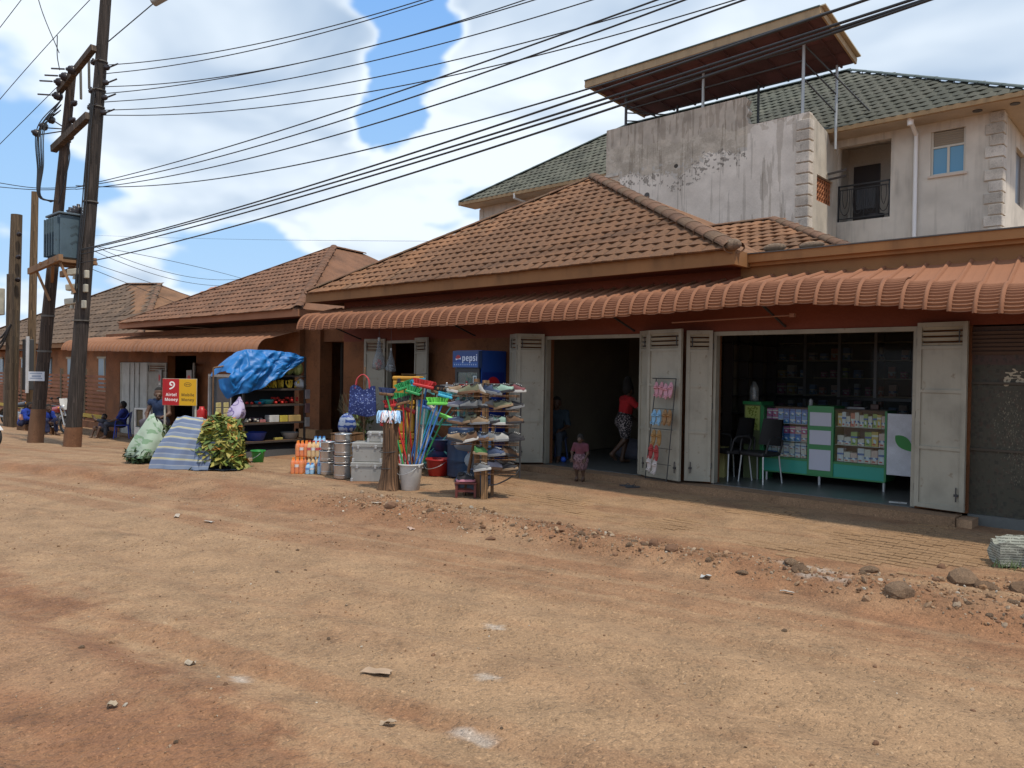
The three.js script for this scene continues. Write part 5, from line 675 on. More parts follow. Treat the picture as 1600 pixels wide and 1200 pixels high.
// --- pots, trunks and bottle packs
{
  const pot = (r, h) => lathe([[0, 0], [r - .02, 0], [r, .02], [r, h - .012], [r + .016, h - .006], [r + .016, h], [r - .004, h], [r - .006, .022], [0, .01]], null, null, 32);
  const col = (x, z, specs) => { let y = G0(x, z); for (const [r, h, lab] of specs) { const o = thing('cooking_pot', lab, 'pot', [x + R(-.01, .01), y, z + R(-.01, .01)], R(0, 6), 'stacked aluminium pots'); part('shell', pot(r, h), M.alu, o); part('rim', place(new THREE.TorusGeometry(r + .012, .007, 6, 32), [0, h, 0], [Math.PI / 2, 0, 0]), M.alu, o); part('seam', place(new THREE.TorusGeometry(r + .001, .004, 5, 32), [0, h * .3, 0], [Math.PI / 2, 0, 0]), M.alu, o); y += h + .008; } return y; };
  col(-11.86, -8.09, [[.135, .23, 'aluminium pot at the foot of the shorter stack'], [.13, .2, 'aluminium pot in the middle of the shorter stack'], [.125, .15, 'aluminium pot on top of the shorter stack']]);
  col(-11.27, -8.01, [[.155, .24, 'aluminium pot at the foot of the taller stack'], [.15, .15, 'shallow aluminium pot, second up in the taller stack'], [.15, .22, 'aluminium pot, third up in the taller stack'], [.14, .15, 'small aluminium pot on top of the taller stack']]);
  col(-11.62, -8.35, [[.14, .22, 'aluminium pot standing behind the two stacks'], [.135, .2, 'aluminium pot on the pot behind the two stacks']]);
  const trunk = (w, h, d, p, turn, lab) => { const o = thing('metal_chest', lab, 'chest', p, turn); const m = mat(.46, .48, .50, .45, { metalness: .35, map: T.dirtyMetal }); part('box', rbox(w, h * .8, d, .012, [0, h * .4, 0]), m, o); part('lid', [rbox(w + .02, h * .2, d + .02, .014, [0, h * .9, 0]), box(w + .03, .014, d + .03, [0, h * .8 + .004, 0])], m, o); for (const s of [-1, 1]) { part('latch', rbox(.04, .06, .015, .005, [s * w * .3, h * .78, d / 2 + .012]), M.steel, o); part('corner', rbox(.04, .06, .04, .006, [s * (w / 2 - .012), .03, d / 2 - .012]), M.steel, o); } part('handle', tube([[w / 2 + .01, h * .5, -.06], [w / 2 + .04, h * .46, -.03], [w / 2 + .04, h * .46, .03], [w / 2 + .01, h * .5, .06]], .007, 12, 5), M.steel, o); };
  const gy = G0(-10.8, -8.15); trunk(.52, .33, .40, [-10.78, gy, -8.2], .72, 'large grey metal chest on the ground beside the stump'); trunk(.50, .33, .38, [-10.80, gy + .335, -8.22], .74, 'grey metal chest stacked on another beside the stump'); trunk(.26, .18, .2, [-10.72, gy + .67, -8.3], .8, 'small grey metal box on top of the stacked chests'); trunk(.40, .42, .32, [-10.35, G0(-10.35, -8.7), -8.75], .7, 'grey metal chest standing behind the stump');
  const bottle = (h, r) => lathe([[0, 0], [r * .9, 0], [r, .01], [r, h * .3], [r * .92, h * .34], [r, h * .4], [r, h * .6], [r * .8, h * .74], [r * .36, h * .88], [r * .34, h * .93], [0, h * .93]], null, null, 12);
  const pack = (p, turn, liquid, cap, lab, n = [3, 2], h = .30) => { const o = thing('bottle_pack', lab, 'bottle pack', p, turn), r = .038, bg = bottle(h, r); for (let i = 0; i < n[0]; i++) for (let j = 0; j < n[1]; j++) { const x = (i - (n[0] - 1) / 2) * r * 2.03, z = (j - (n[1] - 1) / 2) * r * 2.03; const b = part('bottle', bg.clone().translate(x, 0, z), liquid, o); part('cap', cyl(.015, .014, .022, [x, h * .955, z], null, 10), cap, b); part('label', cyl(r + .0015, r + .0015, h * .17, [x, h * .5, z], null, 12), i % 2 ? mat(.75, .75, .75, .5) : cap, b); } part('wrap', rbox(n[0] * r * 2.06, h * .8, n[1] * r * 2.06, .03, [0, h * .41, 0]), mat(.97, .97, .97, .12, { transmission: .93, thickness: 0, ior: 1.2 }), o); };
  const or = mat(.80, .22, .04, .25), bl = mat(.30, .55, .78, .15), rd = mat(.40, .10, .06, .25), yl = mat(.75, .50, .22, .25), cR = mat(.55, .04, .03, .4), cB = mat(.06, .25, .60, .4), cO = mat(.80, .25, .03, .4);
  const B = (dx, dz) => [-12.35 + .74 * dx + .673 * dz, 0, -7.78 - .673 * dx + .74 * dz], at = (dx, dz, y) => { const b = B(dx, dz); b[1] = G0(b[0], b[2]) + y; return b; };
  pack(at(0, 0, 0), .74, or, cO, 'pack of orange drinks at the left end of the bottle packs'); pack(at(.03, -.2, 0), .74, or, cO, 'pack of orange drinks behind the front orange pack'); pack(at(.03, -.2, .29), .74, or, cO, 'pack of orange drinks on top of the rear pile');
  pack(at(.25, -.18, 0), .74, yl, cO, 'pack of pale orange drinks in the rear pile'); pack(at(.25, -.18, .29), .74, yl, cR, 'pack of amber drinks with red caps on the rear pile'); pack(at(.24, .02, 0), .74, bl, cB, 'pack of small water bottles in front of the amber drinks', [2, 2], .2); pack(at(.48, -.2, 0), .74, rd, cB, 'pack of dark cola bottles in the rear pile'); pack(at(.47, -.2, .29), .74, bl, cR, 'pack of water bottles with red caps on the rear pile'); pack(at(.50, .02, 0), .74, bl, cB, 'pack of tall water bottles in front of the pots', [3, 2], .36); pack(at(.3, -.42, .0), .74, bl, cB, 'pack of water bottles at the back of the pile', [3, 2], .34); pack(at(.3, -.42, .35), .74, bl, cB, 'pack of water bottles topping the back of the pile', [3, 2], .3);
}
// --- hanging bag, plastic bags, twigs
{
  const pr = canvasTex(256, 256, (c, w, h) => { c.fillStyle = '#1d2d66'; c.fillRect(0, 0, w, h); const r = rngOf(5); for (let i = 0; i < 150; i++) { c.fillStyle = r() < .5 ? '#5b6fae' : '#8c9cc8'; const x = r() * w, y = r() * h; c.beginPath(); c.ellipse(x, y, 3 + r() * 6, 2 + r() * 3, r() * 3, 0, 7); c.fill(); } });
  const o = thing('tote_bag', 'dark blue patterned shopping bag hanging from the bamboo pole', 'bag', [-11.62, 1.08, -8.68], .75), sheet = (s) => grid(14, 12, (u, v) => { const x = (u - .5) * (.52 - .06 * v), y = v * .52 + (v > .95 ? .03 * Math.sin(u * 9) : 0), b = Math.sin(u * Math.PI) * Math.sin(Math.min(1, v + .25) * Math.PI * .8); return [x, y + .02 * Math.sin(u * 7), s * (.012 + .08 * b + .02 * fbm(u * 4 + s, v * 4, 2))]; });
  part('bag', [sheet(1), sheet(-1)], mat(1, 1, 1, .7, { map: pr }), o, true);
  for (const s of [-1, 1]) part('strap', tube([[-.13, .5, s * .05], [-.1, .68, s * .03], [0, .76, 0], [.1, .68, s * .03], [.13, .5, s * .05]], .011, 20, 6), mat(.45, .05, .06, .7), o);
  single('bamboo_pole', [bar([0, 0, 0], [.04, 1.95, .02], .016, .013, 8)], M.paleWood, 'thin bamboo pole carrying the blue patterned bag', 'pole', [-11.68, G0(-11.68, -8.76), -8.76]);
  const film = mat(.62, .64, .66, .25, { transmission: .88, thickness: 0, ior: 1.2 });
  const bag = (p, s, c, lab) => { const b = thing('plastic_bag', lab, 'plastic bag', p, R(0, 3)); part('film', grid(18, 16, (u, v) => { const a = u * Math.PI * 2, r = s * (.035 + .15 * Math.pow(Math.sin(Math.PI * (1 - v) * .55 + .15), 2) * (1 - v * .55)) * (1 + .35 * (vn(Math.cos(a) * 2 + 9, v * 5 + Math.sin(a) * 2) - .5)) * (v < .06 ? v / .06 : 1); return [Math.cos(a) * r, v * s * .75, Math.sin(a) * r]; }), film, b); if (c) { const bs = []; for (let i = 0; i < 14; i++) bs.push(ball(.032 * s, [R(-.06, .06) * s, R(.05, .26) * s, R(-.06, .06) * s], null, 8)); part('contents', bs, c, b); } part('knot', cyl(.02 * s, .035 * s, .1 * s, [0, s * .78, 0], null, 8), plain(.4, .4, .4), b); part('cord', bar([0, s * .8, 0], [0, 2.86 - p[1], 0], .004, .004, 4), M.darkMetal, b); };
  bag([-12.72, 1.92, -9.9], .82, mat(.5, .12, .09, .5), 'clear plastic bag of red balls hanging under the awning'); bag([-12.35, 1.88, -9.92], .6, mat(.5, .48, .45, .5), 'smaller clear plastic bag hanging beside the bag of red balls');
  
  const tw = thing('reed_broom_bundle', 'bundle of dry reed brooms leaning on the porch wall', 'reed bundle', [-14.05, .2, -10.3]); const rs = []; for (let i = 0; i < 90; i++) rs.push(tube([[R(-.16, .16), 0, R(-.1, .1)], [R(-.25, .25), .45, R(-.15, .1)], [R(-.55, .55), R(.8, 1.25), R(-.3, .15)]], .006, 8, 4)); part('reeds', rs, mat(.22, .17, .09, .9), tw); tw.userData.label = 'bundle of dry reed brooms leaning on the porch wall';
  const sk = (p, c, lab, s) => single('packed_sack', meshField([[[-.1 * s, .12 * s, 0], [.1 * s, .14 * s, 0], .13 * s, .12 * s], [[-.08 * s, .3 * s, 0], [.09 * s, .3 * s, .02], .12 * s, .11 * s], [[0, .42 * s, 0], [.03, .46 * s, 0], .07 * s, .04 * s]], .02, .14), c, lab, 'sack', p, .6);
  const ws = tex(128, 128, (u, v) => { const k = vn(u * 9, v * 6) + .3 * Math.sin(v * 30) > .52; return k ? [34, 66, 138] : [150, 162, 184]; }, 2);
  sk([-12.95, G0(-12.95, -9.3) + .62, -9.3], mat(1, 1, 1, .6, { map: ws }), 'blue and white printed sack standing on a crate', .8);
  const cr = thing('wooden_crate', 'wooden crate under the blue and white printed sack', 'crate', [-12.95, G0(-12.95, -9.3), -9.3], .4); for (let i = 0; i < 4; i++) for (const s of [-1, 1]) { part('slat', box(.5, .11, .015, [0, .08 + i * .15, s * .2]), M.wood, cr); part('slat', box(.015, .11, .4, [s * .245, .08 + i * .15, 0]), M.wood, cr); } part('lid', box(.52, .015, .43, [0, .612, 0]), M.wood, cr);
  sk([-12.2, G0(-12.2, -8.9), -8.9], mat(.03, .10, .28, .6, { map: T.fine }), 'dark blue sack lying behind the bottle packs', 1.0);
  const pl = thing('leafy_plant', 'leafy green shrub beside the reed bundle', 'plant', [-13.35, .1, -9.9]); const lv = []; for (let i = 0; i < 130; i++) { const a = R(0, 6.3), r = R(.05, .3), y = R(.3, 1.0); lv.push(place(grid(3, 2, (u, v) => [(u - .5) * .16, .02 * Math.sin(u * 3), (v - .5) * .05 * Math.sin(u * Math.PI + .2)]), [Math.cos(a) * r, y, Math.sin(a) * r], [R(-.8, .8), R(0, 6), R(-.8, .8)])); } part('foliage', lv, mat(.10, .13, .045, .8), pl); part('stem', [0, 1, 2, 3].map(i => tube([[0, 0, 0], [R(-.05, .05), .4, R(-.05, .05)], [R(-.2, .2), .9, R(-.2, .2)]], .01, 8, 5)), M.wood, pl);
}
// --- yellow boxes, turquoise stand, fridge
{
  const ye = mat(.62, .31, .03, .45, { map: T.fine });
  const cool = (p, turn, w, h, d, lab) => { const o = thing('cool_box', lab, 'cool box', p, turn); part('body', rbox(w, h * .82, d, .03, [0, h * .41, 0]), ye, o); part('lid', rbox(w + .02, h * .17, d + .02, .03, [0, h * .91, 0]), ye, o); for (const s of [-1, 1]) part('latch', rbox(.06, .08, .03, .008, [s * w * .25, h * .8, d / 2 + .015]), M.black, o); part('handle', tube([[-w * .3, h * .7, d / 2 + .01], [-w * .3, h * .72, d / 2 + .05], [w * .3, h * .72, d / 2 + .05], [w * .3, h * .7, d / 2 + .01]], .012, 16, 6), M.black, o); };
  const y0 = G0(-11.2, -9.25); cool([-11.18, y0, -9.3], .72, .46, .72, .4, 'tall yellow cool box at the foot of the yellow stack'); cool([-11.18, y0 + .72, -9.3], .72, .45, .62, .4, 'yellow cool box in the middle of the yellow stack'); cool([-11.12, y0 + 1.345, -9.35], .66, .50, .42, .42, 'yellow cool box topping the yellow stack in the dark doorway');
  single('frying_pan', [lathe([[0, 0], [.12, 0], [.15, .04], [.145, .04], [.115, .008], [0, .008]], [0, 0, 0]), bar([.14, .035, 0], [.36, .05, .02], .012)], M.darkMetal, 'black frying pan lying on the topmost yellow cool box', 'pan', [-11.1, y0 + 1.768, -9.35], .5);
  const tq = mat(.07, .30, .34, .45, { map: T.dirtyMetal }), o = thing('metal_stand', 'turquoise steel stand with crossed braces and a solid side panel', 'stand', [-10.48, G0(-10.48, -9.59), -9.62], .6);
  const w = .74, d = .55, h = 1.42; for (const sx of [-1, 1]) for (const sz of [-1, 1]) part('leg', box(.035, h, .035, [sx * w / 2, h / 2, sz * d / 2]), tq, o);
  part('top', rbox(w + .06, .03, d + .06, .006, [0, h, 0]), tq, o); part('panel', [box(w * .48, .52, .015, [-w * .25, h - .28, d / 2 + .01])], tq, o);
  for (const sz of [-1, 1]) { part('brace', beam([-w / 2, .15, sz * d / 2], [w / 2, h * .62, sz * d / 2], .02, .02), tq, o); part('brace', beam([w / 2, .15, sz * d / 2 - .02], [-w / 2, h * .62, sz * d / 2 - .02], .02, .02), tq, o); part('brace', beam([0, h * .62, sz * d / 2], [w / 2, h - .03, sz * d / 2], .02, .02), tq, o); }
  for (const y of [.18, .62 * 1.42]) part('rail', [box(w, .025, .025, [0, y, d / 2]), box(w, .025, .025, [0, y, -d / 2]), box(.025, .025, d, [w / 2, y, 0]), box(.025, .025, d, [-w / 2, y, 0])], tq, o);
  const ty = G0(-10.48, -9.59) + 1.437;
  const pt = (x, z, r, hh, m, lab, lid) => { const q = thing('saucepan', lab, 'pan', [x, ty, z]); part('shell', lathe([[0, 0], [r * .9, 0], [r, hh], [r + .012, hh], [r - .006, hh - .002], [r * .88, .01], [0, .01]], null, null, 24), m, q); if (lid) part('lid', [lathe([[r + .01, hh], [r * .8, hh + .03], [.02, hh + .045], [0, hh + .045]], null, null, 24), ball(.02, [0, hh + .06, 0])], m, q); part('handle', [bar([r, hh * .8, 0], [r + .14, hh * .9, 0], .01)], M.black, q); };
  pt(-10.62, -9.35, .11, .12, plain(.7, .7, .68, .4), 'white enamel bowl pan on the turquoise stand'); pt(-10.35, -9.62, .15, .13, M.alu, 'aluminium saucepan with lid on the turquoise stand', true); pt(-10.12, -9.9, .13, .16, mat(.35, .03, .03, .3), 'red lidded pot at the end of the turquoise stand', true);
  for (const [x, z, c, lab, y] of [[-10.45, -9.62, [.02, .08, .22], 'dark blue plastic basin inside the turquoise stand', .0], [-10.5, -9.6, [.03, .12, .32], 'blue plastic basin stacked inside the turquoise stand', .2], [-10.4, -9.55, [.02, .06, .16], 'navy plastic basin topping the basins inside the stand', .4]]) single('plastic_basin', lathe([[0, 0], [.19, 0], [.26, .2], [.28, .2], [.28, .215], [.25, .21], [.18, .012], [0, .012]], null, null, 28), mat(...c, .4), lab, 'basin', [x, G0(-10.48, -9.59) + y, z]);
  const drum = thing('water_drum', 'dark blue plastic water drum between the stand and the shoe rack', 'drum', [-9.75, G0(-9.75, -9.45), -9.45]); part('shell', lathe([[0, 0], [.24, 0], [.26, .03], [.26, .28], [.275, .3], [.26, .32], [.26, .56], [.275, .58], [.26, .6], [.25, .84], [.2, .88], [0, .88]], null, null, 28), mat(.010, .032, .085, .45), drum); part('lid', cyl(.12, .12, .04, [.05, .9, 0]), M.black, drum);
  for (const [i, c, lab] of [[0, [.03, .05, .10], 'black plastic crate at the foot of the stacked crates behind the shoe rack'], [1, [.25, .04, .03], 'dark red plastic crate stacked behind the shoe rack'], [2, [.03, .10, .22], 'navy plastic crate topping the crates behind the shoe rack']]) { const q = thing('plastic_crate', lab, 'crate', [-9.05, G0(-9.05, -9.2) + i * .29, -9.2], .7 + i * .06), m = mat(...c, .5); part('base', box(.4, .02, .3, [0, .01, 0]), m, q); for (const s of [-1, 1]) for (let k = 0; k < 4; k++) { part('slat', box(.4, .045, .012, [0, .045 + k * .068, s * .145]), m, q); part('slat', box(.012, .045, .278, [s * .195, .045 + k * .068, 0]), m, q); } for (const s of [-1, 1]) for (const z of [-1, 1]) part('corner', box(.03, .28, .03, [s * .19, .14, z * .14]), m, q); }
  // display fridge
  const fx0 = -10.83, fx1 = -10.13, z0 = -10.97, z1 = -10.3, fy = .21, fr = thing('display_fridge', 'black fronted drinks fridge with blue sides and a lit-up brand header', 'fridge', [(fx0 + fx1) / 2, fy, (z0 + z1) / 2]);
  fr.userData.label = 'black fronted drinks fridge with blue sides and round red and white logo';
  const fw = fx1 - fx0, fd = z1 - z0, H = 2.12, bk = mat(.018, .018, .022, .35), blu = mat(.012, .055, .27, .35);
  part('cabinet', [box(.03, H, fd, [-fw / 2 + .015, H / 2, 0]), box(.03, H, fd, [fw / 2 - .015, H / 2, 0]), box(fw - .06, H, .03, [0, H / 2, -fd / 2 + .015]), box(fw - .06, .03, fd - .03, [0, H - .015, .015]), box(fw - .06, .25, fd - .04, [0, .125, .015])], blu, fr);
  const dr = part('door', [box(.06, 1.48, .04, [-fw / 2 + .05, 1.02, fd / 2 + .02]), box(.06, 1.48, .04, [fw / 2 - .05, 1.02, fd / 2 + .02]), box(fw - .04, .07, .04, [0, .3, fd / 2 + .021]), box(fw - .04, .08, .04, [0, 1.74, fd / 2 + .021])], bk, fr); part('pane', box(fw - .16, 1.36, .012, [0, 1.02, fd / 2 + .02]), mat(.75, .85, .82, .05, { transmission: .9, thickness: 0 }), dr); part('handle', rbox(.03, .5, .03, .01, [fw / 2 - .07, 1.1, fd / 2 + .06]), M.steel, dr);
  const st = canvasTex(48, 96, (c) => { c.fillStyle = '#b9c2c4'; c.fillRect(0, 0, 48, 96); c.fillStyle = '#3c4b52'; c.fillRect(12, 12, 24, 14); c.fillRect(12, 64, 22, 16); }); part('sticker', grid(1, 1, (u, v) => [fw / 2 - .2 + u * .1, 1.42 + v * .22, fd / 2 + .03]), mat(1, 1, 1, .5, { map: st }), dr, true);
  part('lining', box(fw - .1, 1.4, .02, [0, 1.0, -fd / 2 + .05]), mat(.55, .60, .55, .6), fr);
  for (let i = 0; i < 4; i++) { part('shelf', box(fw - .1, .012, fd - .12, [0, .45 + i * .33, 0]), M.steel, fr); }
  const bb = lathe([[0, 0], [.034, 0], [.034, .13], [.013, .2], [.013, .24], [0, .24]], null, null, 10), bc = [mat(.05, .25, .30, .3), mat(.35, .35, .05, .3), mat(.25, .05, .04, .3), mat(.06, .20, .10, .3)]; for (let s = 0; s < 4; s++) for (let i = 0; i < 6; i++) if (rnd() < .7) { single('bottle', bb.clone(), bc[(s + i) % 4], ['teal drink bottle standing inside the display fridge', 'yellow drink bottle standing inside the display fridge', 'red drink bottle standing inside the display fridge', 'green drink bottle standing inside the display fridge'][(s + i) % 4], 'bottle', [(fx0 + fx1) / 2 - .24 + i * .095, fy + .457 + s * .33, z1 - .2], 0, 'bottles in the fridge'); }
  const hd = canvasTex(256, 110, (c, w, h) => { const gr = c.createLinearGradient(0, 0, 0, h); c.fillStyle = '#1d3f7d'; c.fillRect(0, 0, w, h); c.fillStyle = '#2f5aa0'; c.fillRect(0, 74, w, 36); c.font = 'bold 62px sans-serif'; c.fillStyle = '#c9d3e6'; c.fillText('pepsi', 92, 66); c.save(); c.beginPath(); c.arc(54, 50, 27, 0, 7); c.clip(); c.fillStyle = '#d5dbe8'; c.fillRect(20, 10, 80, 90); c.fillStyle = '#a32632'; c.beginPath(); c.ellipse(54, 30, 34, 20, -.2, 0, 7); c.fill(); c.fillStyle = '#1b3f93'; c.beginPath(); c.ellipse(54, 72, 34, 18, -.2, 0, 7); c.fill(); c.restore(); c.fillStyle = '#9fb0cf'; for (let x = 16; x < 240; x += 22) { c.beginPath(); c.arc(x, 92, 5, 0, 7); c.fill(); } });
  const hb = part('header', box(fw, .32, .1, [0, H - .17, fd / 2 + .04]), mat(.03, .06, .16, .4), fr); part('header_print', grid(1, 1, (u, v) => [(u - .5) * fw * .96, H - .32 + v * .29, fd / 2 + .0925]), mat(1, 1, 1, .4, { map: hd }), hb, true);
  const gl = canvasTex(256, 512, (c, w, h) => { c.fillStyle = '#0c2a78'; c.fillRect(0, 0, w, h); c.save(); c.beginPath(); c.arc(128, 120, 88, 0, 7); c.clip(); c.fillStyle = '#cfd3d8'; c.fillRect(0, 0, 256, 256); c.fillStyle = '#b3202a'; c.beginPath(); c.moveTo(20, 150); c.bezierCurveTo(90, 90, 150, 150, 236, 60); c.lineTo(236, 0); c.lineTo(0, 0); c.lineTo(0, 170); c.fill(); c.fillStyle = '#14409c'; c.beginPath(); c.moveTo(20, 220); c.bezierCurveTo(100, 150, 170, 200, 240, 130); c.lineTo(250, 256); c.lineTo(0, 256); c.fill(); c.restore(); c.strokeStyle = '#8fa3d0'; c.lineWidth = 12; c.beginPath(); c.arc(120, 400, 44, 0, 7); c.stroke(); });
  part('side_print', grid(1, 1, (u, v) => [fw / 2 + .003, .35 + v * 1.36, fd / 2 - .02 - u * .6]), mat(1, 1, 1, .4, { map: gl }), fr, true);
}
// --- shoe rack
{
  const c = [-8.03, G0(-8.03, -8.26), -8.26], turn = .738, o = thing('shoe_rack', 'rough wooden post rack with bars for hanging shoes out on the pavement', 'shoe rack', c, turn);
  part('post', [box(.10, 1.78, .07, [0, .89, 0])], M.paleWood, o); part('post', [box(.085, 1.8, .05, [-.13, .9, -.14], [.03, 0, .02])], M.wood, o); part('post', [bar([-.32, 0, -.3], [-.08, 1.4, -.2], .025, .022, 8)], M.wood, o); part('post', [box(.05, 1.1, .05, [.11, .55, -.28])], M.wood, o);
  part('wire_frame', [bar([.53, .3, -.12], [.53, 1.72, -.12], .012), bar([-.5, 1.72, -.12], [.53, 1.72, -.12], .012), tube([[.53, .5, -.12], [.5, .4, -.1], [.2, .22, -.05], [.05, .2, 0]], .012, 16, 6)], M.darkMetal, o);
  const lv = [1.56, 1.34, 1.10, .84, .62, .40]; lv.forEach((y, i) => part('bar', [box(i > 3 ? .62 : 1.02, .014, .022, [i > 3 ? .16 : 0, y - .02, .06]), box(i > 3 ? .62 : 1.02, .014, .022, [i > 3 ? .16 : 0, y - .005, -.10])], M.wood, o));
  // shoe: swept upper on a moulded sole, dark opening
  const L = .27, prof = t => [lerp(.036, .047, Math.sin(t * Math.PI * .9)) * (t < .06 ? Math.sqrt(t / .06) : t > .9 ? Math.sqrt(Math.max(0, (1 - t) / .1)) : 1), t < .35 ? lerp(.095, .088, t / .35) : lerp(.088, .035, ss(.35, .95, t))];
  const upper = grid(14, 20, (u, v) => { const [w, h] = prof(v), a = u * Math.PI; const open = v > .06 && v < .38 && u > .32 && u < .68 ? -.03 : 0; return [(v - .5) * L, .022 + Math.sin(a) * h * (v < .02 ? .8 : 1) + open, Math.cos(a) * w]; });
  const solePts = []; for (let i = 0; i < 28; i++) { const a = i / 28 * Math.PI * 2, x = Math.cos(a) * L * .52, w = .042 + .010 * Math.sin((x / L + .5) * 2.6); solePts.push([x, Math.sin(a) * w]); }
  const sole = extr(solePts, .024, .006); sole.rotateX(Math.PI / 2); sole.translate(0, .012, 0);
  const ug = metreUV(upper.toNonIndexed()), sg = metreUV(joined(sole)), lace = metreUV(joined([0, 1, 2, 3].map(i => tube([[.015 + i * .022, .108 - i * .009, -.026], [.015 + i * .022, .118 - i * .009, 0], [.015 + i * .022, .108 - i * .009, .026]], .004, 6, 4)))), col = metreUV(joined(place(new THREE.TorusGeometry(.042, .009, 6, 18), [-.078, .106, 0], [Math.PI / 2, 0, 0], null)));
  const cs = { olive: [.20, .21, .13], tan: [.30, .21, .13], grey: [.20, .21, .22], mint: [.30, .46, .38], blue: [.06, .09, .17], white: [.50, .50, .48], black: [.03, .03, .035], green: [.10, .30, .10], brown: [.16, .09, .05], maroon: [.20, .06, .07], lilac: [.30, .30, .38], denim: [.14, .18, .26], pink: [.6, .25, .33] };
  const made = new Set(), shoe = (n1, sole_, x, y, z, ry, rz, lab) => { const s = new THREE.Group(); s.name = numbered('shoe'); const m = V(x, y, z).applyAxisAngle(V(0, 1, 0), turn); s.position.set(c[0] + m.x, c[1] + m.y, c[2] + m.z); s.rotation.set(0, turn + ry, rz, 'YXZ'); s.scale.setScalar(R(1.02, 1.2)); scene.add(s); const U = shade(new THREE.Mesh(ug, mat(...cs[n1], .85, { map: T.fine }))); U.name = 'upper'; const S = shade(new THREE.Mesh(sg, mat(...cs[sole_], .7))); S.name = 'sole'; const K = shade(new THREE.Mesh(lace, mat(...cs[n1 === 'white' ? 'grey' : 'white'], .8))); K.name = 'laces'; const Q = shade(new THREE.Mesh(col, M.black)); Q.name = 'collar'; s.add(U, S, K, Q); tag(s, lab, 'shoe', 'shoes on the rack'); };
  const rows = [['tan', 'olive', 'white', 'blue', 'mint', 'maroon'], ['lilac', 'grey', 'white', 'grey', 'olive', 'black'], ['denim', 'olive', 'tan', 'grey', 'mint', 'brown'], ['tan', 'brown', 'denim', 'grey', 'white', 'black'], ['green', 'blue', 'brown'], ['grey', 'lilac', 'black']], ord = ['top', 'second', 'third', 'fourth', 'fifth', 'lowest'];
  rows.forEach((r, i) => r.forEach((n, k) => { const x = i > 3 ? -.03 + k * .2 : -.43 + k * .175, y = lv[i] + .012, left = x < -.1; shoe(n, ['white', 'grey', 'brown', 'black', 'tan'][(i + k * 2) % 5] === n ? 'black' : ['white', 'grey', 'brown', 'black', 'tan'][(i + k * 2) % 5], x, y + .012 + R(0, .03), .02 + R(-.05, .07), left ? Math.PI + R(-.7, .4) : R(-.7, .5), R(-.3, .25), `${n === 'denim' ? 'denim blue' : n} shoe on the ${ord[i]} bar of the shoe rack`); }));
  // bags of shoes behind and the low red stool with trainers
  for (const [x, y, s, n, lab] of [[-.22, .0, .9, [.12, .17, .25], 'dark blue bundle of clothes behind the shoe rack'], [-.1, .36, .8, [.30, .36, .42], 'grey blue bundle of clothes piled behind the shoe rack'], [-.30, .62, .7, [.18, .23, .30], 'slate bundle topping the pile behind the shoe rack']]) { const m = V(x, 0, -.42).applyAxisAngle(V(0, 1, 0), turn); single('cloth_bundle', meshField([[[-.14 * s, .17, 0], [.14 * s, .15, .03], .15 * s, .17 * s], [[-.06, .26, .03], [.1, .25, -.04], .12 * s, .1 * s]], .02, .06), cloth(...n), lab, 'bundle', [c[0] + m.x, c[1] + y, c[2] + m.z], turn); }
  const sp = [-8.36, G0(-8.36, -8.22), -8.2], so = thing('low_stool', 'low dark red wooden stool at the foot of the shoe rack', 'stool', sp, .74), sm = mat(.13, .03, .025, .6); part('seat', rbox(.34, .03, .26, .008, [0, .22, 0]), sm, so); for (const sx of [-1, 1]) for (const sz of [-1, 1]) part('leg', box(.035, .21, .035, [sx * .14, .105, sz * .1]), sm, so); part('stretcher', [box(.28, .03, .02, [0, .1, .1]), box(.28, .03, .02, [0, .1, -.1])], sm, so);
  for (const k of [-1, 1]) { const s = new THREE.Group(); s.name = numbered('shoe'); s.position.set(sp[0] + .08 * k * .67, sp[1] + .247, sp[2] + .08 * k * .74); s.rotation.y = .74 + .15 * k; scene.add(s); [[ug, cs.black, 'upper'], [sg, cs.pink, 'sole'], [lace, cs.white, 'laces'], [col, cs.black, 'collar']].forEach(([g, cc, n]) => { const q = shade(new THREE.Mesh(g, mat(...cc, .8))); q.name = n; s.add(q); }); tag(s, 'black trainer with pink sole on the low red stool', 'shoe', 'trainers on the stool'); }
}
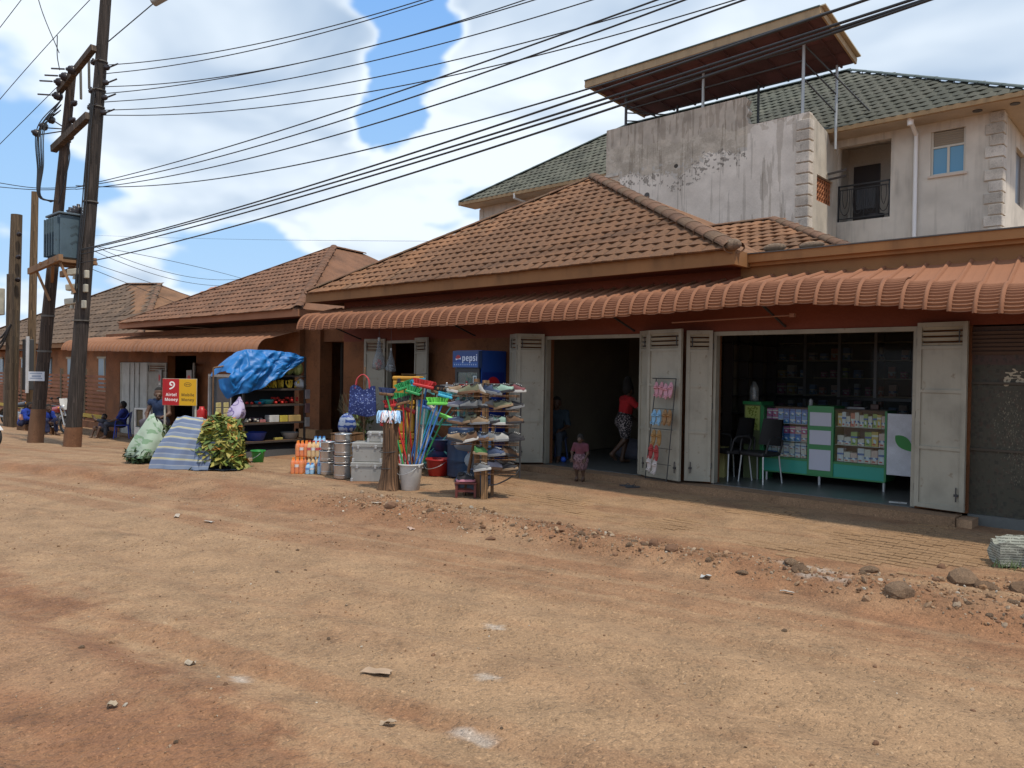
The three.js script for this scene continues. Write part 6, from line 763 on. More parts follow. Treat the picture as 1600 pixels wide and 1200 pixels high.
// ---------------------------------------------------------------- greengrocer's stall
rnd = rngOf(91);
{
  const X = -15.7, gy = -.03, o = thing('market_shelf', 'dark five tier market shelf of fruit and groceries under the blue tarp', 'shelf', [X, gy, -9.15]);
  const dm = mat(.06, .05, .045, .6, { map: T.fine }), bd = mat(.26, .17, .10, .85, { map: T.wood });
  for (const sx of [-1, 1]) for (const sz of [-1, 1]) part('upright', box(.04, 2.25, .04, [sx * .24, 1.12, sz * .76]), dm, o);
  const tiers = [.34, .75, 1.15, 1.50, 1.80]; tiers.forEach(y => part('shelf_board', [box(.52, .025, 1.56, [0, y, 0])], bd, o)); tiers.forEach(y => part('edge_rail', box(.02, .035, 1.52, [.27, y - .012, 0]), dm, o));
  part('back_panel', box(.02, 2.2, 1.5, [-.27, 1.12, 0]), mat(.03, .03, .032, .8), o); part('top_rail', [box(.03, .03, 1.5, [.24, 2.24, 0]), box(.03, .03, 1.5, [-.24, 2.24, 0])], dm, o);
  part('base_trough', grid(16, 6, (u, v) => [.3 - .25 * v + .05 * Math.sin(u * Math.PI), .02 + v * .26 - .05 * Math.sin(u * Math.PI) * (1 - v), (u - .5) * 1.6]), M.black, o);
  const at = (z, t, dx = .1) => [X + dx, gy + tiers[t] + .0125, -9.15 + z];
  const melon = ball(.13, [0, .15, 0], [1, 1.2, 1], 20), mm = tex(128, 64, (u, v) => { const s = Math.sin(u * 44 + fbm(u * 12, v * 6, 3) * 5) > .2; return s ? [150, 162, 88] : [186, 194, 124]; }, 1);
  const mt = mat(.9, .9, .9, .5, { map: mm }); for (let i = 0; i < 5; i++) { const q = single('melon', melon.clone(), mt, 'pale green striped melon on the upper tier of the market shelf', 'melon', at(-.66 + i * .25, 4, .08), i, 'melons on the top tier', true); q.rotation.y = i * 1.7; }
  const ban = () => tube([[0, 0, 0], [.03, .05, .01], [.045, .11, .02], [.03, .17, .02]], .017, 10, 7), by = mat(.62, .44, .04, .6);
  for (let b = 0; b < 7; b++) { const g = thing('banana_bunch', 'bunch of ripe yellow bananas on the second tier of the market shelf', 'bananas', at(-.62 + b * .2, 3, .12), b, 'banana bunches'); for (let i = 0; i < 7; i++) part('banana', place(ban(), [R(-.04, .04), .02, R(-.07, .07)], [R(-.3, .3), i * .6, R(-.5, .5)]), by, g); }
  const tom = ball(.035, [0, .033, 0], [1, .9, 1], 10), tr = mat(.52, .03, .02, .3), px = (n, g, m, lab, cat, list, grp) => list.forEach(([z, t, dx, dy, turn]) => { const q = single(n, g.clone(), m, lab, cat, at(z, t, dx), turn || 0, grp); q.position.y += dy || 0; });
  const tl = []; for (let i = 0; i < 30; i++) tl.push([R(-.7, -.05), 2, R(-.1, .22), (i % 3) * .045]); px('tomato', tom, tr, 'red tomato heaped on the third tier of the market shelf', 'tomato', tl, 'tomatoes'); px('tomato', tom, tr, 'red tomato lying at the left of the third tier', 'tomato', [[.35, 2, .2], [.55, 2, .22], [.6, 2, .1]], 'loose tomatoes');
  const bs = (r, h) => lathe([[0, 0], [r * .72, 0], [r, h], [r * 1.06, h], [r * .97, h - .006], [r * .7, .01], [0, .01]], null, null, 24);
  px('plastic_basin', bs(.16, .1), mat(.03, .30, .34, .4), 'small teal plastic basin on the third tier', 'basin', [[.12, 2, .1, 0]]); px('plastic_basin', bs(.12, .07), mat(.02, .25, .45, .4), 'small cyan plastic basin beside the teal one', 'basin', [[.3, 2, .12, 0]]);
  px('plastic_basin', bs(.24, .19), mat(.02, .06, .36, .4), 'blue plastic basin on the lowest tier', 'basin', [[.36, 0, .05, 0]]); px('plastic_basin', bs(.2, .15), mat(.35, .36, .37, .4), 'grey plastic basin on the lowest tier', 'basin', [[-.5, 0, .05, 0]]);
  const bx = (n, w, h, d, c, lab, z, t, dy = 0, cat = 'carton') => { const q = single(n, rbox(w, h, d, .006, [0, h / 2, 0]), plain(...c), lab, cat, at(z, t, .12)); q.position.y += dy; };
  bx('carton', .2, .15, .24, [.68, .68, .66], 'white carton on the fourth tier', 0, 1); bx('carton', .2, .14, .2, [.62, .50, .08], 'yellow carton beside the white carton', -.24, 1); bx('carton', .2, .14, .32, [.60, .42, .16], 'long yellow and orange carton on the fourth tier', -.52, 1); bx('packet', .1, .06, .14, [.55, .2, .2], 'pink packet on the fourth tier', .25, 1, 0, 'packet'); bx('packet', .1, .05, .2, [.5, .42, .1], 'yellow packet on the lowest tier', -.15, 0, 0, 'packet');
  px('garlic_bulb', ball(.03, [0, .028, 0], [1, .95, 1], 8), plain(.62, .58, .5), 'pale bulb heaped on the fourth tier', 'garlic', Array.from({ length: 16 }, (_, i) => [R(.15, .7), 1, R(.02, .22), (i % 2) * .035]), 'pale bulbs'); px('onion', ball(.035, [0, .033, 0], null, 8), mat(.10, .05, .07, .5), 'dark onion heaped on the fourth tier', 'onion', Array.from({ length: 14 }, (_, i) => [R(.1, .6), 1, R(-.1, .1), (i % 2) * .04]), 'dark onions');
  single('packed_sack', meshField([[[0, .08, -.05], [0, .1, .08], .09, .08], [[0, .18, 0], [.01, .2, .02], .06, .05]], .015, .04), mat(.52, .54, .56, .5), 'crumpled grey plastic parcel at the end of the banana tier', 'parcel', at(-.72, 3, .12));
  for (let i = 0; i < 3; i++) single('hanging_packet', place(rbox(.03, .22, .13, .012, [0, 0, 0]), null, [0, 0, 0]), plain(...[[.30, .26, .26], [.22, .12, .12], [.40, .38, .36]][i]), ['grey packet hanging at the end of the shelf', 'dark red packet hanging at the end of the shelf', 'pale packet hanging lowest at the end of the shelf'][i], 'packet', [X + .29, 1.35 - i * .32, -9.95]);
  // blue tarp thrown over the shelf and an outrigger
  const tm = mat(.015, .19, .55, .5, { map: T.fine });
  const tg = grid(60, 40, (u, v) => { // u along the stall from the near end, v from the rear edge down to the front hem
    const z = lerp(-7.95, -9.75, u) + .22 * (v > .3 ? (v - .3) / .7 : 0) * (1 - u), hem = lerp(lerp(1.66, 1.24, Math.sqrt(clamp(u / .1))), 2.08, Math.pow(u, 1.5)) + .03 * Math.sin(u * 9), top = lerp(1.86, 2.24 + .10 * Math.sin(u * Math.PI), Math.sqrt(clamp(u / .22))), k = v < .3 ? v / .3 : 1, d = v < .3 ? 0 : (v - .3) / .7;
    const x = lerp(-16.0, -15.38, k) + .30 * Math.sin(d * Math.PI * .8) * (1 - u * .75), y = v < .3 ? lerp(top - .14, top, Math.sin(k * 1.57)) : lerp(top, hem, d), f = fbm(u * 7 + 3, v * 4, 4) - .5, cr = Math.abs(fbm(u * 5 + 9, v * 5 + u * 3, 3) - .5), g = Math.abs(fbm(u * 11 + 2, v * 9, 3) - .5);
    return [x + f * .22 + .12 * (.12 - cr) * 2 - g * .12, y + f * .10 + .02 * Math.sin(u * 30 + v * 8) * d, z + (fbm(u * 4, v * 6 + 9, 3) - .5) * .16];
  }); const tg2 = tg.clone().translate(-.008, -.006, 0);
  single('blue_tarp', [tg, tg2], tm, 'crumpled bright blue tarp thrown over the market shelf', 'tarp');
  single('tarp_pole', [bar([0, 0, 0], [0, 1.95, 0], .02), bar([0, 1.95, 0], [-.02, 2.16, -1.2], .018)], M.wood, 'thin wooden pole propping up the blue tarp', 'pole', [-15.55, gy, -7.75]);
  const pb = canvasTex(128, 128, (c, w, h) => { c.fillStyle = '#b3a9c6'; c.fillRect(0, 0, w, h); c.strokeStyle = '#6d5f93'; c.lineWidth = 4; for (let i = 0; i < 12; i++) { c.beginPath(); c.arc((i * 41) % 128, (i * 67) % 128, 9 + (i % 3) * 5, 0, 5); c.stroke(); } });
  single('cloth_bag', grid(18, 14, (u, v) => { const a = u * 6.2832, r = (.02 + .17 * Math.pow(Math.sin(Math.min(1, (1 - v) * 1.15) * Math.PI * .62), 1.4)) * (1 + .25 * Math.sin(a * 3 + v * 4)) * (v < .08 ? v / .08 : 1); return [Math.cos(a) * r * .7, v * .52, Math.sin(a) * r + .12 * (1 - v) * (1 - v)]; }), mat(1, 1, 1, .8, { map: pb }), 'lilac patterned cloth bag hanging below the blue tarp', 'bag', [-15.18, .80, -8.15], 0, null, true);
  for (let i = 0; i < 6; i++) single('noodle_packet', rbox(.03, .10, .13, .01, [0, 0, 0]), plain(.66, .56, .24), 'yellow packet in the strips hanging under the near end of the tarp', 'packet', [-15.25 + (i % 2) * .03, 1.15 - (i >> 1) * .115, -7.72 - (i % 2) * .15], .3, 'hanging yellow packets');
  bucket(.105, .14, .25, mat(.03, .27, .05, .4), [-14.45, G0(-14.45, -8.18), -8.18], 'green plastic bucket on the ground under the market shelf');
}
// --- heap of green bananas and leaves, striped cover, net sack
{
  const c = [-14.02, G0(-14.02, -7.25), -7.25], o = thing('banana_heap', 'heap of green cooking bananas and leaves beside the striped cover', 'bananas', c, .74);
  const hh = (x, z) => .82 * Math.max(0, 1 - (Math.abs(x + .05 - .06 * z) / .42) ** 5) * Math.max(0, 1 - Math.abs(z / .42) ** 2.6) * (.9 + .25 * vn(x * 5 + 3, z * 5));
  part('heap', grid(20, 20, (u, v) => { const x = (u - .5) * .86, z = (v - .5) * .8; return [x, hh(x, z) * .93, z]; }), mat(.06, .085, .025, .9), o);
  const gm = [mat(.15, .20, .035, .6), mat(.25, .27, .05, .6), mat(.08, .13, .03, .6), mat(.31, .27, .06, .6), mat(.42, .17, .03, .7)], L = [[], [], [], [], []];
  for (let i = 0; i < 520; i++) { const x = R(-.42, .40), z = R(-.1, .4), y = hh(x, z); if (y < .02 && rnd() < .7) continue; L[i % 17 === 0 ? 4 : Math.floor(rnd() * 4)].push(place(rnd() < .6 ? tube([[-.07, 0, 0], [-.03, .022, 0], [.03, .022, 0], [.07, 0, 0]], .019, 7, 6) : grid(4, 2, (u, v) => [(u - .5) * .34, .04 * Math.sin(u * 3), (v - .5) * .14 * Math.sin(u * Math.PI + .1)]), [x, y + R(-.01, .03), z + .02], [R(-.9, .9), R(0, 6), R(-.9, .9)])); }
  L.forEach((g, i) => { const q = part('banana_fingers', g, gm[i], o); q.userData.kind = 'stuff'; });
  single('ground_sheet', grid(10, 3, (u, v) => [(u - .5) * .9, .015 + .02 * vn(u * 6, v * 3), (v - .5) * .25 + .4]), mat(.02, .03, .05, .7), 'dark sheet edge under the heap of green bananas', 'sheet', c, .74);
  const stT = tex(8, 512, (u, v) => { const k = (v * 9) % 1; return k < .13 ? [178, 172, 136] : k < .22 ? [150, 156, 162] : k < .6 ? [98, 112, 140] : k < .7 ? [138, 146, 158] : [112, 126, 150]; }, 1);
  const s = [-14.5, G0(-14.5, -6.8), -6.78];
  const sheet = (off) => grid(46, 54, (u, v) => { // v: rear hem, over the crest, front hem
    const crest = 1.02 - .17 * u - .05 * ss(.15, 0, u), x = lerp(-.56, .60, u) + .24 * (1 - ss(.42, 1, v)) + .06 * ss(.6, 1, u) * (1 - ss(.4, .8, v)); const t = v < .42 ? v / .42 : (v - .42) / .58;
    const y = v < .42 ? lerp(.1, crest, Math.sin(t * 1.57)) : crest * (1 - Math.pow(t, 1.12)) + .015, z = v < .42 ? lerp(-.55, -.08, t) : lerp(-.08, .42, Math.pow(t, .7)); const f = fbm(u * 5, v * 2 + 4, 3) - .5, w = Math.sin(u * 15 + fbm(u * 3, v * 3, 2) * 4) * .018 * ss(.4, .9, v);
    return [x, Math.max(.012, y + f * .07 * Math.sin(v * Math.PI)) + off, z + f * .10 + w + off];
  });
  single('striped_cover', [sheet(0), sheet(-.008)], mat(1, 1, 1, .8, { map: stT }), 'blue and cream striped sheet draped over a heap of goods', 'cover', s, .60, null, true);
  single('covered_goods', meshField([[[-.4, .3, -.1], [.4, .3, -.1], .27, .25], [[-.3, .52, -.12], [.25, .5, -.12], .25, .2]], .03, .08), mat(.10, .12, .05, .9), 'dark heap of goods under the striped sheet', 'goods', s, .60);
  const n = [-15.75, G0(-15.75, -6.5), -6.5], gs = tex(256, 256, (u, v) => { const w = ((Math.floor(u * 90) + Math.floor(v * 90)) % 2) * 10, b = fbm(u * 6, v * 6, 4) > .62 ? -40 : 0; return [158 + w + b, 176 + w + b * .7, 158 + w + b]; }, 1.5);
  single('net_sack', grid(34, 26, (u, v) => { const a = u * 6.2832, y = v * .78, r = lerp(.40, .10, Math.pow(v, 1.5)) * (1 + .16 * Math.sin(a * 5 + v * 3) * (1 - v) + .25 * (fbm(Math.cos(a) * 2 + 5, v * 3 + Math.sin(a) * 2, 3) - .5)) * (v > .97 ? .4 : 1); return [Math.cos(a) * r + .16 * v, .14 + y * (1 - .12 * Math.cos(a)) - .02, Math.sin(a) * r * .75]; }), mat(1, 1, 1, .85, { map: gs }), 'pale green woven sack slumped over leafy produce', 'sack', n, .74, null, true);
  const gl = []; for (let i = 0; i < 160; i++) { const a = R(-.4, 3.6), r = R(.22, .42); gl.push(place(grid(4, 2, (u, v) => [(u - .5) * .18, .025 * Math.sin(u * 3), (v - .5) * .07 * Math.sin(u * Math.PI + .1)]), [Math.cos(a) * r, R(.02, .24), Math.sin(a) * r * .8], [R(-1, 1), R(0, 6), R(-1, 1)])); }
  single('leaf_bundle', [...gl, meshField([[[-.2, .1, 0], [.25, .1, 0], .14, .14]], .03, .05)], mat(.045, .085, .03, .8), 'dark green leaves showing under the pale sack', 'leaves', n, .74);
  const m2 = []; for (let i = 0; i < 90; i++) m2.push(place(grid(4, 2, (u, v) => [(u - .5) * .2, .03 * Math.sin(u * 3), (v - .5) * .08 * Math.sin(u * Math.PI + .1)]), [R(-.14, .14), R(.05, .75), R(-.1, .1)], [R(-1, 1), R(0, 6), R(-1, 1)]));
  single('leaf_bundle', [...m2, meshField([[[0, .1, 0], [0, .6, 0], .11, .06]], .03, .05)], mat(.06, .08, .03, .85), 'dark leafy stalks standing between the sack and the striped sheet', 'leaves', [-15.2, G0(-15.2, -6.7), -6.72], .74);
}
// --- mobile money sign
{
  const y0 = G0(-15.9, -7.2), o = thing('money_sign', 'red and yellow mobile money sign board on two posts', 'sign', [-15.9, y0, -7.2], .62);
  const st = canvasTex(512, 400, (c, w, h) => {
    c.fillStyle = '#b3151d'; c.fillRect(0, 0, 252, h); c.fillStyle = '#d9a50f'; c.fillRect(252, 0, 260, h);
    c.strokeStyle = '#f1eee8'; c.lineCap = 'round'; c.lineWidth = 22; c.beginPath(); c.moveTo(112, 150); c.bezierCurveTo(196, 130, 190, 50, 142, 48); c.bezierCurveTo(104, 48, 104, 98, 138, 96); c.stroke();
    c.font = 'bold 62px sans-serif'; c.textAlign = 'center'; c.fillStyle = '#f1eee8'; c.fillText('Airtel', 132, 262); c.fillText('Money', 132, 336);
    c.strokeStyle = '#3a2c10'; c.lineWidth = 6; c.beginPath(); c.ellipse(380, 84, 52, 30, 0, 0, 7); c.stroke(); c.fillStyle = '#3a2c10'; c.font = 'bold 32px sans-serif'; c.fillText('MTN', 380, 96); c.font = 'bold 60px sans-serif'; c.fillText('Mobile', 382, 262); c.fillText('Money', 382, 336);
  });
  part('board', rbox(.76, .56, .02, .004, [0, 1.42, 0]), plain(.6, .55, .4), o); part('print', grid(1, 1, (u, v) => [(u - .5) * .75, 1.145 + v * .55, .0115]), mat(1, 1, 1, .5, { map: st }), o, true);
  for (const s of [-1, 1]) part('post', box(.03, 1.66, .03, [s * .34, .83, -.026]), plain(.62, .58, .48), o);
  single('red_container', [lathe([[0, 0], [.1, 0], [.12, .22], [.05, .28], [.05, .32], [0, .32]])], mat(.45, .02, .02, .4), 'red plastic container on the table behind the sign', 'container', [-16.05, y0 + .78, -7.75]);
  const t = thing('sales_table', 'small wooden table behind the money sign', 'table', [-16.15, y0, -7.75], .62); part('top', box(.9, .03, .5, [0, .76, 0]), M.wood, t); for (const sx of [-1, 1]) for (const sz of [-1, 1]) part('leg', box(.04, .75, .04, [sx * .4, .375, sz * .2]), M.wood, t);
  single('paper_parcel', rbox(.22, .1, .16, .02, [0, .05, 0]), plain(.7, .7, .7), 'white parcel on the table behind the sign', 'parcel', [-15.95, y0 + .776, -7.6], .6);
  const k = thing('white_cabinet', 'white kiosk cabinet with a dark glazed front beside the left shop', 'cabinet', [-24.4, -.44, -10.1], .3); const wh = plain(.70, .70, .67); part('carcass', [box(.72, .5, .5, [0, .25, 0]), box(.06, .55, .5, [-.33, .775, 0]), box(.34, .55, .5, [.19, .775, 0]), box(.72, .05, .5, [0, 1.075, 0])], wh, k); part('glazing', box(.32, .5, .02, [-.14, .775, .2]), mat(.10, .09, .06, .15), k); part('door_line', box(.008, .46, .01, [0, .25, .252]), mat(.3, .3, .3, .8), k);
}
// --- plastic chair, slippers, ball, paper parcel
{
  const ch = thing('plastic_chair', 'blue plastic chair by the left shop step', 'chair', [-26.6, -.44, -10.15], -.5), bm = mat(.02, .05, .38, .4); part('seat', rbox(.46, .03, .44, .01, [0, .44, 0]), bm, ch); part('backrest', grid(8, 6, (u, v) => [(u - .5) * .46, .46 + v * .42, -.2 - .06 * v - .03 * Math.cos((u - .5) * 3)]), bm, ch); for (const sx of [-1, 1]) for (const sz of [-1, 1]) part('leg', bar([sx * .2, .44, sz * .19], [sx * .24, 0, sz * .23], .022, .018), bm, ch); for (const s of [-1, 1]) part('armrest', tube([[s * .22, .85, -.22], [s * .25, .66, -.1], [s * .25, .66, .12], [s * .22, .44, .2]], .018, 16, 6), bm, ch);
  single('toy_ball', ball(.055, [0, .055, 0]), mat(.02, .08, .45, .35), 'small blue ball on the floor of the open shop', 'ball', [-9.05, FL - .01, -11.45]);
  const sl = () => joined([extr(Array.from({ length: 20 }, (_, i) => { const a = i / 20 * 6.2832; return [Math.cos(a) * .12, Math.sin(a) * (.036 + .008 * Math.cos(a))]; }), .012, .003).rotateX(-Math.PI / 2).translate(0, .01, 0), tube([[.05, .015, 0], [.03, .045, 0], [-.02, .02, .034]], .006, 8, 5), tube([[.05, .015, 0], [.03, .045, 0], [-.02, .02, -.034]], .006, 8, 5)]);
  for (const [x, z, r] of [[-6.95, -10.45, .3], [-6.8, -10.4, .9]]) single('slipper', sl(), mat(.05, .05, .055, .7), 'black slipper lying on the pavement by the shop step', 'slipper', [x, G0(x, z) + .002, z], r, 'slippers by the step');
  const np = tex(128, 128, (u, v) => { const l = Math.floor(v * 26) % 2 && vn(u * 40, v * 26) > .3 ? 118 : 176; return [l, l, l - 6]; }, 3);
  const pk = thing('paper_bundle', 'crumpled newspaper wrapped bundle at the pavement corner', 'bundle', [-1.42, G0(-1.42, -9.15), -9.15], .5);
  const cr = (g, a, f) => { const p = g.attributes.position; for (let i = 0; i < p.count; i++) { const x = p.getX(i), y = p.getY(i), z = p.getZ(i); p.setXYZ(i, x + (fbm3(x * f + 3, y * f, z * f, 3) - .5) * a, Math.max(0, y + (fbm3(x * f, y * f + 9, z * f, 3) - .5) * a), z + (fbm3(x * f, y * f, z * f + 5, 3) - .5) * a); } g.computeVertexNormals(); return g; };
  part('wrapping', [cr(place(new THREE.BoxGeometry(.36, .22, .28, 14, 10, 12), [0, .11, 0]), .09, 7), cr(place(new THREE.PlaneGeometry(.34, .14, 10, 6), [-.02, .25, .1], [-.5, 0, .08]), .07, 9), cr(place(new THREE.PlaneGeometry(.16, .2, 8, 6), [.14, .22, .13], [-.2, .3, -.2]), .06, 9)], mat(.75, .78, .72, .9, { map: np }), pk); const gr = []; for (let i = 0; i < 60; i++) { const x = R(-.22, .24), z = R(.1, .2); gr.push(place(new THREE.ConeGeometry(.006, R(.05, .14), 3), [x, .04, z], [R(-.5, .5), 0, R(-.5, .5)])); } const gq = single('grass_tuft', gr, mat(.12, .17, .07, .9), 'small tuft of grass growing against the newspaper bundle', 'grass', [-1.42, G0(-1.42, -9.15), -9.15], .5); gq.userData.kind = 'stuff';
}
// --- motorcycles
{
  const make = (tank, label, p, turn) => {
    const o = thing('motorcycle', label, 'motorcycle', p, turn, 'parked motorcycles'), bk = M.black, ch = M.steel, tk = mat(...tank, .3, { clearcoat: .6 });
    for (const x of [.64, -.62]) { const w = part('wheel', place(new THREE.TorusGeometry(.27, .045, 10, 30), [x, .31, 0]), M.rubber, o); part('rim', [place(new THREE.TorusGeometry(.235, .012, 6, 28), [x, .31, 0]), ...Array.from({ length: 10 }, (_, i) => { const a = i * .628; return bar([x + Math.cos(a) * .03, .31 + Math.sin(a) * .03, .02], [x + Math.cos(a) * .235, .31 + Math.sin(a) * .235, -.0], .004, .004, 4); }), cyl(.045, .045, .11, [x, .31, 0], [Math.PI / 2, 0, 0])], ch, w); }
    part('frame', [beam([.42, .82, 0], [-.1, .42, 0], .05, .05), beam([.42, .86, 0], [-.45, .72, 0], .05, .05), beam([-.1, .42, 0], [-.62, .31, .07], .035, .05), beam([-.1, .42, 0], [-.62, .31, -.07], .035, .05), beam([-.45, .72, .08], [-.6, .34, .1], .035, .035), beam([-.45, .72, -.08], [-.6, .34, -.1], .035, .035)], bk, o);
    part('fork', [bar([.64, .31, .07], [.42, .95, .07], .024), bar([.64, .31, -.07], [.42, .95, -.07], .024)], ch, o); part('fender', [grid(14, 4, (u, v) => { const a = .5 + u * 1.9; return [.64 + Math.cos(a) * .345, .31 + Math.sin(a) * .345 - .02 * Math.abs(v - .5), (v - .5) * .13]; })], mat(.62, .63, .62, .35), o); part('rear_fender', grid(14, 4, (u, v) => { const a = .9 + u * 2.2; return [-.62 + Math.cos(a) * .35, .33 + Math.sin(a) * .36, (v - .5) * .14]; }), tk, o);
    part('tank', meshField([[[.3, .84, 0], [-.02, .80, 0], .12, .10]], .02, .03), tk, o); part('seat', meshField([[[-.08, .80, 0], [-.62, .84, 0], .085, .09]], .02, .03), bk, o); part('engine', [rbox(.3, .28, .24, .04, [.08, .40, 0]), cyl(.08, .08, .2, [.16, .58, 0], [0, 0, -.3])], M.steel, o); part('exhaust', [tube([[.2, .42, .12], [.26, .26, .13], [0, .22, .14], [-.4, .27, .15]], .02, 20, 6), bar([-.35, .27, .15], [-.85, .36, .15], .045)], ch, o);
    part('handlebar', tube([[.34, 1.06, .36], [.40, 1.04, .22], [.42, .98, .06], [.42, .98, -.06], [.40, 1.04, -.22], [.34, 1.06, -.36]], .014, 24, 6), bk, o); part('headlamp', [ball(.1, [.52, .92, 0], [.8, 1, 1])], ch, o); part('headlamp_lens', cyl(.085, .085, .02, [.605, .92, 0], [0, 0, Math.PI / 2]), mat(.75, .78, .78, .1), o); for (const s of [-1, 1]) { part('mirror', [ball(.06, [.36, 1.22, s * .34], [.3, .7, 1]), bar([.37, 1.05, s * .28], [.36, 1.2, s * .33], .007)], bk, o); part('footrest', bar([0, .3, s * .08], [0, .3, s * .26], .015), bk, o); part('indicator', ball(.03, [.48, .9, s * .17]), mat(.7, .3, .02, .3), o); }
    part('shield', grid(8, 6, (u, v) => [.56 - .06 * v - .05 * Math.abs(u - .5), .98 + v * .24, (u - .5) * .3]), mat(.66, .68, .68, .3), o); part('stand', bar([-.1, .3, .1], [-.18, 0, .22], .014), bk, o); return o;
  };
  const gy = (x, z) => ground(x, z);
  make([.60, .61, .60], 'motorcycle with pale front fender and shield parked by the tan pole', [-22.05, gy(-22.05, -4.86) - .005, -4.86], .55);
  make([.30, .02, .02], 'red tanked motorcycle parked between the two leaning poles and the fence', [-29.6, gy(-29.6, -9.0), -9.0], .35); make([.25, .03, .05], 'dark red motorcycle parked nearer the slat fence', [-31.6, gy(-31.6, -9.9), -9.9], .2); make([.03, .03, .04], 'black motorcycle parked behind the thick weathered pole', [-35.6, gy(-35.6, -9.6), -9.6], .5);
}
// ---------------------------------------------------------------- pharmacy interior
rnd = rngOf(101);
{
  const zc = -12.1, fl = FL - .01, gF = mat(.03, .21, .075, .35), tl = mat(.02, .30, .24, .3), lil = mat(.46, .49, .60, .35), wh = plain(.62, .66, .74, .4);
  const o = thing('glass_counter', 'green framed glass pharmacy counter with grey panels', 'counter', [0, fl, 0]);
  const x0 = -5.41, x1 = -4.67, x2 = -4.27, x3 = -3.52, yb = .16, yt = 1.2, dp = .45;
  for (const [a, b] of [[x0, x1], [x2, x3]]) part('base', span(a, b, yb, yb + .2, zc - dp, zc), tl, o); part('base_rail', [span(x0, x1, yb + .2, yb + .235, zc - dp, zc + .01), span(x2, x3, yb + .2, yb + .235, zc - dp, zc + .01), span(x0, x3, yb - .02, yb, zc - dp, zc + .005)], gF, o);
  part('middle_panel', [span(x1, x2, yb, yt + .04, zc - dp, zc + .02)], gF, o).userData = {};
  for (const [a, b] of [[.24, .56], [.64, .86], [.93, 1.14]]) part('grey_panel', span(x1 + .035, x2 - .035, a, b, zc + .02, zc + .03), lil, o);
  for (const x of [x0, x3]) part('side_frame', span(x - .015, x + .015, yb, yt, zc - dp, zc + .012), gF, o); part('back', span(x0, x3, yb, yt, zc - dp - .015, zc - dp), mat(.2, .2, .2, .8), o);
  for (const [a, b] of [[x0, x1], [x2, x3]]) { for (const y of [.66, .94]) part('shelf', span(a + .016, b - .004, y - .006, y, zc - dp, zc - .02), mat(.55, .6, .58, .2), o); part('glass_front', span(a + .016, b - .002, .40, yt, zc - .006, zc), M.glass, o); part('glass_top', span(a, b, yt, yt + .008, zc - dp, zc + .004), mat(.03, .04, .04, .08), o); }
  for (const x of [x0 + .05, -4.5, x3 - .03]) part('leg', cyl(.02, .024, yb - .02, [x, (yb - .02) / 2, zc - .06]), M.steel, o);
  const ep = thing('end_cabinet', 'green framed end cabinet with a pale yellow notice', 'cabinet', [0, fl, 0]); part('carcass', [span(-5.74, -5.46, 0, 1.22, zc - .45, zc)], mat(.10, .13, .06, .6), ep); part('frame', [span(-5.76, -5.44, 1.22, 1.27, zc - .46, zc + .02), span(-5.45, -5.42, 0, 1.22, zc - .45, zc + .02)], gF, ep); const nt = tex(64, 64, (u, v) => { const k = vn(u * 16, v * 24) > .55 && u > .15 && u < .85 ? -50 : 0; return [150 + k, 168 + k, 92 + k]; }, 1); part('notice', grid(1, 1, (u, v) => [-5.72 + u * .25, .8 + v * .4, zc + .004]), mat(1, 1, 1, .7, { map: nt }), ep, true);
  const wp = thing('hanging_banner', 'white hanging banner printed with a green leaf and red block', 'banner', [0, fl, 0]); part('board', span(-3.50, -3.04, .27, 1.17, zc - .02, zc + .01), wh, wp);
  part('leaf_print', extr(Array.from({ length: 25 }, (_, i) => { const t = i / 12, k = t <= 1 ? t : 2 - t, sd = t <= 1 ? 1 : -1, u = (k - .5) * .34, w = sd * .085 * Math.sin(Math.PI * Math.pow(k, .8)); return [-3.26 + u * .75 + w * .66, .74 - u * .66 + w * .75]; }), .004).translate(0, 0, zc + .0135), mat(.02, .22, .04, .5), wp); part('red_print', [rbox(.1, .2, .004, .0015, [-3.12, 1.09, zc + .0135])], mat(.32, .02, .03, .5), wp);
  // medicine boxes: every box is its own thing
  const bt = [[.10, .24, .58], [.45, .12, .30], [.55, .57, .62], [.16, .33, .64], [.60, .58, .54], [.55, .40, .12], [.30, .42, .14], [.58, .22, .16], [.62, .45, .42]];
  const pr = bt.map((c, k) => canvasTex(64, 64, (x) => { const f = v => Math.round(255 * Math.pow(v, 1 / 2.2)); x.fillStyle = `rgb(${f(c[0])},${f(c[1])},${f(c[2])})`; x.fillRect(0, 0, 64, 64); x.fillStyle = k % 2 ? '#d6d6d0' : '#3d66a8'; x.fillRect(0, 8 + (k * 7) % 30, 64, 9); x.fillStyle = '#c9d4e2'; x.beginPath(); x.ellipse(32, 42, 16, 9, .3, 0, 7); x.fill(); x.fillStyle = k % 3 ? '#b03a3a' : '#2c7a48'; x.fillRect(10, 52, 30, 6); })).map(t => mat(1, 1, 1, .55, { map: t }));
  const words9 = ['blue', 'magenta', 'pale grey', 'mid blue', 'cream', 'orange', 'lime green', 'red', 'pink'], cache = new Map();
  const med = (x, y, z, w, h, d, k, lab, grp) => { const key = [w, h, d].map(v => v.toFixed(3)).join(); if (!cache.has(key)) cache.set(key, joined(new THREE.BoxGeometry(w, h, d))); const q = shade(new THREE.Mesh(cache.get(key), pr[k])); q.name = numbered('medicine_box'); q.position.set(x, fl + y + h / 2, z); q.rotation.y = R(-.06, .06); scene.add(q); tag(q, lab, 'medicine box', grp); };
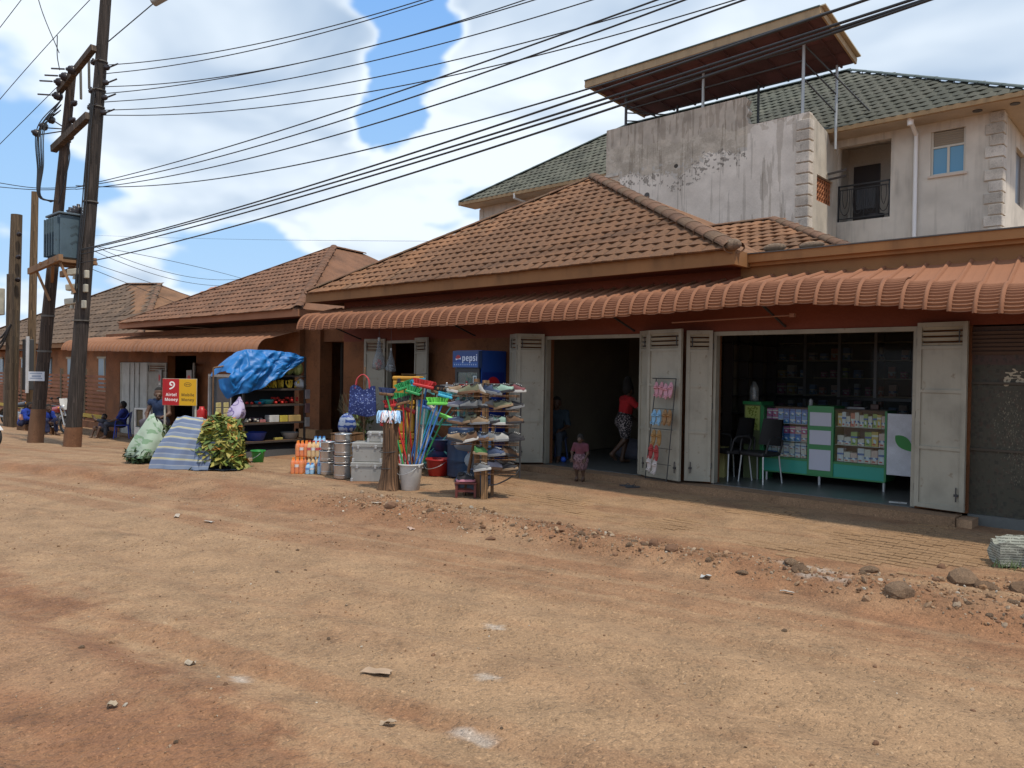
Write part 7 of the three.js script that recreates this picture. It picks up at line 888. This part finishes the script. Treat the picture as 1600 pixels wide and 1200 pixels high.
  const rowL = [[.94, .115, [1, 1, 3, 0, 3, 0, 3], 'upper'], [1.056, .115, [1, 1, 3, 0, 0, 3, 0], 'upper'], [.66, .115, [0, 0, 3, 0, 3, 0, 8], 'middle'], [.776, .115, [0, 0, 0, 1, 1, 8, 1], 'middle'], [.40, .12, [2, 2, 4, 2, 4, 2, 4], 'lower'], [.521, .11, [2, 4, 2, 2, 4, 2, 2], 'lower']];
  for (const [y, h, ks, sh] of rowL) ks.forEach((k, i) => med(x0 + .075 + i * .096, y + .001, zc - .12, .085, h, .1, k, `${words9[k]} medicine box on the ${sh} shelf of the showcase beside the chairs`, 'boxes in the showcase beside the chairs'));
  for (const [y, hs, sh] of [[.94, [.2, .22, .16, .21, .22, .18, .2, .17, .21, .2, .18], 'upper'], [.66, [.14, .12, .2, .1, .21, .22, .2], 'middle'], [.40, [.2, .15, .14, .22, .21, .2, .22], 'lower']]) { const n = hs.length; hs.forEach((h, i) => { const w = (x3 - x2 - .05) / n; const k = sh === 'lower' ? [2, 4, 8][i % 3] : [5, 4, 6, 2, 4, 5, 4, 6, 8, 7, 4][(i * 3 + (sh === 'middle' ? 1 : 0)) % 11]; med(x2 + .03 + (i + .5) * w, y + .001, zc - .12, w * .92, h, .12, k, `${words9[k]} medicine box on the ${sh} shelf of the showcase beside the white banner`, 'boxes in the showcase beside the white banner'); }); }
  // wall shelving with dim stock
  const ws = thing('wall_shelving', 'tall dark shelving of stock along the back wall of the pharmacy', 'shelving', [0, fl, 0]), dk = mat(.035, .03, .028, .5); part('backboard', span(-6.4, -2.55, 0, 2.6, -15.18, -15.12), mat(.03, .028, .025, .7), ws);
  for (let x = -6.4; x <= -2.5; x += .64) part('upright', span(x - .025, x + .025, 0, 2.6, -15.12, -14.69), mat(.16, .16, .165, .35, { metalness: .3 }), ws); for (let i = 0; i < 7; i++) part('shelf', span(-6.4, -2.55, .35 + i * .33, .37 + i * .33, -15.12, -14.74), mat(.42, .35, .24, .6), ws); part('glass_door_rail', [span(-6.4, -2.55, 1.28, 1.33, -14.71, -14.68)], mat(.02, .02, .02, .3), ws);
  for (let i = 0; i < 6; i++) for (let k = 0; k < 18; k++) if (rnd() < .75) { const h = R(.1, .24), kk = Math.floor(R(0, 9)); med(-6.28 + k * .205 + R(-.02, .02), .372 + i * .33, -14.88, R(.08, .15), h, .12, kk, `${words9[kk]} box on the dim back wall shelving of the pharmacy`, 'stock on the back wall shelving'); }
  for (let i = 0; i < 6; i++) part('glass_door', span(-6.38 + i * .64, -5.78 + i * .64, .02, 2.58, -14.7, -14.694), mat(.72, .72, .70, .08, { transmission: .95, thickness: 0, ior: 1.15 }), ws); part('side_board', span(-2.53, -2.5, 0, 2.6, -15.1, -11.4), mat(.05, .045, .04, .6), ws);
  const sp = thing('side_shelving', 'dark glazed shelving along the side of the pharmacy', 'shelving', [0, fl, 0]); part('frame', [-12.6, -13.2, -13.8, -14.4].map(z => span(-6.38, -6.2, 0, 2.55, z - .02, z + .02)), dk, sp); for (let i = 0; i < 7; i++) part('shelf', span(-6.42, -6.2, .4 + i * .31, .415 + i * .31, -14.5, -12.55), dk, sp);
  const po = [tex(64, 128, (u, v) => { const a = vn(u * 5, v * 9), b = vn(u * 9 + 4, v * 16); return [110 + a * 60 - (b > .7 ? 60 : 0), 82 + b * 50 - (b > .7 ? 40 : 0), 92 + a * 40]; }, 1), tex(64, 64, (u, v) => { const a = vn(u * 6, v * 6); return [150 + a * 20, 120 + a * 20, 122 + a * 16]; }, 1)];
  [[-11.5, -11.72, 1.95, 2.5, 0], [-11.5, -11.8, 1.35, 1.9, 1], [-11.85, -12.15, 1.9, 2.55, 0], [-11.85, -12.1, 1.3, 1.85, 0], [-12.2, -12.45, 1.5, 2.3, 0]].forEach(([za, zb, a, b, k], i) => single('poster', grid(1, 1, (u, v) => [-6.44, lerp(a, b, v) + fl, lerp(zb, za, u)]), mat(1, 1, 1, .6, { map: po[k] }), ['small pink poster near the pharmacy door', 'plain rose poster below the small pink poster', 'tall pink poster beside the small one', 'lower pink poster beside the plain rose one', 'mauve poster deepest on the pharmacy side wall'][i], 'poster', null, 0, null, true));
  // chairs
  const chair = (p, turn, lab) => { const c = thing('visitor_chair', lab, 'chair', p, turn, 'pharmacy chairs'), bk = mat(.018, .018, .02, .6); part('seat', rbox(.46, .07, .45, .03, [0, .46, 0]), bk, c); part('backrest', grid(10, 8, (u, v) => [(u - .5) * (.42 - .06 * v), .58 + v * .42, -.2 - .08 * v - .05 * Math.cos((u - .5) * 2.6)]), bk, c); part('back_pad', grid(10, 8, (u, v) => [(u - .5) * (.42 - .06 * v), .58 + v * .42, -.235 - .08 * v - .05 * Math.cos((u - .5) * 2.6)]), bk, c); for (const s of [-1, 1]) { part('armrest', tube([[s * .25, .48, -.16], [s * .27, .68, -.18], [s * .27, .70, .1], [s * .25, .48, .18]], .018, 18, 6), bk, c); part('leg', bar([s * .21, .45, .19], [s * .24, 0, .22], .013), M.steel, c); part('leg', bar([s * .21, .45, -.19], [s * .24, 0, -.24], .013), M.steel, c); } part('stretcher', bar([-.22, .44, 0], [.22, .44, 0], .012), M.steel, c); };
  chair([-5.78, fl, -11.72], -.5, 'black visitor chair beside the pale yellow box'); chair([-5.28, fl, -11.72], -.25, 'black visitor chair in front of the end cabinet');
  single('carton', rbox(.34, .5, .3, .006, [0, .25, 0]), plain(.46, .42, .16), 'dull yellow carton standing by the pharmacy door', 'carton', [-6.12, fl, -11.9], .2); single('water_bottle', [lathe([[0, 0], [.07, 0], [.075, .05], [.075, .22], [.03, .3], [.03, .33], [0, .33]])], mat(.8, .85, .88, .08, { transmission: .9, thickness: 0 }), 'large clear bottle on the end cabinet', 'bottle', [-5.62, fl + 1.272, -12.2]); single('floor_paper', box(.22, .006, .1, [0, .003, 0]), M.white, 'white paper strip on the pharmacy threshold', 'paper', [-3.1, fl + .001, -11.25], .2); for (let i = 0; i < 3; i++) single('counter_item', [[rbox(.26, .03, .12, .008, [0, .015, 0])], [lathe([[0, 0], [.03, 0], [.03, .1], [.012, .13], [0, .13]])], [rbox(.12, .08, .1, .01, [0, .04, 0])]][i], plain(...[[.3, .3, .32], [.55, .56, .58], [.10, .05, .04]][i]), ['flat grey tray on the glass counter', 'small white bottle on the glass counter', 'dark box on the glass counter'][i], 'counter item', [[-4.0, fl + 1.209, -12.3], [-4.75, fl + 1.209, -12.4], [-3.75, fl + 1.209, -12.35]][i]);
}
// --- sandals hung on a wire frame against the open shutter
{
  const th = -.22, d = V(Math.cos(th), 0, -Math.sin(th)), n = V(Math.sin(th), 0, Math.cos(th)), b = V(-6.72, FL + .02, -10.74), P = (a, y, k = .06) => { const q = b.clone().addScaledVector(d, a).addScaledVector(n, k); return [q.x, b.y + y, q.z]; };
  const f = thing('sandal_display', 'thin black wire frame of sandals leaning on the grey shutter', 'display'); part('frame', [bar(P(.12, .0, .2), P(.18, 1.6, .05), .008), bar(P(.58, .0, .2), P(.60, 1.6, .05), .008), bar(P(.1, 1.6, .05), P(.60, 1.6, .05), .008), bar(P(.12, .02, .2), P(.58, .02, .2), .008)], M.black, f); for (const y of [1.12, .8, .5, .25]) part('rung', bar(P(.15, y, .05 + .1 * (1 - y / 1.6)), P(.6, y, .05 + .1 * (1 - y / 1.6)), .005), M.black, f);
  const sole = extr(Array.from({ length: 20 }, (_, i) => { const a = i / 20 * 6.2832; return [Math.sin(a) * (.038 + .006 * Math.cos(a)), Math.cos(a) * .125]; }), .014, .003), sg = joined(sole), straps = [tube([[-.036, .02, .006], [-.02, .03, .04], [0, .035, .048], [.02, .03, .04], [.036, .02, .006]], .011, 12, 6), tube([[-.036, .05, .006], [-.02, .055, .036], [0, .058, .042], [.02, .055, .036], [.036, .05, .006]], .009, 12, 6), tube([[-.032, -.06, .006], [-.02, -.09, .05], [0, -.1, .06], [.02, -.09, .05], [.032, -.06, .006]], .006, 12, 5)];
  const sets = [[.24, 1.42, [.62, .30, .36], 'pink'], [.34, 1.42, [.62, .30, .36], 'pink'], [.44, 1.40, [.65, .34, .42], 'pink'], [.54, 1.42, [.65, .34, .42], 'pink'], [.22, .98, [.25, .48, .70], 'light blue'], [.33, .98, [.25, .48, .70], 'light blue'], [.45, .99, [.34, .19, .08], 'brown'], [.55, .99, [.34, .19, .08], 'brown'], [.24, .66, [.38, .21, .07], 'tan'], [.36, .66, [.38, .21, .07], 'tan'], [.2, .44, [.42, .05, .05], 'red'], [.32, .42, [.42, .05, .05], 'red'], [.18, .24, [.62, .56, .54], 'off-white'], [.3, .2, [.62, .56, .54], 'off-white']];
  for (const [a, y, c, nm] of sets) { const s = thing('sandal', `${nm} strappy sandal hung on the wire frame against the shutter`, 'sandal', P(a, y, .09 + .1 * (1 - y / 1.6)), th + .0, 'sandals on the frame'); s.rotation.set(-.07, th, R(-.12, .12)); part('sole', sg.clone(), mat(...c.map(v => v * .8), .7), s); straps.forEach(q => part('strap', q.clone(), mat(...c, .6), s)); }
}
// --- back of the open shop: dim furniture
{
  const fl = FL - .01, dk = mat(.04, .045, .06, .6);
  const t = thing('work_bench', 'dark work bench at the back of the open shop', 'bench', [-7.6, fl, -13.6]); part('top', rbox(1.4, .05, .6, .01, [0, .72, 0]), dk, t); for (const sx of [-1, 1]) for (const sz of [-1, 1]) part('leg', box(.05, .72, .05, [sx * .62, .36, sz * .24]), dk, t); part('skirt', box(1.3, .4, .02, [0, .5, -.2]), dk, t);
  single('fan_machine', [rbox(.4, .3, .3, .05, [0, .15, 0]), tube([[0, .3, 0], [.05, .45, .1], [.2, .5, .2]], .03, 12, 6)], mat(.06, .06, .065, .4), 'dark machine on the work bench', 'machine', [-7.9, fl + .746, -13.5]); single('cloth_bundle', meshField([[[-.2, .14, 0], [.2, .14, 0], .15, .16], [[0, .3, 0], [.1, .3, 0], .12, .1]], .025, .05), cloth(.10, .10, .13), 'dark heap of clothes on the floor of the open shop', 'bundle', [-8.55, fl, -13.0]);
  single('plastic_stool', [rbox(.32, .03, .32, .01, [0, .42, 0]), ...[[-1, -1], [-1, 1], [1, -1], [1, 1]].map(([a, b]) => bar([a * .12, .42, b * .12], [a * .16, 0, b * .16], .02, .02))], mat(.03, .05, .14, .5), 'dark plastic stool just inside the open shop', 'stool', [-9.55, fl, -11.85]);
}
// ---------------------------------------------------------------- the people
{
  const fl = FL - .01;
  // standing, stepping away into the open shop
  person({ label: 'person in a red top and dark floral skirt stepping into the open shop', p: [-8.2, fl, -12.2], turn: 2.6, s: .93, eyes: false, face: [.2, -.1, 1],
    J: { pelvis: [0, .82, 0], waist: [0, .96, .03], chest: [0, 1.14, .06], neck: [0, 1.27, .08], head: [.01, 1.31, .10], shL: [.17, 1.2, .06], shR: [-.17, 1.2, .06], elL: [.26, .99, .12], elR: [-.3, 1.03, .2], wrL: [.24, .86, .3], wrR: [-.34, .95, .42], hipL: [.09, .80, 0], hipR: [-.09, .80, 0], knL: [.10, .44, .10], knR: [-.10, .46, -.02], anL: [.10, .07, .02], anR: [-.10, .20, -.28], toL: [.11, .03, .17], toR: [-.10, .09, -.2] },
    hair: (H, s) => [[H(0, .13, -.03), H(0, .18, -.03), .11 * s, .10 * s], [H(0, .25, -.05), H(0, .30, -.04), .085 * s, .07 * s], [H(0, .05, -.07), H(0, .12, -.06), .06 * s, .08 * s]],
    clothes: [{ name: 'top', torso: true, sleeve: .55, m: cloth(.42, .015, .02), grow: .018 }, { name: 'skirt', legs: .72, grow: .035, m: mat(1, 1, 1, .9, { map: tex(128, 128, (u, v) => vn(u * 22, v * 22) > .62 ? [150, 140, 140] : [30, 26, 30], 3) }) }] });
  person({ label: 'person in a pale shirt bending over the work bench in the open shop', p: [-8.0, fl, -13.0], turn: 2.9, s: .98, eyes: false,
    J: { pelvis: [0, .82, -.1], waist: [0, .95, .0], chest: [0, 1.1, .14], neck: [0, 1.2, .24], head: [0, 1.23, .28], shL: [.18, 1.13, .16], shR: [-.18, 1.13, .16], elL: [.26, .92, .25], elR: [-.26, .92, .25], wrL: [.18, .8, .42], wrR: [-.18, .8, .42], hipL: [.09, .80, -.1], hipR: [-.09, .80, -.1], knL: [.1, .44, -.02], knR: [-.1, .44, -.02], anL: [.1, .07, -.08], anR: [-.1, .07, -.08], toL: [.11, .03, .1], toR: [-.11, .03, .1] },
    clothes: [{ name: 'shirt', torso: true, sleeve: .6, m: cloth(.34, .36, .42), grow: .02 }, { name: 'trousers', legs: 1.9, grow: .016, m: cloth(.06, .065, .08) }] });
  const seat = (o) => ({ pelvis: [0, .52, 0], waist: [0, .66, -.02], chest: [0, .84, .0], neck: [0, .99, .03], head: [0, 1.02, .05], shL: [.18, .92, 0], shR: [-.18, .92, 0], elL: [.24, .68, .08], elR: [-.24, .68, .08], wrL: [.14, .6, .3], wrR: [-.14, .6, .3], hipL: [.1, .5, .02], hipR: [-.1, .5, .02], knL: [.13, .5, .44], knR: [-.13, .5, .44], anL: [.13, .09, .46], anR: [-.13, .09, .46], toL: [.14, .03, .62], toR: [-.14, .03, .62], ...o });
  person({ label: 'person in dark clothes sitting just inside the open shop behind the shutter', p: [-9.55, fl - .02, -11.85], turn: .5, s: .95, J: seat({}), clothes: [{ name: 'shirt', torso: true, sleeve: .8, m: cloth(.03, .05, .07), grow: .02 }, { name: 'trousers', legs: 1.9, grow: .016, m: cloth(.04, .05, .07) }] });
  // small child by the step
  person({ hair: (H, s) => [[H(0, .13, -.02), H(0, .17, -.02), .105 * s, .098 * s], [H(0, .06, -.06), H(0, .11, -.05), .075 * s, .09 * s]], label: 'small child in a maroon top and patterned skirt standing at the shop step', p: [-7.82, G0(-7.82, -10.35), -10.35], turn: .3, s: .56, group: undefined,
    J: { pelvis: [0, .38, 0], waist: [0, .46, 0], chest: [0, .56, .0], neck: [0, .635, .01], head: [0, .655, .015], shL: [.095, .60, 0], shR: [-.095, .60, 0], elL: [.14, .49, .02], elR: [-.14, .49, .02], wrL: [.12, .40, .08], wrR: [-.12, .40, .08], hipL: [.05, .37, 0], hipR: [-.05, .37, 0], knL: [.055, .20, .015], knR: [-.055, .20, .015], anL: [.055, .04, 0], anR: [-.055, .04, 0], toL: [.06, .02, .08], toR: [-.06, .02, .08] },
    clothes: [{ name: 'top', torso: true, sleeve: .7, m: cloth(.15, .045, .065), grow: .012 }, { name: 'skirt', legs: .75, grow: .03, m: mat(1, 1, 1, .9, { map: tex(128, 128, (u, v) => vn(u * 18, v * 18) > .5 ? [128, 100, 106] : [84, 62, 68], 4) }) }] });
  // stall keeper behind the sign
  person({ label: 'person in a dark blue sleeveless top sitting behind the money sign', p: [-16.86, G0(-16.86, -7.2) + .26, -7.2], turn: .75, s: .97, face: [.25, -.15, 1], skin: [.10, .05, .028], J: seat({}), clothes: [{ name: 'top', torso: true, m: cloth(.02, .04, .10), grow: .02 }, { name: 'skirt', legs: 1.3, grow: .03, m: cloth(.08, .07, .09) }] });
  { const t = thing('tall_stool', 'tall wooden stool under the person behind the money sign', 'stool', [-16.86, G0(-16.86, -7.2), -7.2], .75); part('seat', rbox(.34, .04, .34, .01, [0, .65, 0]), M.wood, t); for (const a of [-1, 1]) for (const b of [-1, 1]) part('leg', bar([a * .12, .64, b * .12], [a * .17, 0, b * .17], .018), M.wood, t); part('stretcher', [bar([-.15, .25, .15], [.15, .25, .15], .012), bar([-.15, .25, -.15], [.15, .25, -.15], .012)], M.wood, t); }
  // figures by the left shop
  person({ label: 'person in a blue shirt lounging on the blue chair with one leg stretched out', p: [-26.6, -.47, -10.12], turn: -.55, s: 1.0, face: [-.3, 0, 1], J: seat({ chest: [0, .83, -.06], neck: [0, .98, -.05], head: [0, 1.02, -.03], shL: [.18, .91, -.06], shR: [-.18, .91, -.06], knR: [-.16, .56, .42], anR: [-.2, .62, .82], toR: [-.22, .78, .92] }), clothes: [{ name: 'shirt', torso: true, sleeve: .8, m: cloth(.02, .035, .20), grow: .022 }, { name: 'trousers', legs: 1.8, grow: .016, m: cloth(.025, .03, .05) }] });
  person({ label: 'small person sitting low in front of the lounging person by the left shop', p: [-27.25, -.6, -9.85], turn: .3, s: .8, J: seat({ pelvis: [0, .34, 0], waist: [0, .46, 0], chest: [0, .6, .02], neck: [0, .73, .04], head: [0, .76, .05], shL: [.14, .68, .02], shR: [-.14, .68, .02], elL: [.18, .5, .1], elR: [-.18, .5, .1], wrL: [.1, .46, .26], wrR: [-.1, .46, .26], hipL: [.08, .33, .02], hipR: [-.08, .33, .02], knL: [.12, .5, .3], knR: [-.12, .5, .3], anL: [.12, .2, .42], anR: [-.12, .2, .42], toL: [.12, .16, .55], toR: [-.12, .16, .55] }), clothes: [{ name: 'shirt', torso: true, sleeve: .7, m: cloth(.12, .11, .17), grow: .016 }, { name: 'shorts', legs: .8, grow: .018, m: cloth(.03, .035, .05) }] });
  const vest = (o) => person(o);
  const rider = (p, turn, lab, band) => vest({ label: lab, p, turn, s: 1.02, eyes: false, J: seat({ pelvis: [0, .34, 0], waist: [0, .48, .04], chest: [0, .66, .12], neck: [0, .79, .2], head: [0, .81, .25], shL: [.19, .73, .12], shR: [-.19, .73, .12], elL: [.26, .5, .2], elR: [-.26, .5, .2], wrL: [.14, .46, .42], wrR: [-.14, .46, .42], hipL: [.1, .32, .02], hipR: [-.1, .32, .02], knL: [.16, .52, .36], knR: [-.16, .52, .36], anL: [.15, .1, .42], anR: [-.15, .1, .42], toL: [.15, .05, .58], toR: [-.15, .05, .58] }), clothes: [{ name: 'jacket', torso: true, sleeve: 1.6, m: cloth(.015, .05, .34), grow: .03 }, { name: 'trousers', legs: 1.8, grow: .02, m: cloth(.02, .025, .07) }, { name: 'reflective_band', extra: [[[-.045, .52, .06], [.045, .52, .06], .135, .135]], m: band, grow: .022 }] });
  rider([-30.6, ground(-30.6, -8.35) - .06, -8.35], 2.5, 'person in a blue jacket with an orange and white band crouching by the thick pole', cloth(.65, .33, .24)); rider([-28.4, ground(-28.4, -8.3) - .06, -8.35], 1.9, 'person in a blue jacket with a red band crouching between the leaning poles', cloth(.6, .12, .08));
  // low kerb stones they sit on
  for (const [x, z, lab] of [[-30.6, -8.42, 'low stone block under the person with the orange band'], [-28.4, -8.42, 'low stone block under the person with the red band'], [-27.25, -9.85, 'low wooden block under the small seated person']]) single('seat_block', rbox(.4, .26, .34, .03, [0, .1, 0]), M.soil, lab, 'block', [x, ground(x, z), z], .4);
}
renderer.render(scene, camera);
